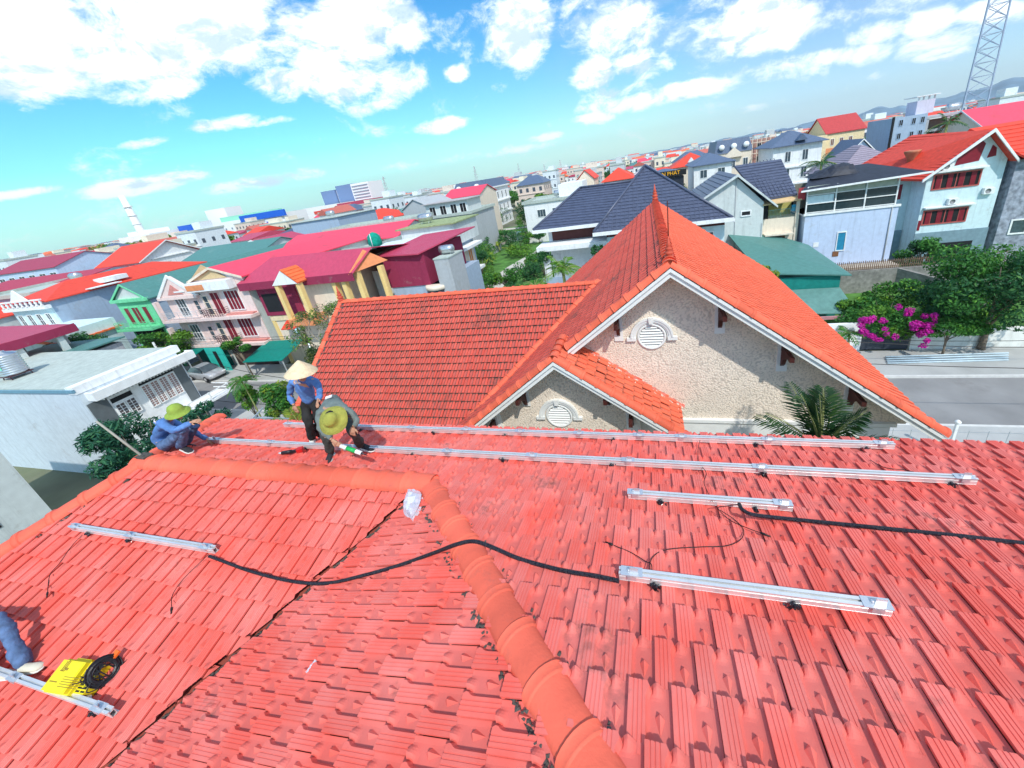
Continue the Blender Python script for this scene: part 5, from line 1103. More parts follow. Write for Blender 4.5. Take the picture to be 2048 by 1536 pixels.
for z_ in (8.5,11,13.5): mb.bar((24,113.1,z_),(32.5,113.1,z_),.14)
mb.build('scaffolding',wCREAM,r); vwin(r,114,(25.2,27.4,29.6),(9,12),1.0,1.2,fm=wGREY,pm=DKO)
r=bld('white three storey villa with a steep slate blue hipped roof and small gablet',24.6,33,90,101,12.4,wWHITE,('hip',2.6,rSLB,dict(over=.8))); vwin(r,90,(26.8,29.8),(9.4,6.2),.9,1.8); 
for z_ in (8.2,5.0): plate(r,'S',90,24.3,33.3,z_,z_+.3,.3,'cornice',wWHITE)
mb=MB(); mb.prism([(28.3,88.9,13.0),(30.1,88.9,13.0),(29.2,88.9,14.1)],(0,1.6,0)); mb.build('gablet',rSLB,r)
r=bld('yellow building with a barrel-like dark red roof',41,48.5,110,122,13.0,mat('soft yellow wall',(.86,.70,.42),.85),('gx',3.6,mat('brick red roof',(.48,.06,.06),.7)),name='building',cat='building'); vwin(r,110,(42,43.8,45.6),(10.4,),.6,1.3,fm=wWHITE,pm=BRN); plate(r,'S',110,41,48.5,7.5,9.8,.05,'orange_band',mat('orange band',(.80,.32,.15),.8)); mb=MB(); mb.box(38.6,40.99,109.5,118,0,12.8); mb.build('side_tower',mat('soft yellow wall',(.86,.70,.42),.85),r)
r=bld('narrow slate-blue tower block with small windows beside the concrete frame',44.0,49,90,99,14.2,wSLATE,None,name='tower_block',cat='tower block'); vwin(r,90,(44.9,46.8,48.1),(8,10.6,12.8),.5,.9,pm=DKO,fm=wSLATE); plate(r,'S',90,43.7,44.0,6,14.4,.3,'dark_fin',DKO)
mb=MB(); mb.box(47.6,50.2,91,94,14.2,16.4); mb.build('stair_tower',wLIL,r); mb=MB(); mb.box(47.2,50.6,90.6,94.4,17.0,17.15)
for x in (47.7,48.4,49.2,50.0): mb.box(x,x+.18,91,91.2,16.4,17.0)
mb.build('tower_crown',wWHITE,r)
r=bld('unfinished concrete frame building with open floors',49.2,62,90.5,103,6.5,wOLD,None,name='building_site',cat='building site'); mb=MB()
for z_ in (8.6,11.0,13.2): mb.box(49.2,62,90.5,103,z_,z_+.35)
for x in (49.5,52.5,55.5,58.5,61.5):
    for y in (90.8,96.5,102.5): mb.box(x-.2,x+.2,y-.2,y+.2,6.5,13.2)
mb.build('floor_frame',wGREY,r); mb=MB(); mb.box(49.6,61.6,93,93.2,6.6,13); mb.build('inner_wall',mat('drab wall',(.22,.22,.18),.8),r)
r=bld('red-roofed cream villa behind the right edge roofs',52,66,80,92,10.4,wCREAM,('gx',3.4,rPNK,dict(over=.6,trim=wWHITE))); vwin(r,80,(54,57,60),(7.6,),1.2,1.6)
r=bld('dull purple tiled house behind the glazed terrace',24.2,32,60,70,8.6,wLIL,('hip',3.2,rPUR,dict(over=.5,n=14)))
r=bld('cyan A-frame gabled house left of the tower block',34,40,84,92,8.2,wBLUE,('gy',3.6,rSLB,dict(trim=wWHITE)))
r=bld('white house with a red hipped roof and small dormer beyond the shop sign',7,16.5,110,121,10.6,wCREAM,('hip',3.0,rRED,dict(over=.6))); mb=MB(); mb.prism([(10.6,108.9,11.4),(12.2,108.9,11.4),(11.4,108.9,12.5)],(0,1.5,0)); mb.build('gablet',wWHITE,r)
r=bld('grey-walled house with an orange-red hipped roof behind the dark-tiled villa',-10,-3,100,110,10.2,wGREY,('hip',2.7,rRED,dict(over=.6)))
r=bld('small pale blue gabled house beside the orange-red hipped roof',-2.4,2.8,104,113,10.6,wBLUE,('gy',2.0,rSLB,dict(trim=wWHITE)))
bld('low red hipped roof peeping between trees left of the dark-tiled villa',-11.5,-7.6,75,82,8.0,wWHITE,('hip',1.8,rRED))
# shop sign
a=thing('shop_sign_building','dark shop roof carrying a signboard with orange letters','shop',(3.4,80,0)); mb=MB(); mb.box(.2,7,80,86,0,10.2); mb.build('wall',rBLK,a); roof(a,.2,7,80,86,10.9,'hip',.9,rSLB,.4)
mb=MB(); mb.box(1.0,7.4,79.5,79.7,10.4,11.4); sg=mb.build('signboard',DKO,a)
tx=bpy.data.curves.new('sign_text','FONT'); tx.body='AN PHÁT'; tx.size=.92; tx.extrude=.03; tx.align_x='CENTER'; tx.align_y='CENTER'
to=bpy.data.objects.new('sign_text',tx); col.objects.link(to)
bpy.context.view_layer.update(); dg=bpy.context.evaluated_depsgraph_get(); me=bpy.data.meshes.new_from_object(to.evaluated_get(dg)); bpy.data.objects.remove(to)
lo=bpy.data.objects.new('lettering',me); col.objects.link(lo); me.materials.clear(); me.materials.append(mat('orange letters',(.95,.45,.02),.5)); lo.parent=sg; lo.location=Vector((4.35,79.45,10.9))-ORG[sg.name]; lo.rotation_euler=(R_(90),0,0)
# factory, chimney, hotel, pylon, tower
r=thing('factory','long white factory with bright blue end panels on the horizon','factory',(-290,226,0)); FW=mat('factory white',(.85,.85,.84),.7); FB=mat('factory blue',(.01,.12,.62),.5)
mb=MB(); mb.box(-342,-243,220,240,0,15.2); mb.build('wall',FW,r)
for x0,x1 in ((-344,-331),(-281,-240)): mb=MB(); mb.box(x0,x1,218.5,219.9,13.2,17.4); mb.build('blue_panel',FB,r)
for x0 in (-344.5,-282): mb=MB(); mb.box(x0,x0+1.2,218.4,219.8,3,13.2); mb.build('blue_fin',FB,r)
mb=MB()
for x in list(range(-330,-284,6)):
    for z_ in (6,9.5): mb.box(x,x+1.2,219.8,219.98,z_,z_+1.2)
mb.build('windows',mat('small window',(.25,.3,.36),.4),r)
for x in range(-278,-244,6): mb=MB(); mb.box(x,x+3.4,219.2,219.95,5,12.8); mb.build('window_bay',FW,r); mb=MB(); mb.box(x+1.1,x+2.2,219.0,219.19,9.6,11); mb.box(x+1.1,x+2.2,219.0,219.19,6.2,7.6); mb.build('pane',FB,r)
mb=MB(); mb.box(-312,-262,228,238,15.2,18.5); mb.build('roof_plant',mat('factory green',(.25,.60,.45),.7),r)
mb=MB(); mb.box(-352,-330,248,262,0,26); mb.build('rear_block',FW,r)
r=thing('hotel','tall hotel block with blue-grey end walls and white balconies','hotel',(-256,306,0)); mb=MB(); mb.box(-281,-266,300,320,0,27); mb.box(-264,-248,300,320,0,29.5); mb.build('blue_wall',mat('hotel blue',(.16,.24,.42),.5),r); mb=MB(); mb.box(-248,-230,300,320,0,29); mb.build('white_wall',FW,r); mb=MB(); mb.box(-266,-264,302,318,0,26); mb.build('link_wall',FW,r); mb=MB()
for k in range(7): mb.box(-247,-230.6,299.6,299.98,12+k*2.4,12.9+k*2.4)
mb.build('balcony',mat('small window',(.25,.3,.36),.4),r); mb=MB(); mb.box(-286,-248,280,298,0,15.5); mb.build('podium',FW,r); mb=MB(); mb.box(-276,-254,279.7,279.98,9.5,12); mb.build('red_band',rRED,r); mb=MB(); mb.box(-247,-215,276,300,0,15); mb.build('magenta_hall',rMAG,r)
r=thing('chimney','white power station chimney on a blocky base at the left horizon','chimney',(-362,203,0)); mb=MB(); mb.smooth=True; mb.lathe((-357,203,0),[(2.8,0),(2.3,20),(1.7,43)],14); mb.build('stack',FW,r); mb=MB()
for z_ in (23,29,35): mb.lathe((-357,203,z_),[(1.9,0),(2.6,0),(2.6,.6),(1.9,.6)],12)
mb.build('gallery',FW,r); mb=MB(); mb.box(-379,-345,200,222,0,15.8); mb.box(-374,-352,204,218,15.8,18.5); mb.build('boiler_house',FW,r)
def pylon(x,y,h,w,label,arms=3,lean=0):
    r=thing('pylon',label,'pylon',(x,y,0),group='power pylons on the horizon'); mb=MB(); m=8
    for sx in (-1,1):
        for sy in (-1,1): mb.bar((x+sx*w,y+sy*w,0),(x+sx*w*.1,y+sy*w*.1,h),w*.10)
    for k in range(m):
        a,b=k/m,(k+1)/m; wa,wb=w*(1-.9*a),w*(1-.9*b)
        mb.bar((x-wa,y-wa,h*a),(x+wb,y-wb,h*b),w*.06); mb.bar((x+wa,y-wa,h*a),(x-wb,y-wb,h*b),w*.06)
    for k in range(arms): z_=h*(.95-.12*k); mb.bar((x-w*1.3,y,z_),(x+w*1.3,y,z_),w*.10)
    mb.build('mast',mat('galvanised',(.50,.55,.56),.6),r)
pylon(-178,250,28,2.,'dark pylon standing right of the hotel')
for i,(px,py,Yv,hh) in enumerate(((1036,330,700,30),(1088,332,700,32),(1120,323,700,34),(949,338,420,26),(838,330,1,0))):
    if hh: v=ray(px,py); p=v*(Yv/v.y); pylon(p.x,p.y,15+p.z+3,2.6,['distant white pylon left of the three','distant white pylon between two others','rightmost distant white pylon left of the dark-tiled roof','white pylon above the white mansion'][i])
r=thing('lattice_tower','tall triangular lattice telecom mast on the right','telecom mast',(80,131,0)); mb=MB(); hT=75; 
def tp(k,z): a=R_(90+120*k); w_=3.1*(1-.55*z/hT); return Vector((80+w_*math.cos(a),131+w_*math.sin(a),z))
for k in range(3): mb.bar(tp(k,0),tp(k,hT),.24)
mb.build('leg',mat('mast steel',(.36,.44,.58),.5),r); mb=MB()
N_=26
for i in range(N_):
    z0,z1=hT*i/N_,hT*(i+1)/N_
    for k in range(3): mb.bar(tp(k,z0),tp((k+1)%3,z1),.11); mb.bar(tp((k+1)%3,z0),tp(k,z1),.11); mb.bar(tp(k,z1),tp((k+1)%3,z1),.11)
mb.build('bracing',MT['mast steel'],r)
# parked car
def car(x,y,rz,label,c):
    r=thing('parked_car',label,'car',(x,y,.14),rz=rz,local=True); CP=mat('car paint '+label[:5],c,.3,metal=.4,spec=.6)
    st=[(-2.15,.55,.75,.78),(-2.0,.30,.95,.84),(-1.3,.22,1.0,.86),(-.9,.2,1.02,.87),(0,.2,1.0,.88),(.9,.2,.98,.87),(1.6,.22,.88,.84),(2.05,.3,.72,.74),(2.2,.42,.60,.6)]
    mb=MB(); vs=[];n=8
    for (xx,zl_,zh,hw) in st: vs+=[(xx,-hw*.9,zl_),(xx,-hw,(zl_+zh)/2),(xx,-hw*.93,zh-.05),(xx,-hw*.7,zh),(xx,hw*.7,zh),(xx,hw*.93,zh-.05),(xx,hw,(zl_+zh)/2),(xx,hw*.9,zl_)]
    fs=[(i*n+j,i*n+(j+1)%n,(i+1)*n+(j+1)%n,(i+1)*n+j) for i in range(len(st)-1) for j in range(n)]+[tuple(range(n-1,-1,-1)),tuple(range((len(st)-1)*n,len(st)*n))]
    mb.smooth=True; mb.add(vs,fs)
    rs=[(-1.75,.95,.70),(-1.1,1.42,.60),(-.2,1.5,.58),(.35,1.46,.58),(1.25,.98,.68)]
    vs=[]; 
    for (xx,z_,hw) in rs: vs+=[(xx,-hw,z_),(xx,hw,z_)]
    mb.smooth=False; mb.add([(-1.1,-.6,1.42),(-.2,-.58,1.5),(.35,-.58,1.46),(.35,.58,1.46),(-.2,.58,1.5),(-1.1,.6,1.42)],[(0,1,4,5),(1,2,3,4)]); mb.build('body',CP,r)
    gm=MB(); gm.add([(1.25,-.7,.97),(1.25,.7,.97),(.36,.57,1.45),(.36,-.57,1.45)],[(0,1,2,3)]); gm.add([(-1.85,-.7,.97),(-1.85,.7,.97),(-1.12,.59,1.41),(-1.12,-.59,1.41)],[(3,2,1,0)])
    for s in (-1,1): gm.add([(-1.7,s*.80,.98),(1.2,s*.80,.98),(.35,s*.59,1.45),(-.2,s*.59,1.49),(-1.1,s*.61,1.41)],[(0,1,2,3,4) if s<0 else (4,3,2,1,0)])
    gm.build('windscreen',GLS,r)
    for sx in (-1.35,1.35):
        for s in (-1,1):
            w_=MB(); w_.lathe((sx,s*.80,.32),[(.2,-.1),(.32,-.09),(.32,.09),(.2,.1)],16,'y'); t_=w_.build('wheel',BLK,r); w_=MB(); w_.lathe((sx,s*.80,.32),[(.02,-.11),(.19,-.105),(.19,.105),(.02,.11)],10,'y'); w_.build('rim',ALU,t_)
    for s in (-.6,.6): w_=MB(); w_.box(2.02,2.16,s-.14,s+.14,.60,.72); w_.build('headlight',FRW,r)
    return r
car(-45.7,25.0,R_(-8),'silver hatchback parked in front of the green awnings',(.55,.57,.60))
# ------------------------------------------------------------------ vegetation
def leafmat(name,c,tr=.25,var=.35):
    m=bpy.data.materials.new(name); m.use_nodes=True; nt=m.node_tree; nt.nodes.clear(); g=NG(nt)
    a=g.n('ShaderNodeAttribute',attribute_name='v').outputs['Fac']
    lo=tuple(x*(1-var) for x in c); hi=(min(1,c[0]*2.2+.03),min(1,c[1]*1.7+.02),c[2]*1.1)
    cc=g.ramp(a,[(0.,lo),(.55,c),(1.,hi)])
    b=g.n('ShaderNodeBsdfPrincipled',i={'Base Color':cc,'Roughness':.55,'Specular IOR Level':.3}); t=g.n('ShaderNodeBsdfTranslucent',i={'Color':cc})
    mx=g.n('ShaderNodeMixShader',i={0:tr,1:b.outputs[0],2:t.outputs[0]}); g.n('ShaderNodeOutputMaterial',i={0:mx.outputs[0]}); return m
L1=leafmat('leaf green',(.05,.20,.035)); L2=leafmat('leaf dark green',(.025,.125,.04)); L3=leafmat('leaf light green',(.10,.26,.03)); L4=leafmat('leaf yellow green',(.17,.27,.035)); L5=leafmat('leaf dull olive',(.10,.14,.05)); LB=leafmat('leaf blue green',(.02,.12,.07))
LM=leafmat('bougainvillea flower',(.62,.02,.42),.35,.2); BRK=mat('bark',(.20,.16,.12),.9,var=.3,sc_=8,bump=.5,bs=20)
def leaves(C_list,n,leaf,seed,asp=.45,up=.35,droop=0.):
    """C_list: (cx,cy,cz,rx,ry,rz); leaves spread through shells of clumps"""
    rg=np.random.default_rng(seed); C_=np.array(C_list); wts=C_[:,3]*C_[:,4]; wts/=wts.sum(); ix=rg.choice(len(C_),n,p=wts)
    d=rg.normal(size=(n,3)); d/=np.linalg.norm(d,axis=1)[:,None]; rad=1-np.abs(rg.normal(0,.28,n)); rad=np.clip(rad,.1,1.12)
    c=C_[ix]; p=c[:,:3]+d*c[:,3:6]*rad[:,None]
    nr=d*.6+rg.normal(size=(n,3))*.6+np.array([0,0,up]); nr/=np.linalg.norm(nr,axis=1)[:,None]
    t=rg.normal(size=(n,3)); t[:,2]-=droop; t-=nr*(t*nr).sum(1)[:,None]; t/=np.linalg.norm(t,axis=1)[:,None]; b=np.cross(nr,t)
    s=(leaf*rg.uniform(.6,1.3,n))[:,None]
    V=np.stack([p-t*s*.5,p+b*s*asp*.5+nr*s*.05,p+t*s*.5,p-b*s*asp*.5+nr*s*.05],1).reshape(-1,3)
    Q_=np.arange(4*n).reshape(n,4); v=np.clip(rg.normal(.45,.22,n)+.12*d[:,2],0,1); return V,Q_,v
def crown_clumps(rx,ry,rz,k,seed):
    rg=random.Random(seed); out=[]
    for i in range(k):
        a=rg.uniform(0,6.28); z=rg.uniform(-.75,.9); rr=math.sqrt(max(0,1-z*z))*rg.uniform(.45,.85); s=rg.uniform(.26,.46)
        out.append((rr*math.cos(a)*rx,rr*math.sin(a)*ry,z*rz*.72,rx*s,ry*s,rz*s*.85))
    return out
def limbs(mb,base,h,rx,rz,r,k,seed):
    rg=random.Random(seed); x,y,z=base; cz=z+h
    p=[Vector((x,y,z))]; 
    for i in range(1,5): p.append(Vector((x+rg.uniform(-.1,.1)*h*.12,y+rg.uniform(-.1,.1)*h*.12,z+h*.75*i/4)))
    mb.tube(p,[r,r*.85,r*.75,r*.62,r*.5],8)
    for i in range(k):
        a=rg.uniform(0,6.28); q=p[rg.choice([2,3,4])]; e=Vector((x+math.cos(a)*rx*rg.uniform(.4,.8),y+math.sin(a)*rx*rg.uniform(.4,.8),cz+rg.uniform(-.2,.6)*rz)); m_=(q+e)/2+Vector((0,0,rz*.12)); mb.tube([q,m_,e],[r*.42,r*.26,r*.08],6)
def tree(name,label,x,y,crz,rx,ry,rz,n,leaf,m,group=None,k=14,seed=1,tr=.16,z0=0,asp=.45,cat='tree',droop=0.,m2=None):
    r=thing(name,label,cat,(x,y,z0),group)
    mb=MB(); limbs(mb,(x,y,z0),crz-z0,rx,rz,tr,8,seed); mb.build('trunk',BRK,r)
    cl=crown_clumps(rx,ry,rz,k,seed); V,Q_,v=leaves(cl,n,leaf,seed,asp,droop=droop); V=V+np.array([x,y,crz])
    mi=None; ms=[m]
    if m2: ms=[m,m2]; mi=(np.random.default_rng(seed).random(len(Q_))<.3).astype(np.int32)
    rawmesh('crown',V,Q_,ms,r,attrs={'v':('FACE',v)},mi=mi); return r
def frond(AV,AQ,Av,p0,dir_,L,sag,nl,ll,lw,rg,base):
    d=Vector(dir_).normalized(); side=d.cross(Vector((0,0,1)));  side=side.normalized() if side.length>.05 else Vector((1,0,0)); pts=[]
    for i in range(nl+1): t=i/nl; pts.append(Vector(p0)+d*L*t-Vector((0,0,1))*sag*L*t*t)
    for i in range(1,nl):
        t=i/nl; tan=(pts[i+1]-pts[i]).normalized(); w_=math.sin(math.pi*(.08+.9*t))**.6
        for s in (-1,1):
            o=pts[i]; e=o+(side*s*.8+tan*.75-Vector((0,0,.25+.2*rg.random()))).normalized()*ll*w_*rg.uniform(.8,1.1); m_=(o+e)/2+Vector((0,0,.04*ll)); wv=tan*lw*.5
            b=len(AV); AV+= [o,m_+wv,e,m_-wv]; AQ.append((b,b+1,b+2,b+3)); Av.append(rg.uniform(.2,.9))
    return pts
def palm(name,label,x,y,zc,n,L,sag,nl,ll,lw,m,trunk=.08,z0=0,seed=1,group=None,el=(-.1,1.2),cat='palm tree'):
    r=thing(name,label,cat,(x,y,z0),group); rg=random.Random(seed); AV=[];AQ=[];Av=[]; mb=MB()
    if zc>z0+.3: mb.tube([(x,y,z0),(x+.05,y,(z0+zc)/2),(x,y,zc)],[trunk*1.2,trunk,trunk*.9],8)
    for i in range(n):
        a=2*math.pi*i/n+rg.uniform(-.3,.3); e=rg.uniform(*el); pts=frond(AV,AQ,Av,(x,y,zc),(math.cos(a)*math.cos(e),math.sin(a)*math.cos(e),math.sin(e)),L*rg.uniform(.8,1.1),sag*rg.uniform(.7,1.3),nl,ll,lw,rg,0)
        mb.tube(pts,[.025*(1-.8*k/len(pts))*L/1.6 for k in range(len(pts))],4)
    mb.build('trunk',mat('palm stem',(.25,.28,.10),.8),r); rawmesh('crown',np.array([tuple(v) for v in AV]),np.array(AQ),m,r,attrs={'v':('FACE',Av)}); return r
def at(px,py,Yv): v=ray(px,py); return v*(Yv/v.y)+Vector((0,0,15))
def atX(px,py,Xv): v=ray(px,py); return v*(Xv/v.x)+Vector((0,0,15))
# near left, between the house and the flat-roofed neighbour
p=atX(262,886,-15.5); tree('leafy_tree','dense dark green tree right behind the left hip of the foreground roof',p.x,p.y,p.z,.95,1.0,1.0,3800,.20,LB,seed=3,k=16,tr=.10,asp=.26,droop=.6)
p=atX(408,838,-14.5); tree('leafy_tree','small dark green tree showing behind the squatting worker',p.x,p.y,p.z,.6,.6,.55,1300,.18,LB,seed=5,k=9,tr=.09,asp=.28,droop=.5)
p=at(325,690,25.5); tree('street_tree','round yellow-green tree in front of the mint green house',p.x,p.y,p.z,3.1,2.6,1.9,5200,.30,L3,seed=7,k=16,m2=L1)
p=at(150,690,23.0); tree('street_tree','dark shrubby tree under the maroon canopy at the left',p.x,p.y,p.z-.2,3.2,2,1.5,2400,.30,L2,seed=8)
p=at(205,710,23.5); tree('shrub','small dark shrub with pale flowers between the canopy and the yellow-green tree',p.x,p.y,p.z-.3,1.6,1.2,.7,900,.2,L1,seed=9,tr=.05,cat='shrub')
p=at(472,688,24.8); tree('street_tree','bright green tree with a slanting pale trunk before the pink house',p.x,p.y,p.z,1.5,1.3,.9,2300,.22,L1,seed=10,k=8,m2=L3)
p=at(500,795,17.2); tree('shrub','bushy green shrub under the small areca palm',p.x-.2,p.y,p.z+.1,.8,.7,1.2,2200,.2,L3,seed=12,tr=.06,cat='shrub',m2=L1)
p=at(482,760,17.0); palm('areca_palm','small areca palm with drooping crown over the grey street',p.x,p.y,p.z,17,1.15,.7,18,.5,.06,L1,seed=2,trunk=.05,el=(-.1,1.0))
p=at(553,775,17.5); palm('areca_palm','areca palm half hidden behind the leafy croton',p.x,p.y,p.z,10,1.3,.7,14,.42,.05,L2,seed=6)
p=at(556,800,14.5); tree('croton_tree','tall leafy croton with yellow-green tips behind the two standing workers',p.x,p.y,p.z,.95,.9,1.65,3200,.28,L1,seed=13,k=18,tr=.07,asp=.3,m2=L4)
p=at(596,842,8.2); palm('palm_clump','spray of bright green palm leaves behind the conical-hat worker',p.x,p.y,p.z-.25,13,1.15,.35,16,.36,.05,L4,seed=4,el=(.1,1.3),trunk=.04)
# bare-ish tree between yellow house and wing roof
r=thing('sparse_tree','half-bare twiggy tree in front of the yellow house','tree',(-24.6,20.5,0)); p=at(648,655,20.5); rg=random.Random(21); mb=MB(); base=Vector((p.x,p.y,0)); r.location=base; ORG[r.name]=base
mb.tube([base,base+Vector((.1,0,2)),base+Vector((0,0,p.z-1.2))],[.16,.13,.10],8); tips=[]
def branch(a,d,L,rad,dep):
    e=a+d*L; m_=(a+e)/2+Vector((rg.uniform(-.1,.1),rg.uniform(-.1,.1),.08))*L; mb.tube([a,m_,e],[rad,rad*.8,rad*.55],5)
    if dep==0: tips.append(e); return
    for k in range(3): nd=(d+Vector((rg.uniform(-.9,.9),rg.uniform(-.9,.9),rg.uniform(-.3,.7)))).normalized(); branch(e,nd,L*rg.uniform(.6,.8),rad*.55,dep-1)
for k in range(6): a=k*1.05; branch(base+Vector((0,0,p.z-1.2-.2*k)),Vector((math.cos(a)*.9,math.sin(a)*.9,.75)).normalized(),1.35,.06,3)
mb.build('trunk',mat('pale bark',(.32,.28,.22),.9),r)
V,Q_,v=leaves([(t.x,t.y,t.z,.28,.28,.22) for t in tips],3600,.15,22,.5); rawmesh('crown',V,Q_,[L5,L3],r,attrs={'v':('FACE',v)},mi=(np.random.default_rng(1).random(len(Q_))<.3).astype(np.int32))
p=at(655,720,19.5); tree('leafy_tree','olive green bush filling the space left of the wing roof',p.x,p.y,p.z,1.8,1.5,1.9,3800,.2,L5,seed=23,k=14,m2=L1)
# street lamp
a=at(592,668,23.2); t=thing('street_lamp','grey street lamp with a glass head above the conical hat','street lamp',(a.x+.9,a.y,0)); x=a.x+.9
mb=MB(); mb.tube([(x,a.y,0),(x,a.y,a.z-.9),],[.12,.08],8); mb.build('pole',STL,t); mb=MB(); mb.tube(smooth([(x,a.y,a.z-.95),(x-.35,a.y,a.z-.75),(x-.5,a.y,a.z-.3),(x-.55,a.y,a.z)],5),.035,6); mb.build('arm',STL,t); mb=MB(); mb.lathe((x-.5,a.y,a.z-.05),[(.12,0),(.22,.1),(.26,.35),(.2,.55),(.05,.62)],12); mb.build('lamp_head',mat('lamp glass',(.45,.68,.74),.2,spec=.7),t)
t=thing('utility_pole','thin concrete pole beside the silver car','pole',(-47.6,23.3,0)); mb=MB(); mb.tube([(-47.6,23.3,0),(-47.6,23.3,5.2)],[.13,.09],8); mb.build('shaft',wLG,t)
for (px,py,yy,rx,rz,m_,lb,sd_) in ((1860,605,33,2.6,1.6,L2,'dark shrubbery between the mossy wall and the hedge',501),(1790,590,34,2.2,1.4,L1,'green shrubbery under the mossy wall left of the slanted wall',502),(1945,600,32,3,1.8,L2,'dense shrubbery behind the big street tree trunk',503),(1725,615,31,1.4,1.1,L1,'leafy shrub at the corner of the teal shed',504)):
    p=at(px,py,yy); tree('shrub',lb,p.x,p.y,max(p.z,.8),rx,1.6,rz,2600,.26,m_,seed=sd_,tr=.06,cat='shrub',m2=L3)
# roof tanks
def tank(x,y,z,lb,s=1.):
    t=thing('water_tank',lb,'water tank',(x,y,z),'steel roof tanks on the houses'); mb=MB(); mb.lathe((x,y,z+.75*s),[(.1*s,-.85*s),(.48*s,-.8*s),(.5*s,-.3*s),(.52*s,0),(.5*s,.3*s),(.48*s,.8*s),(.1*s,.85*s)],14,'x'); mb.build('tank',TNK,t); mb=MB()
    for q in (-.5,.5): mb.bar((x+q*s,y-.35*s,z),(x+q*s,y,z+.4*s),.06); mb.bar((x+q*s,y+.35*s,z),(x+q*s,y,z+.4*s),.06)
    mb.build('stand',STL,t)
tank(-37,46,9.1,'steel roof tank on the weathered cement block'); tank(-27,44,11.05,'steel roof tank on the mossy flat roof'); tank(-86,38,10.1,'steel roof tank on the blue block behind the balustrade villa'); tank(-44,60,10.5,'steel roof tank on the long flat cement block'); tank(-66,71,12.7,'steel roof tank on the tall blank cement block'); tank(-20,92,8.8,'steel roof tank on the white planted-roof house',1.2); tank(-18.3,32,9.0,'steel roof tank on the plain cement tower house',.8); tank(56,96,13.6,'steel roof tank on the unfinished concrete frame',1.2)
# overhead cables across the street
for (A,B,lb) in (((-60,24.5,5.5),(-12,24.5,5.2),'upper cable strung along the far pavement at the left'),((-60,24.8,5.0),(-12,24.8,4.9),'lower cable strung along the far pavement at the left'),((-34,18.4,3.5),(-15,20.5,3.4),'cable crossing the left street from the white balcony'),((9,26.8,1.9),(34,26.6,1.7),'second overhead cable in front of the dark gate'),((8,19,4.2),(36,19.2,4.3),'cable over the near pavement at the right')):
    A=Vector(A);B=Vector(B); mb=MB(); mb.tube([A.lerp(B,k/14)-Vector((0,0,.7*math.sin(math.pi*k/14))) for k in range(15)],.018,5); tag(mb.build('overhead_cable',WIR),lb,'cable')
for (A,B,lb) in (((-47.6,23.3,4.9),(-20,18.5,3.2),'black overhead cable sagging over the left street'),((-50,20.5,2.4),(-19,16.5,3.0),'second overhead cable nearer than the first over the left street'),((9,25.5,2.4),(34,25.0,2.2),'overhead cable in front of the dark gate')):
    A=Vector(A);B=Vector(B); mb=MB(); mb.tube([A.lerp(B,k/14)-Vector((0,0,.9*math.sin(math.pi*k/14))) for k in range(15)],.022,5); tag(mb.build('overhead_cable',WIR),lb,'cable')
# garden in the centre
def strip(pts,w_,z,name,m):
    mb=MB(); P=[Vector(q) for q in pts]; L_=[];
    for i,q in enumerate(P): t_=(P[min(i+1,len(P)-1)]-P[max(i-1,0)]).normalized(); s=Vector((-t_.y,t_.x,0))*w_/2; L_+=[q+s,q-s]
    mb.add([(v.x,v.y,z) for v in L_],[(2*i,2*i+1,2*i+3,2*i+2) for i in range(len(P)-1)]); return struct(mb,name,m)
LAWN=mat('grass ground',(.08,.20,.04),.95,var=.5,sc_=.6,dirt=.2,ds=.3,dc=(.16,.15,.07),bump=.6,bs=6)
mb=MB(); mb.add([(-58,47,.03),(-13,47,.03),(-13,116,.03),(-58,116,.03)],[(0,1,2,3)]); struct(mb,'meadow',LAWN)
mb=MB(); mb.add([(12,28,.03),(60,28,.03),(60,47,.03),(12,47,.03)],[(0,1,2,3)]); struct(mb,'meadow',LAWN)
strip([(-20,27,0),(-22.5,45,0),(-23.1,54.4,0),(-23,61.9,0),(-21.1,72.6,0),(-17.9,89.2,0),(-14,112,0)],3.4,.045,'lane',mat('pale concrete lane',(.55,.52,.47),.9,dirt=.2))
strip([(-70,116,0),(-40,112,0),(-10,110,0)],3.5,.05,'path',MT['pale concrete lane'])
mb=MB(); mb.add([(-37+8*math.cos(a*.45),95+11*math.sin(a*.45)+1.5*math.sin(a*1.7),.05) for a in range(14)],[tuple(range(14))]); struct(mb,'pond',mat('pond water',(.06,.07,.045),.08,spec=.8))
def banana(x,y,seed,lb):
    r=thing('banana_plant',lb,'banana plant',(x,y,0),'banana plants in the garden'); rg=random.Random(seed); AV=[];AQ=[];Av=[]; mb=MB(); mb.tube([(x,y,0),(x,y,1.6)],.12,6); mb.build('stem',L3 if False else mat('palm stem',(.25,.28,.10),.8),r)
    for i in range(9):
        a=rg.uniform(0,6.28); e=rg.uniform(.3,1.2); d=Vector((math.cos(a)*math.cos(e),math.sin(a)*math.cos(e),math.sin(e))); s=d.cross(Vector((0,0,1))).normalized()*.28; P=[Vector((x,y,1.4))+d*2.2*t-Vector((0,0,1))*1.1*t*t for t in (0,.3,.6,.85,1.05)]; W_2=[.1,.9,1,.8,.1]; b=len(AV)
        for q,w_ in zip(P,W_2): AV+=[q-s*w_,q+s*w_]
        for k in range(4): AQ.append((b+2*k,b+2*k+1,b+2*k+3,b+2*k+2)); Av.append(rg.uniform(.4,1.))
    rawmesh('leaf',np.array([tuple(v) for v in AV]),np.array(AQ),L4,r,attrs={'v':('FACE',Av)}); return r
bl=['banana plant nearest to the pale lane','banana plant at the pond edge','banana plant beside the flowering bush','banana plant behind the flowering bush','banana plant left of the lane bend','banana plant in the middle of the garden']
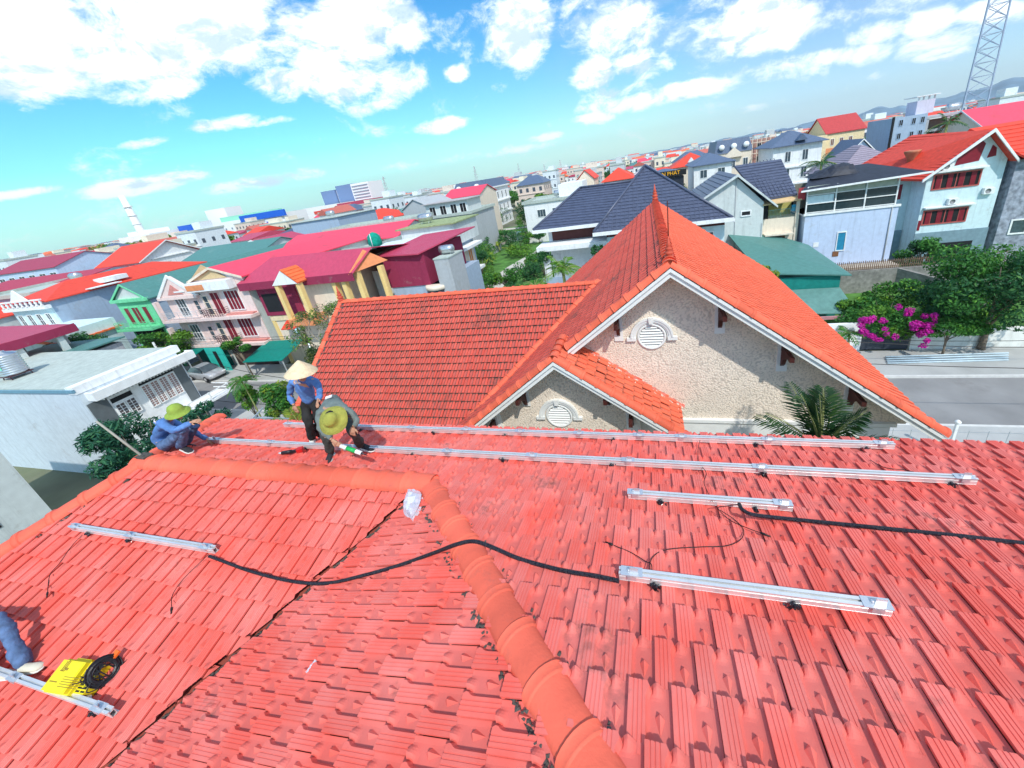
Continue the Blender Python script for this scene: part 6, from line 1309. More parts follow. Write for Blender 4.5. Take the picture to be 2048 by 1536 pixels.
for i,(px,py) in enumerate(((985,530),(960,515),(1000,505),(945,530),(1020,510),(975,545))): v=ray(px,py); q=v*(15/-v.z)+Vector((0,0,15)); banana(q.x,q.y,i,bl[i])
def gtree(px,py,rx,rz,n,leaf,m,lb,seed,m2=None,name='leafy_tree',zc=None,group=None,**k):
    v=ray(px,py); zc=zc or rz*1.15; q=v*((15-zc)/-v.z)+Vector((0,0,15)); return tree(name,lb,q.x,q.y,zc,rx,rx,rz,n,leaf,m,seed=seed,m2=m2,group=group,**k)
gtree(925,530,3.2,2.8,5200,.34,L2,'dark bush with small white flowers beside the pale grey balcony house',31,m2=L1)
gtree(955,570,2.2,2.2,3000,.3,L1,'green bush just above the wing roof ridge',32)
gtree(1010,560,2.0,1.8,2400,.3,L1,'rounded bright bush at the lower end of the lane',33,m2=L3)
gtree(1075,548,2.1,1.8,1800,.3,L2,'dark bush at the foot of the white porch',34)
gtree(1062,425,4.2,4.2,3200,.55,L2,'round dark green tree left of the dark-tiled villa',35,zc=4.2)
gtree(1015,400,7,4.5,5200,.65,L1,'wide green grove beside the white mansion',36,zc=5.5,m2=L3,k=20)
gtree(1050,385,6,4,3500,.65,L1,'green trees behind the grove near the planted roof',37,zc=5,k=14)
gtree(1175,360,8,4.5,4200,.8,L1,'tree row behind the dark-tiled villa roof',38,zc=6.5,k=18)
gtree(1225,350,6,4,2500,.8,L2,'dark tree at the right end of the row behind the dark roofs',39,zc=6.5,k=14)
gtree(935,490,2.6,2.0,1500,.4,L3,'small trees along the pond beyond the balcony house',40)
gtree(1040,500,3.2,1.2,1800,.35,L3,'low leafy thicket beyond the pond',41,zc=1.2)
gtree(1090,600,1.2,1.2,900,.25,L2,'dark potted shrub below the white porch',42,zc=1.2)
p=at(1125,535,30); palm('coconut_palm','broad bright green palm in front of the white porch',p.x,p.y,p.z-.3,16,2.7,.55,18,.75,.10,L3,seed=9,trunk=.14,el=(.1,1.3))
p=at(1068,560,31); palm('coconut_palm','palm with pale drooping fronds left of the broad bright palm',p.x,p.y,p.z-.6,13,2.2,.7,16,.7,.09,L1,seed=14,trunk=.12)
gq=random.Random(77); GT=[]
LN=[(-20,27),(-22.5,45),(-23.1,54.4),(-23,61.9),(-21.1,72.6),(-17.9,89.2),(-14,112)]
def lane_x(y):
    for (a,b),(c,d) in zip(LN,LN[1:]):
        if b<=y<=d: return a+(c-a)*(y-b)/(d-b)
    return -20
while len(GT)<46:
    y=gq.uniform(44,112)**1.0; x=gq.uniform(-50,-11); r_=gq.uniform(1.2,2.3)*(1+.008*(y-44))
    if abs(x-lane_x(y))<2.3+r_*.8 or (x+37)**2/81+(y-95)**2/140<1.1 or any((x-a)**2+(y-b)**2<(r_+c)**2*.55 for a,b,c in GT): continue
    if x<-21 and y<50: continue
    if x>-15 and y>80: continue
    GT.append((x,y,r_))
GT.sort(key=lambda q:q[1])
GO=['nearest','second','third','fourth','fifth','sixth','seventh','eighth','ninth','tenth','eleventh','twelfth','thirteenth','fourteenth','fifteenth','sixteenth','seventeenth','eighteenth','nineteenth','twentieth','twenty-first','twenty-second','twenty-third']
cnt={0:0,1:0}; tot={0:sum(1 for q in GT if q[0]<lane_x(q[1])),1:0}; tot[1]=len(GT)-tot[0]
for i,(x,y,r_) in enumerate(GT):
    sdL=0 if x<lane_x(y) else 1; lb='%s garden tree %s of the pale lane, counted from the wing roof'%(GO[min(cnt[sdL],22)],('left','right')[sdL]); cnt[sdL]+=1
    if cnt[sdL]>23:
        kf=tot[sdL]-cnt[sdL]; lb='%sfarthest garden tree %s of the pale lane'%('' if kf==0 else GO[kf]+' ',('left','right')[sdL])
    tree('garden_tree',lb,x,y,r_*gq.uniform(.9,1.25),r_,r_,r_*gq.uniform(.8,1.15),1100,.34,[L1,L2,L3][i%3],seed=600+i,k=11,tr=.08,m2=[L3,L1,L1][i%3],group='trees of the garden beside the lane')
p=at(1195,500,33.5); tree('potted_tree','small dark potted tree on the terrace of the dark-tiled villa',p.x,p.y,p.z,.7,.7,.6,600,.2,L2,seed=44,tr=.05)
p=at(1085,515,34.5); tree('potted_tree','round clipped potted tree at the corner of the villa terrace',p.x,p.y,p.z,.9,.8,.8,900,.2,L2,seed=45,tr=.05)
for i,(px,py,rx,rz,m_,lb) in enumerate(((905,500,2.2,2.2,L1,'slender tree at the corner of the cream balcony'),(930,590,1.8,1.8,L2,'dark bush touching the wing ridge near the left'),(975,500,2.4,1.6,L3,'bright thicket in the middle of the garden'),(1030,590,1.8,1.7,L2,'dark bush above the wing ridge under the lane'),(990,470,2.6,1.6,L1,'bushes on the far bank of the pond'),(1055,470,3.,1.5,L3,'low bright trees beyond the lane bend'),(960,540,2.0,2.2,L3,'tall yellow-green bush among the banana plants'),(895,560,1.8,2.4,L5,'olive bush under the pale grey balcony house'),(1000,430,4.5,3.5,L2,'dark trees right of the white mansion base'),(1130,575,1.3,1.2,L1,'garden bush below the broad bright palm'),(1100,440,2.6,2.,L1,'tree behind the far left eave of the dark villa'),(955,605,1.5,1.4,L1,'green bush just left of the small ridge bush'))): gtree(px,py,rx,rz,1700,.3,m_,lb,400+i,m2=L3,k=12)
# right side
p=at(1985,575,27.5); tree('big_street_tree','large dense green tree overhanging the right edge of the street',p.x+.4,p.y,p.z+.1,3.7,2.9,3.0,17000,.27,L2,seed=51,k=30,tr=.20,m2=L1,asp=.4)
p=at(1900,650,26.9); tree('hedge','dark green hedge spilling over the cream street wall',p.x,p.y,p.z-.15,2.6,.8,.75,4200,.2,L1,seed=52,k=16,tr=.08,cat='hedge')
p=at(1770,640,28.2); r=tree('bougainvillea','bougainvillea bush with magenta flowers over the dark gate','placeholder' and p.x,p.y,p.z,2.6,1.5,1.5,5000,.22,L1,seed=53,k=16,tr=.09,cat='flowering bush',m2=L3)
cl=[(p.x+a,p.y-1.2+b,p.z+c,s,s*.6,s*.8) for a,b,c,s in ((-2.0,-.3,.5,.5),(-1.7,-.4,-.1,.45),(-1.3,-.5,-.6,.4),(-.5,-.5,-.15,.4),(1.1,-.4,.3,.55),(1.25,-.5,-.4,.5),(1.2,-.6,-.9,.4),(.2,-.1,1.2,.4),(-1.2,-.2,.8,.4),(1.6,-.2,.6,.4))]
cl=[(a+rg.uniform(-.35,.35),b+rg.uniform(-.1,.1),c+rg.uniform(-.3,.3),s*rg.uniform(.4,.75),f_*.7,t_*rg.uniform(.4,.75)) for (a,b,c,s,f_,t_) in cl for _ in range(3)]; V,Q_,v=leaves(cl,3600,.11,54,.8); rawmesh('blossom',V,Q_,LM,r,attrs={'v':('FACE',v)})
p=at(1700,660,27.0); palm('papaya_tree','broad-leaved papaya crown beside the red gable edge',p.x,p.y,p.z-.2,14,.95,.3,7,.38,.16,L1,seed=16,trunk=.07,el=(-.2,.8),cat='papaya tree')
p=at(1845,508,43); tree('leafy_tree','shrubby tree in front of the red-roofed villa base',p.x,p.y,p.z,2.2,1.5,1.7,2600,.3,L2,seed=55,m2=L1)
p=at(1528,545,26); tree('leafy_tree','yellow-green twig peeping over the red slope before the teal shed',p.x,p.y,p.z-.3,.9,.8,.9,900,.22,L4,seed=56,tr=.05)
p=at(1503,520,28); tree('leafy_tree','small leafy tip left of the yellow-green twig',p.x,p.y,p.z-.6,.7,.7,.6,500,.2,L3,seed=57,tr=.05)
p=at(1645,878,6.6); palm('fan_of_palm','dark palm fronds rising between the villa gable and the eave',p.x,p.y,p.z-.25,17,1.5,.22,30,.42,.035,leafmat('palm dark green',(.010,.055,.018)),seed=18,trunk=.05,el=(.45,1.5))
gtree(1590,345,3.0,3.0,2600,.5,L1,'round light green tree behind the dark tiled roofs',61,zc=6.5,m2=L3)
gtree(1530,340,1.4,2.2,900,.45,L2,'narrow dark conifer-like tree left of the white villa',62,zc=6)
p=at(1643,325,60); palm('coconut_palm','dark palm right of the round light green tree',p.x,p.y,p.z,14,2.6,.6,14,.8,.12,L2,seed=19,trunk=.15)
gtree(1700,300,5.5,3.2,3600,.6,L1,'large green tree below the yellow building',63,zc=7,m2=L3)
gtree(1735,285,3.2,2.4,1800,.6,L3,'light green tree right of the large green tree',64,zc=8)
gtree(1375,365,4,2.6,2200,.5,L1,'green tree right of the shop sign',65,zc=6)
gtree(1408,388,2.4,1.8,1500,.4,L3,'bright green tree in front of the white hipped house',66,zc=6)
gtree(1350,380,3,2.,1500,.4,L2,'dark tree under the shop sign',67,zc=5.5)
gtree(1870,260,2.5,1.6,1200,.45,L1,'treetop showing over the red roof ridge',68,zc=10)
p=at(1895,245,70); palm('coconut_palm','dark palm in front of the unfinished concrete building',p.x,p.y,p.z,12,2.8,.6,12,.8,.14,L2,seed=24,trunk=.15)
gtree(590,478,4.5,2.2,1800,.6,L1,'green treetops among the red roofs left of centre',69,zc=8)
gtree(620,410,9,4,2200,1.2,L1,'trees before the long pink school buildings',70,zc=7)
gtree(510,490,3,1.8,900,.5,L1,'small treetop between red roofs at the left',71,zc=8)
gtree(800,425,4,2.4,1300,.6,L1,'treetop behind the flat cement block',72,zc=9)
for i,px in enumerate((215,240,290,325,345)): gtree(px,505-.16*(px-215),10,5,1300,1.6,L3 if i%2 else L4,['yellow-green treetop at the far left horizon','second yellow-green treetop from the left horizon edge','treetops just right of the chimney base','treetop midway between chimney and factory','treetops beside the factory blue panel'][i],80+i,zc=9)
# ------------------------------------------------------------------ the town beyond
foot=[]
for o in list(sc.objects):
    if o.type=='EMPTY' and o.get('category') in ('house','shed','warehouse','block','mansion','building','tower block','building site','shop','factory','hotel','tree','palm tree'):
        for ch in o.children:
            if ch.type=='MESH' and ch.name.split('.')[0] in ('wall','blue_wall','rear_block','podium','white_wall','crown','trunk'):
                bb=[Vector(c) for c in ch.bound_box]; ox=ORG[o.name]; foot.append((min(b.x for b in bb)+ox.x-2,max(b.x for b in bb)+ox.x+2,min(b.y for b in bb)+ox.y-2,max(b.y for b in bb)+ox.y+2))
foot.append((-60,-12,45,117)); foot.append((-60,20,0,60)); foot.append((10,62,0,62)); foot.append((74,86,125,137)); foot.append((-80,-10,15,58))
def free(x,y,r): return all(not(a-r<x<b+r and c-r<y<d+r) for a,b,c,d in foot)
def inview(x,y,z):
    P=Vector((x,y,z-15)); zz=P.dot(fw)
    if zz<5: return False
    px=PX+F*P.dot(cr)/zz; py=PY-F*P.dot(cu)/zz; return -60<px<2110 and -100<py<1500
vm=[(.80,.80,.76),(.78,.70,.56),(.70,.76,.80),(.55,.58,.60),(.84,.84,.84),(.72,.60,.52)]
rm=[rRED,rPNK,rMAG,rTEAL,rSLB,rFLT,rORG,mat('faded red roof',(.50,.14,.11),.7)]
WD=mat('far window',(.08,.10,.13),.3)
def tmpl(i,wd,dp,h,wc,rk,rmat,rise):
    mb=MB(); mb.cur=0; mb.box(-wd/2,wd/2,-dp/2,dp/2,0,h); a=wd/2+.5; b=dp/2+.5; mb.cur=1
    if rk=='gx': mb.prism([(-a,-b,h),(-a,b,h),(-a,0,h+rise)],(2*a,0,0))
    elif rk=='gy': mb.prism([(-a,-b,h),(a,-b,h),(0,-b,h+rise)],(0,2*b,0))
    elif rk=='hip': mb.add([(-a,-b,h),(a,-b,h),(a,b,h),(-a,b,h),(-a*.35,0,h+rise),(a*.35,0,h+rise)],[(0,1,5,4),(1,2,5),(2,3,4,5),(3,0,4),(3,2,1,0)])
    else: mb.box(-a+.3,a-.3,-b+.3,b-.3,h,h+.5); mb.cur=0; mb.box(-wd*.1,wd*.3,-dp*.1,dp*.3,h+.5,h+2.6)
    mb.cur=2; nf=max(2,int(h/3.4))
    for f in range(nf):
        z_=1.+f*h/nf
        k=max(2,int(wd/2.4))
        for j in range(k): x_=-wd/2+(j+.5)*wd/k; mb.box(x_-.5,x_+.5,-dp/2-.03,-dp/2+.2,z_,z_+1.4)
        k=max(2,int(dp/3))
        for j in range(k): y_=-dp/2+(j+.5)*dp/k; mb.box(wd/2-.2,wd/2+.03,y_-.45,y_+.45,z_,z_+1.3); mb.box(-wd/2-.03,-wd/2+.2,y_-.45,y_+.45,z_,z_+1.3)
    mb.cur=0
    for f in range(1,nf): mb.box(-wd/2-.15,wd/2+.15,-dp/2-.25,-dp/2+.1,f*h/nf+.3,f*h/nf+.5)
    me_o=mb.build('town_house',[mat('town wall %d'%(i%6),vm[i%6],.85,dirt=.1,ds=.4),rmat,WD],None,org=(0,0,0)); return me_o
spec=[(7,14,10,0,'gx',rm[0],2.4,'white house with a red gable roof'),(5.5,16,11.5,1,'flat',rm[5],0,'narrow cream house with a flat roof'),(9,11,8.5,3,'hip',rm[0],2.6,'grey-walled house with a red hipped roof'),(6,15,12.5,4,'flat',rm[5],0,'tall white tube house with a rooftop room'),(12,16,7.5,2,'gx',rm[2],1.6,'pale blue hall with a magenta tin roof'),(10,12,10.5,4,'hip',rm[4],2.8,'white house with a slate blue hipped roof'),(7,12,9,5,'gy',rm[6],2.4,'tan house with an orange gable roof'),(12,20,7,3,'gx',rm[3],2.0,'grey shed with a teal tin roof'),(8,9,13.5,0,'flat',rm[5],0,'slim white apartment block'),(9,12,9.5,1,'gx',rm[1],2.2,'cream house with a pink-red roof'),(6,13,11,2,'gy',rm[7],2.0,'pale blue house with a faded red roof'),(14,10,12,4,'flat',rm[5],0,'wide white flat-roofed block')]
T_=[tmpl(i,*s[:3],s[3],s[4],s[5],s[6]) for i,s in enumerate(spec)]
TL=[]; rg=random.Random(99); placed=[]; used=set(); tries=0
while len(placed)<285 and tries<60000:
    tries+=1
    d=60+560*rg.random()**1.1; az=rg.uniform(R_(-82),R_(48)); x=d*math.sin(az); y=d*math.cos(az)
    if y<28 or not inview(x,y,9) or not free(x,y,7): continue
    if any((x-a)**2+(y-b)**2<(10 if d<250 else 13)**2 for a,b in placed): continue
    if x>10 and d<135 : continue
    if -60<x<10 and d<150: continue
    k=rg.randrange(len(spec))
    placed.append((x,y)); o=T_[k]
    if k in used: o=o.copy(); col.objects.link(o)
    used.add(k); o.location=(x,y,0); s=rg.uniform(.85,1.12); o.scale=(s,s,rg.uniform(.82,1.08)); o.rotation_euler=(0,0,rg.choice([0,0,0,.12,-.15,math.pi/2]))
    tag(o,'x','house',spec[k][7].split(' with')[0]+'s of the far town'); TL.append((o,spec[k][7],x,y))
# trees of the town
tt=[]
for i in range(4):
    cl=crown_clumps(4.5,4.5,3.4,12,200+i); V,Q_,v=leaves(cl,900,1.1,200+i); V=V+np.array([0,0,5.5]); tt.append((V,Q_,v))
protos=[]
for i in range(4):
    r=thing('town_tree','far leafy tree among the crowded rooftops of the town','tree',(0,0,0),'trees of the far town'); mb=MB(); mb.tube([(0,0,0),(0,0,4)],[.3,.2],6); mb.build('trunk',BRK,r); rawmesh('crown',tt[i][0],tt[i][1],[L1,L2,L3,L1][i],r,attrs={'v':('FACE',tt[i][2])}); protos.append(r)
nT=0; usedp=set(); tries=0
while nT<120 and tries<40000:
    tries+=1; d=75+520*rg.random()**1.1; az=rg.uniform(R_(-82),R_(48)); x=d*math.sin(az); y=d*math.cos(az)
    if y<30 or not inview(x,y,9) or not free(x,y,3) or any((x-a)**2+(y-b)**2<49 for a,b in placed) or (x>0 and d<120): continue
    i=rg.randrange(4); o=protos[i] if i not in usedp else copy_tree(protos[i]); usedp.add(i); o.location=(x,y,0); s=rg.uniform(.7,1.25); o.scale=(s,s,s*rg.uniform(.85,1.1)); o.rotation_euler=(0,0,rg.uniform(0,6)); nT+=1; placed.append((x,y)); TL.append((o,'leafy tree',x,y))
LMK=[(-400,200,'left of the chimney'),(200,395,'around the chimney'),(395,580,'around the factory'),(580,760,'around the hotel'),(760,900,'right of the hotel'),(900,1100,'behind the white mansion'),(1100,1300,'behind the dark villa'),(1300,1480,'behind the baroque house'),(1480,1640,'behind the brick site'),(1640,1850,'behind the yellow building'),(1850,3000,'behind the lattice mast')]
ORD=['nearest','second','third','fourth','fifth','sixth','seventh','eighth','ninth','tenth']+['eleventh','twelfth','thirteenth','fourteenth','fifteenth','sixteenth','seventeenth','eighteenth','nineteenth','twentieth']+['twenty-'+q for q in ('first','second','third','fourth','fifth','sixth','seventh','eighth','ninth')]
grp={}
for (o,kd,x,y) in TL:
    P=Vector((x,y,-10)); zz=P.dot(fw); px=PX+F*P.dot(cr)/zz; s_=[q for q in LMK if q[0]<=px<q[1]] or [LMK[0]]; grp.setdefault((kd,s_[0][2]),[]).append((math.hypot(x,y),o))
for (kd,s_),L_ in grp.items():
    L_.sort(key=lambda q:q[0])
    for i,(d_,o) in enumerate(L_): o['label']='%s%s %s'%((ORD[min(i,len(ORD)-1)]+' ') if len(L_)>1 else 'lone ',kd,s_)
# the dense far town, beyond what one can count
mb=MB()
for i in range(2600):
    d=560+3200*rg.random()**1.3; az=rg.uniform(R_(-84),R_(50)); x=d*math.sin(az); y=d*math.cos(az)
    if y<20: continue
    a=rg.uniform(4,11)*(1+d/3000); h=rg.uniform(5,12.5)*(1.0+(rg.random()<.04)*.7); c=rg.uniform(0,1); mb.cur=rg.randrange(4); mb.box(x-a,x+a,y-a,y+a,0,h); mb.cur=4+rg.randrange(4); rs=rg.uniform(.3,2.6)
    mb.add([(x-a*1.05,y-a,h),(x+a*1.05,y-a,h),(x+a*1.05,y+a,h),(x-a*1.05,y+a,h),(x-a*.9,y,h+rs),(x+a*.9,y,h+rs)],[(0,1,5,4),(1,2,5),(2,3,4,5),(3,0,4),(3,2,1,0)])
mb.build('distant_town',[mat('town wall %d'%k,vm[k],.85) for k in range(4)]+[rRED,rFLT,rSLB,rORG]); o=bpy.data.objects['distant_town']; o['kind']='stuff'; o['label']='mass of tiny rooftops filling the plain up to the horizon'
V=[];Q_=[];v=[]
cl=[]
for i in range(520):
    d=330+2900*rg.random()**1.2; az=rg.uniform(R_(-84),R_(50)); x=d*math.sin(az); y=d*math.cos(az)
    if y>30: s=rg.uniform(8,18)*(1+d/1500); cl.append((x,y,4.,s,s,rg.uniform(3.5,6)))
V,Q_,v=leaves(cl,16000,5.5,300,.7); V[:,2]=np.maximum(V[:,2],0); o=rawmesh('distant_woods',V,Q_,L1,attrs={'v':('FACE',v)}); o['kind']='stuff'; o['label']='dark green tree belts between the far rooftops'
# hills
HM=mat('hazed hill woodland',(.13,.22,.31),.95,var=.3,sc_=.01,bump=.3,bs=.02)  # blue of the distance haze painted into the green woodland colour
def ridge(d,az0,az1,hf,n,name='hills'):
    V=[];Fq=[]; rows=7
    for i in range(n+1):
        az=R_(az0+(az1-az0)*i/n); h=hf((az0+(az1-az0)*i/n))
        for j in range(rows): t=j/(rows-1); dd=d+(t-.5)*900; hh=h*math.sin(math.pi*t)**.8; V.append((dd*math.sin(az),dd*math.cos(az),hh-2))
    for i in range(n):
        for j in range(rows-1): a=i*rows+j; Fq.append((a,a+rows,a+rows+1,a+1))
    mb=MB(); mb.smooth=True; mb.add(V,Fq); return struct(mb,name,HM)
from mathutils import noise
def hf1(a): 
    e=max(0,min(1,(a-2)/42)); return (28+150*e**1.2)*(.55+.75*abs(noise.noise(Vector((a*.16,1.3,0))))+.35*noise.noise(Vector((a*.55,4.,0)))+.10*noise.noise(Vector((a*2.2,4.,0))))
def hf2(a):
    e=max(0,min(1,(a+6)/40)); return (16+80*e)*(.5+.8*abs(noise.noise(Vector((a*.22,7.3,0))))+.3*noise.noise(Vector((a*.8,2.,0))))
ridge(5200,-6,62,hf1,340); ridge(4000,-10,62,hf2,300)
# air
hb=MB(); hb.box(-5200,6400,-400,6600,-2,330); hz_=bpy.data.materials.new('haze air'); hz_.use_nodes=True; nt=hz_.node_tree; nt.nodes.clear(); g=NG(nt)
pv_=g.n('ShaderNodeVolumePrincipled',i={'Color':(.86,.96,1.,1),'Density':.00010,'Anisotropy':.2}); g.n('ShaderNodeOutputMaterial',i={'Volume':pv_.outputs[0]})
HZ=True
if HZ: o=hb.build('haze',hz_); o['kind']='stuff'; o['label']='thin pale air over the town'
# ------------------------------------------------------------------ people
SKN=mat('skin',(.50,.27,.17),.55,var=.08); DEN=mat('blue work shirt',(.10,.22,.50),.85,var=.25,sc_=9,bump=.35,bs=22); JNS=mat('blue denim',(.09,.15,.28),.85,var=.35,sc_=12,bump=.35,bs=25); GRS=mat('grey green work shirt',(.15,.19,.18),.85,var=.2,sc_=8,bump=.35,bs=20); BPT=mat('black trousers',(.022,.022,.022),.85,var=.3,sc_=9,bump=.3,bs=20); DPT=mat('dark grey trousers',(.055,.06,.055),.85,var=.3,sc_=9,bump=.3,bs=20)
HOL=mat('olive hat cloth',(.31,.31,.06),.85,var=.15,sc_=14,bump=.3,bs=40); HGR=mat('green helmet cloth',(.26,.37,.06),.85,var=.15,sc_=14,bump=.2,bs=40); STRW=mat('palm leaf straw',(.74,.58,.38),.7,var=.12,sc_=20,bump=.3,bs=60); SHB=mat('black canvas shoe',(.03,.03,.035),.7); SHW=mat('white shoe rubber',(.72,.72,.68),.6); HAIR=mat('black hair',(.012,.011,.010),.5); EYE=mat('eye',(.02,.015,.012),.2); PAT=mat('pale stripe patch',(.75,.72,.74),.6)
def V3(*a): return Vector(a)
def skinmesh(chains,sub=2,wr=0.,seed=0,flat=None):
    """chains: list of [(point,radius or (rx,ry)),...]; points at the same place are joined"""
    bm=bmesh.new(); lay=bm.verts.layers.skin.verify(); vd=[]
    def vert(p,r):
        for v in vd:
            if (v.co-Vector(p)).length<1e-4: return v
        v=bm.verts.new(p); rr=r if isinstance(r,tuple) else (r,r); v[lay].radius=rr; vd.append(v); return v
    for ci,c in enumerate(chains):
        pv=None
        for p,r in c:
            v=vert(p,r)
            if pv is not None and pv is not v and bm.edges.get((pv,v)) is None: bm.edges.new((pv,v))
            pv=v
    vd[0][lay].use_root=True
    me=bpy.data.meshes.new('tmp'); bm.to_mesh(me); bm.free(); o=bpy.data.objects.new('tmp',me); col.objects.link(o)
    m=o.modifiers.new('s','SKIN'); m.branch_smoothing=.6; m.use_smooth_shade=True; s=o.modifiers.new('b','SUBSURF'); s.levels=sub; s.render_levels=sub
    bpy.context.view_layer.update(); dg=bpy.context.evaluated_depsgraph_get(); me2=bpy.data.meshes.new_from_object(o.evaluated_get(dg)); bpy.data.objects.remove(o); bpy.data.meshes.remove(me)
    vs=[v.co.copy() for v in me2.vertices]; ns=[v.normal.copy() for v in me2.vertices]; fs=[tuple(p.vertices) for p in me2.polygons]; bpy.data.meshes.remove(me2)
    if wr:
        off=Vector((seed*3.1,seed,0))
        vs=[v+n*wr*(noise.noise(v*9+off)*1.2+noise.noise(Vector((v.x*26,v.y*26,v.z*13))+off)*.95-.1) for v,n in zip(vs,ns)]
    mb=MB(); mb.smooth=True; mb.add(vs,fs); return mb
def hand(mb,w,d,nrm,s=1.,curl=.6,thumb=1):
    """palm from wrist w along d; nrm points out of the back of the hand; five fingers"""
    d=Vector(d).normalized(); nrm=Vector(nrm); nrm=(nrm-d*nrm.dot(d)).normalized(); sd_=d.cross(nrm)*thumb; w=Vector(w)
    vs=[]; P=[(0,.026,.017),(.03,.036,.017),(.065,.042,.014),(.088,.040,.012)]
    for (t,hw,ht) in P:
        for k in range(8): a=2*math.pi*k/8; vs.append(w+d*t*s+sd_*math.cos(a)*hw*s+nrm*math.sin(a)*ht*s)
    mb.add(vs,[(i*8+j,i*8+(j+1)%8,(i+1)*8+(j+1)%8,(i+1)*8+j) for i in range(3) for j in range(8)]+[tuple(range(24,32))])
    for k,(off,L) in enumerate(((.030,.072),(.011,.080),(-.009,.074),(-.028,.058))):
        b=w+d*.082*s+sd_*off*s; pts=[b]; dd=d.copy()
        for q in range(3): 
            an=curl*(.55+.2*q); dd=(dd*math.cos(an)-nrm*math.sin(an)).normalized(); pts.append(pts[-1]+dd*L*s*(.42,.32,.26)[q])
        mb.tube(pts,[.0095*s,.009*s,.008*s,.0065*s],6)
    b=w+d*.028*s+sd_*.030*s; t1=(d*.7+sd_*.7-nrm*.15).normalized(); t2=(d*.9+sd_*.25-nrm*.35*curl).normalized(); mb.tube([b,b+t1*.040*s,b+t1*.040*s+t2*.034*s],[.0125*s,.0105*s,.0085*s],6)
def head(mb,c,f,up,s=1.):
    """c centre, f facing direction"""
    f=Vector(f).normalized(); up=Vector(up); up=(up-f*up.dot(f)).normalized(); sd_=f.cross(up); n=14; vs=[];fs=[]
    for i in range(n//2+1):
        th=math.pi*i/(n//2)
        for j in range(n):
            ph=2*math.pi*j/n; x=math.cos(ph)*math.sin(th); y=math.sin(ph)*math.sin(th); z=math.cos(th)
            wx=.098 if x>0 else .105; jaw=1-.28*max(0,-z)**1.3
            vs.append(c+f*x*wx*s*(jaw if x<0 else 1-.10*max(0,-z))+sd_*y*.076*s*jaw+up*z*.118*s)
    for i in range(n//2):
        for j in range(n): fs.append((i*n+j,i*n+(j+1)%n,(i+1)*n+(j+1)%n,(i+1)*n+j))
    mb.add(vs,fs)
    mb.tube([c+f*.094*s+up*.02*s,c+f*.118*s-up*.018*s,c+f*.100*s-up*.03*s],[.008*s,.014*s,.010*s],6)
    mb.tube([c+f*.088*s-up*.062*s-sd_*.022*s,c+f*.098*s-up*.060*s,c+f*.088*s-up*.062*s+sd_*.022*s],[.004*s,.007*s,.004*s],6)
    for k in (-1,1): mb.tube([c+sd_*k*.074*s+up*.02*s,c+sd_*k*.086*s+up*.0*s-f*.012*s,c+sd_*k*.074*s-up*.03*s],[.010*s,.016*s,.008*s],6)
    cur=mb.cur; mb.cur=1
    for k in (-1,1): mb.lathe(c+f*.088*s+sd_*k*.031*s+up*.012*s,[(.004*s,-.008*s),(.010*s,0),(.004*s,.008*s)],8)
    mb.cur=cur
def shoe(mbu,mbs,h,t,s=1.,up=(0,0,1)):
    """h heel ground point, t toe ground point"""
    h=Vector(h);t=Vector(t); d=(t-h); L=d.length; d.normalize(); up=Vector(up); up=(up-d*up.dot(d)).normalized(); sd_=d.cross(up); n=10
    def loft(mb,pr):
        vs=[]
        for (x,hw,z0,z1) in pr:
            for k in range(n): a=2*math.pi*k/n; vs.append(h+d*x*L+sd_*math.cos(a)*hw*s+up*((z0+z1)/2+math.sin(a)*(z1-z0)/2)*s)
        mb.smooth=True; mb.add(vs,[(i*n+j,i*n+(j+1)%n,(i+1)*n+(j+1)%n,(i+1)*n+j) for i in range(len(pr)-1) for j in range(n)]+[tuple(range(n-1,-1,-1)),tuple(range((len(pr)-1)*n,len(pr)*n))])
    loft(mbu,[(.0,.025,.03,.09),(.06,.037,.02,.11),(.25,.040,.02,.105),(.45,.042,.02,.085),(.7,.048,.02,.065),(.9,.042,.02,.05),(1.,.015,.022,.036)])
    loft(mbs,[(-.02,.022,.0,.028),(.05,.041,.0,.03),(.3,.043,.0,.028),(.7,.053,.0,.028),(.92,.046,.0,.027),(1.03,.015,.003,.024)])
def limb(pts,rs): return list(zip([Vector(p) for p in pts],rs))
def lp(a,b,t): return Vector(a).lerp(Vector(b),t)
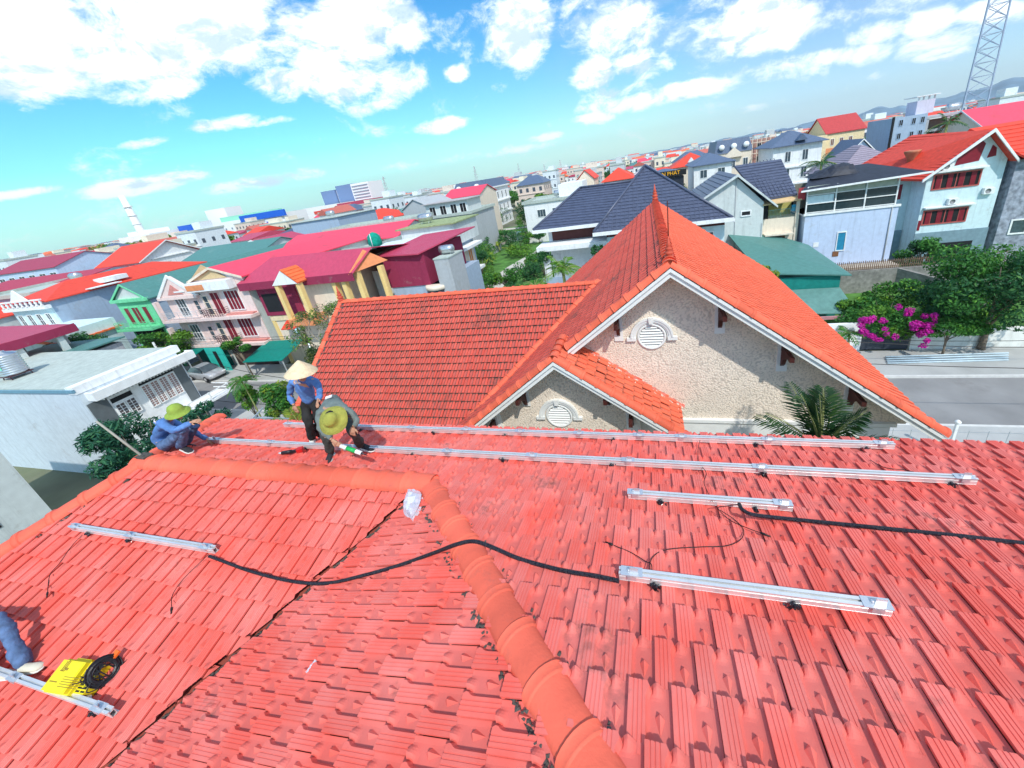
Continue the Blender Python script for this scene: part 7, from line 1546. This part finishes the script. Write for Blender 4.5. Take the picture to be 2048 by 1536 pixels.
def person(label,J,shirt,pants,scale=1.,fa=(1,1),sh=(SHB,SHW),seed=1,sleeve=.86):
    """J: joints pelvis,chest,neck,head,face,headup, sl,el,wl, sr,er,wr, hl,kl,al,tl, hr,kr,ar,tr (+ hand dirs hdl,hdr,hnl,hnr)"""
    s=scale; base=(J['al']+J['ar'])/2; r=thing('person',label,'person',(base.x,base.y,min(J['al'].z,J['ar'].z)-.08))
    mid=lp(J['pelvis'],J['chest'],.5); mid=J.get('waist',mid)
    arm=lambda a,k: [(J['chest'],(.085*s)*k),(J['s'+a],.050*s*k),(lp(J['s'+a],J['e'+a],.5),.043*s*k),(J['e'+a],.036*s*k),(lp(J['e'+a],J['w'+a],.45),.035*s*k),(J['w'+a],.024*s*k)]
    leg=lambda a,k,e=1.: [(J['pelvis'],.10*s*k),(J['h'+a],.080*s*k),(lp(J['h'+a],J['k'+a],.5),.068*s*k),(J['k'+a],.050*s*k),(lp(J['k'+a],J['a'+a],.35),.048*s*k),(J['a'+a],.032*s*k*e)]
    body=skinmesh([[(J['pelvis'],.10*s),(mid,.095*s),(J['chest'],(.11*s))],[(J['chest'],.11*s),(J['neck'],.048*s),(lp(J['neck'],J['head'],.6),.045*s)],arm('l',.9),arm('r',.9),leg('l',.85),leg('r',.85)],2)
    body.mi=[0]*len(body.f); body.smooth=True
    head(body,J['head'],J['face'],J['headup'],s)
    for a,th in (('l',1),('r',-1)):
        if a in J.get('nohand',''): continue
        d=J.get('hd'+a,(J['w'+a]-J['e'+a])); hand(body,J['w'+a],d,J.get('hn'+a,Vector((0,-1,.3))),s,J.get('curl',.5),th)
    body.build('body',[SKN,EYE],r)
    def cut(c,t):  # shorten the last piece of a sleeve
        c=list(c); a,b=c[-2],c[-1]; c[-1]=(lp(a[0],b[0],t),b[1]*1.25); return c
    w_=.017*s
    top=skinmesh([[(lp(J['pelvis'],mid,.15),.135*s),(mid,.132*s),(J['chest'],.145*s)],[(J['chest'],.145*s),(lp(J['chest'],J['neck'],.8),.062*s)],cut(arm('l',1.32),sleeve),cut(arm('r',1.32),sleeve)],2,w_,seed); top.build('shirt',shirt,r)
    bot=skinmesh([[(mid,.10*s),(J['pelvis'],.122*s)],leg('l',1.34,1.8),leg('r',1.34,1.8)],2,w_,seed+5); bot.build('trousers',pants,r)
    u=MB(); so=MB()
    for a in 'lr':
        if a in J.get('nofoot',''): continue
        h=J['a'+a]-J.get('fup',Vector((0,0,1)))*.085*s-(J['t'+a]-J['a'+a]).normalized()*.05*s
        t_=J['t'+a]; u1=MB(); s1=MB(); shoe(u1,s1,h,t_,s,J.get('fup',(0,0,1))); o=u1.build('shoe',sh[0],r); s1.build('sole',sh[1],o)
    hb_=MB(); hc=J['head']-Vector(J['face']).normalized()*.018*s; f=Vector(J['face']).normalized(); up=Vector(J['headup']); up=(up-f*up.dot(f)).normalized(); sd_=f.cross(up); vs=[];n=14
    for i in range(6):
        th=math.pi*.60*i/5
        for j in range(n): ph=2*math.pi*j/n; vs.append(hc+f*math.cos(ph)*math.sin(th)*.103*s+sd_*math.sin(ph)*math.sin(th)*.083*s+up*math.cos(th)*.128*s)
    hb_.smooth=True; hb_.add(vs,[(i*n+j,i*n+(j+1)%n,(i+1)*n+(j+1)%n,(i+1)*n+j) for i in range(5) for j in range(n)]); hb_.build('hair',HAIR,r)
    return r
def hat(r,c,up,prof,m,name,sq=1.,wav=0.,fdir=(1,0,0),n=28,brimtilt=0):
    up=Vector(up).normalized(); f=Vector(fdir); f=(f-up*f.dot(up)).normalized(); sd_=up.cross(f); vs=[]
    for (rr,h) in prof:
        for k in range(n):
            a=2*math.pi*k/n; ww=wav*(rr/prof[0][0])**3*math.sin(3*a+1)*1.; vs.append(Vector(c)+f*math.cos(a)*rr+sd_*math.sin(a)*rr*sq+up*(h+ww))
    mb=MB(); mb.smooth=True; m_=len(prof); mb.add(vs,[(i*n+k,i*n+(k+1)%n,(i+1)*n+(k+1)%n,(i+1)*n+k) for i in range(m_-1) for k in range(n)]+[tuple(range((m_-1)*n,m_*n))]); return mb.build(name,m,r)
def pz(px,py,z): v=ray(px,py); return v*((z-15)/v.z)+Vector((0,0,15))
def py_(px,py,y): v=ray(px,py); return v*(y/v.y)+Vector((0,0,15))
# --- 1: worker in conical hat, standing behind the long rail
fz=zR(3.77)+.07
a1=py_(624,879,3.74); a2=py_(640,872,3.93)
J=dict(al=a1,ar=a2,tl=a1+V3(.10,-.16,-.075),tr=a2+V3(.16,-.10,-.09),kl=py_(617,846,3.66),kr=py_(636,838,3.78),hl=py_(611,812,3.80),hr=py_(631,808,3.86),pelvis=py_(621,808,3.84),
 chest=py_(607,768,3.78),neck=py_(605,753,3.70),head=py_(604,745,3.60),face=V3(.10,-.8,-.6),headup=V3(0,-.45,.9),sl=py_(584,763,3.80),sr=py_(629,760,3.80),el=py_(579,790,3.78),wl=py_(588,811,3.68),er=py_(640,783,3.70),wr=py_(636,800,3.55),waist=py_(615,789,3.83),hdl=V3(.12,-.1,-.9),curl=.35)
pr=person('worker in a conical straw hat standing in a blue shirt and black trousers',J,DEN,BPT,.92,seed=1,sh=(SHW,SHW))
hat(pr,py_(604,745,3.60)+cu*.03-fw*.03,cu*.93-fw*.36,[(.205,-.03),(.203,-.025),(.14,.04),(.07,.105),(.012,.155),(.002,.16)],STRW,'conical_hat')
mb=MB(); q=py_(595,766,3.655); mb.prism([q+V3(-.055,0,-.012),q+V3(.05,0,-.016),q+V3(.05,0,.014),q+V3(-.055,0,.018)],(0,.006,0)); mb.build('chest_patch',PAT,pr)
# --- 2: bending worker in olive bucket hat
b1=py_(662,905,3.33); b2=py_(722,890,3.52)
J=dict(al=b1,ar=b2,tl=b1+V3(.06,-.17,-.075),tr=b2+V3(.22,-.02,-.085),kl=py_(650,873,3.28),kr=py_(705,861,3.30),hl=py_(645,828,3.62),hr=py_(690,826,3.64),pelvis=py_(668,822,3.66),waist=py_(665,804,3.52),
 chest=py_(665,815,3.22),neck=py_(664,828,3.04),head=py_(664,838,2.97),face=V3(0,-.1,-1),headup=cu*.35-fw*.9,sl=py_(640,824,3.16),sr=py_(696,820,3.18),el=py_(641,856,3.06),wl=py_(664,880,3.02),er=py_(715,841,3.14),wr=py_(706,854,3.06),hdl=V3(.8,-.1,-.6),hdr=V3(-.2,-.25,-.75),hnr=V3(.3,-.7,.6),curl=.6)
pr=person('worker in a floppy olive hat bending over the long rail in a grey shirt',J,GRS,DPT,.93,seed=2)
hat(pr,py_(664,840,2.92),cu*.35-fw*.9,[(.172,-.035),(.171,-.031),(.115,-.008),(.088,.0),(.086,.05),(.072,.085),(.03,.098),(.004,.099)],HOL,'bucket_hat',sq=1.,wav=.014,fdir=(0,-1,0))
mb=MB(); q=py_(659,799,3.34); mb.prism([q+V3(-.07,0,.0),q+V3(.05,0,.035),q+V3(.05,.0,.045),q+V3(-.07,.0,.01)],(0,.02,.02)); mb.build('back_print',PAT,pr)
# caulking gun in his hand
q0=py_(674,889,3.02); q1=py_(735,911,3.02)
cg=thing('caulking_gun','green and white sealant cartridge gun held by the bending worker','caulking gun',tuple(q0))
mb=MB(); mb.tube([lp(q0,q1,.12),lp(q0,q1,.8)],.026,10); c=mb.build('cartridge',FRW,cg); mb=MB(); mb.tube([lp(q0,q1,.32),lp(q0,q1,.62)],.0272,10); mb.build('green_label',mat('green label',(.02,.42,.10),.4),c)
mb=MB(); mb.tube([lp(q0,q1,.8),lp(q0,q1,.86),q1],[.02,.008,.004],8); mb.build('nozzle',SEAL,cg); mb=MB(); mb.tube([q0,lp(q0,q1,.12)],.008,6); mb.bar(lp(q0,q1,.1),lp(q0,q1,.08)+V3(-.02,.03,-.09),.016,.03); mb.build('handle',mat('orange metal',(.7,.18,.04),.4),cg)
# --- 3: squatting worker at the end of the long rail
c1=py_(362,893,3.16); c2=py_(368,889,3.36)
J=dict(al=c1,ar=c2,tl=c1+V3(.24,-.03,-.09),tr=c2+V3(.24,.02,-.10),kl=py_(370,858,3.10),kr=py_(392,853,3.42),hl=py_(330,893,3.16),hr=py_(332,889,3.36),pelvis=py_(329,891,3.26),waist=py_(318,872,3.28),
 chest=py_(328,848,3.28),neck=py_(343,832,3.26),head=py_(354,826,3.24),face=V3(.9,-.25,-.55),headup=V3(.35,-.05,.95),sl=py_(325,848,3.12),sr=py_(345,843,3.42),el=py_(352,862,3.02),wl=py_(385,843,3.18),er=py_(385,862,3.46),wr=py_(416,880,3.50),hdl=V3(.9,.1,.1),hdr=V3(.8,.0,-.35),hnl=V3(0,-.3,1),hnr=V3(0,-.2,1),curl=.7)
pr=person('worker in a green helmet hat and blue denim squatting at the long rail end',J,DEN,JNS,.93,seed=3)
hat(pr,py_(353,822,3.23),V3(.12,-.12,1),[(.175,-.035),(.173,-.03),(.125,.0),(.112,.012),(.108,.05),(.085,.095),(.045,.118),(.004,.125)],HGR,'helmet_hat',sq=.86,fdir=(1,0,-.1))
mb=MB(); q=py_(311,842,3.13); mb.prism([q+V3(-.01,-.02,-.03),q+V3(.03,-.03,-.045),q+V3(.04,-.03,.0),q+V3(.0,-.02,.02)],(0,.012,0)); mb.build('sleeve_patch',PAT,pr)
# --- 4: worker seated at the left edge, only the lower legs and a shoe in view
k1=fromL(-10,1240,.4); f1=fromL(22,1340,.09); f2=fromL(88,1322,.085)
base=fromL(-260,1300,.25)
a1=fromL(50,1335,.13)
J=dict(al=a1,ar=fromL(-25,1345,.14),tl=a1+(f2-f1).normalized()*.15+V3(0,0,-.075),tr=fromL(30,1352,.075),kl=fromL(2,1238,.38),kr=fromL(-70,1290,.42),hl=fromL(-185,1230,.18),hr=fromL(-200,1330,.18),pelvis=fromL(-195,1275,.20),waist=fromL(-225,1235,.36))
J['chest']=J['waist']+V3(.04,.0,.22); J['neck']=J['chest']+V3(.05,0,.17); J['head']=J['neck']+V3(.06,0,.12); J['face']=V3(1,.1,-.5); J['headup']=V3(.3,0,1)
J['sl']=J['chest']+V3(.02,.17,.06); J['sr']=J['chest']+V3(.02,-.17,.06); J['el']=J['sl']+V3(.13,.06,-.2); J['er']=J['sr']+V3(.13,-.06,-.2); J['wl']=J['el']+V3(.2,-.05,-.03); J['wr']=J['er']+V3(.2,.05,-.03)
person('worker at the bottom left edge, only blue jeans and a white canvas shoe in view',J,DEN,JNS,.93,seed=4,sh=(mat('cream canvas shoe',(.62,.58,.46),.7),SHW))
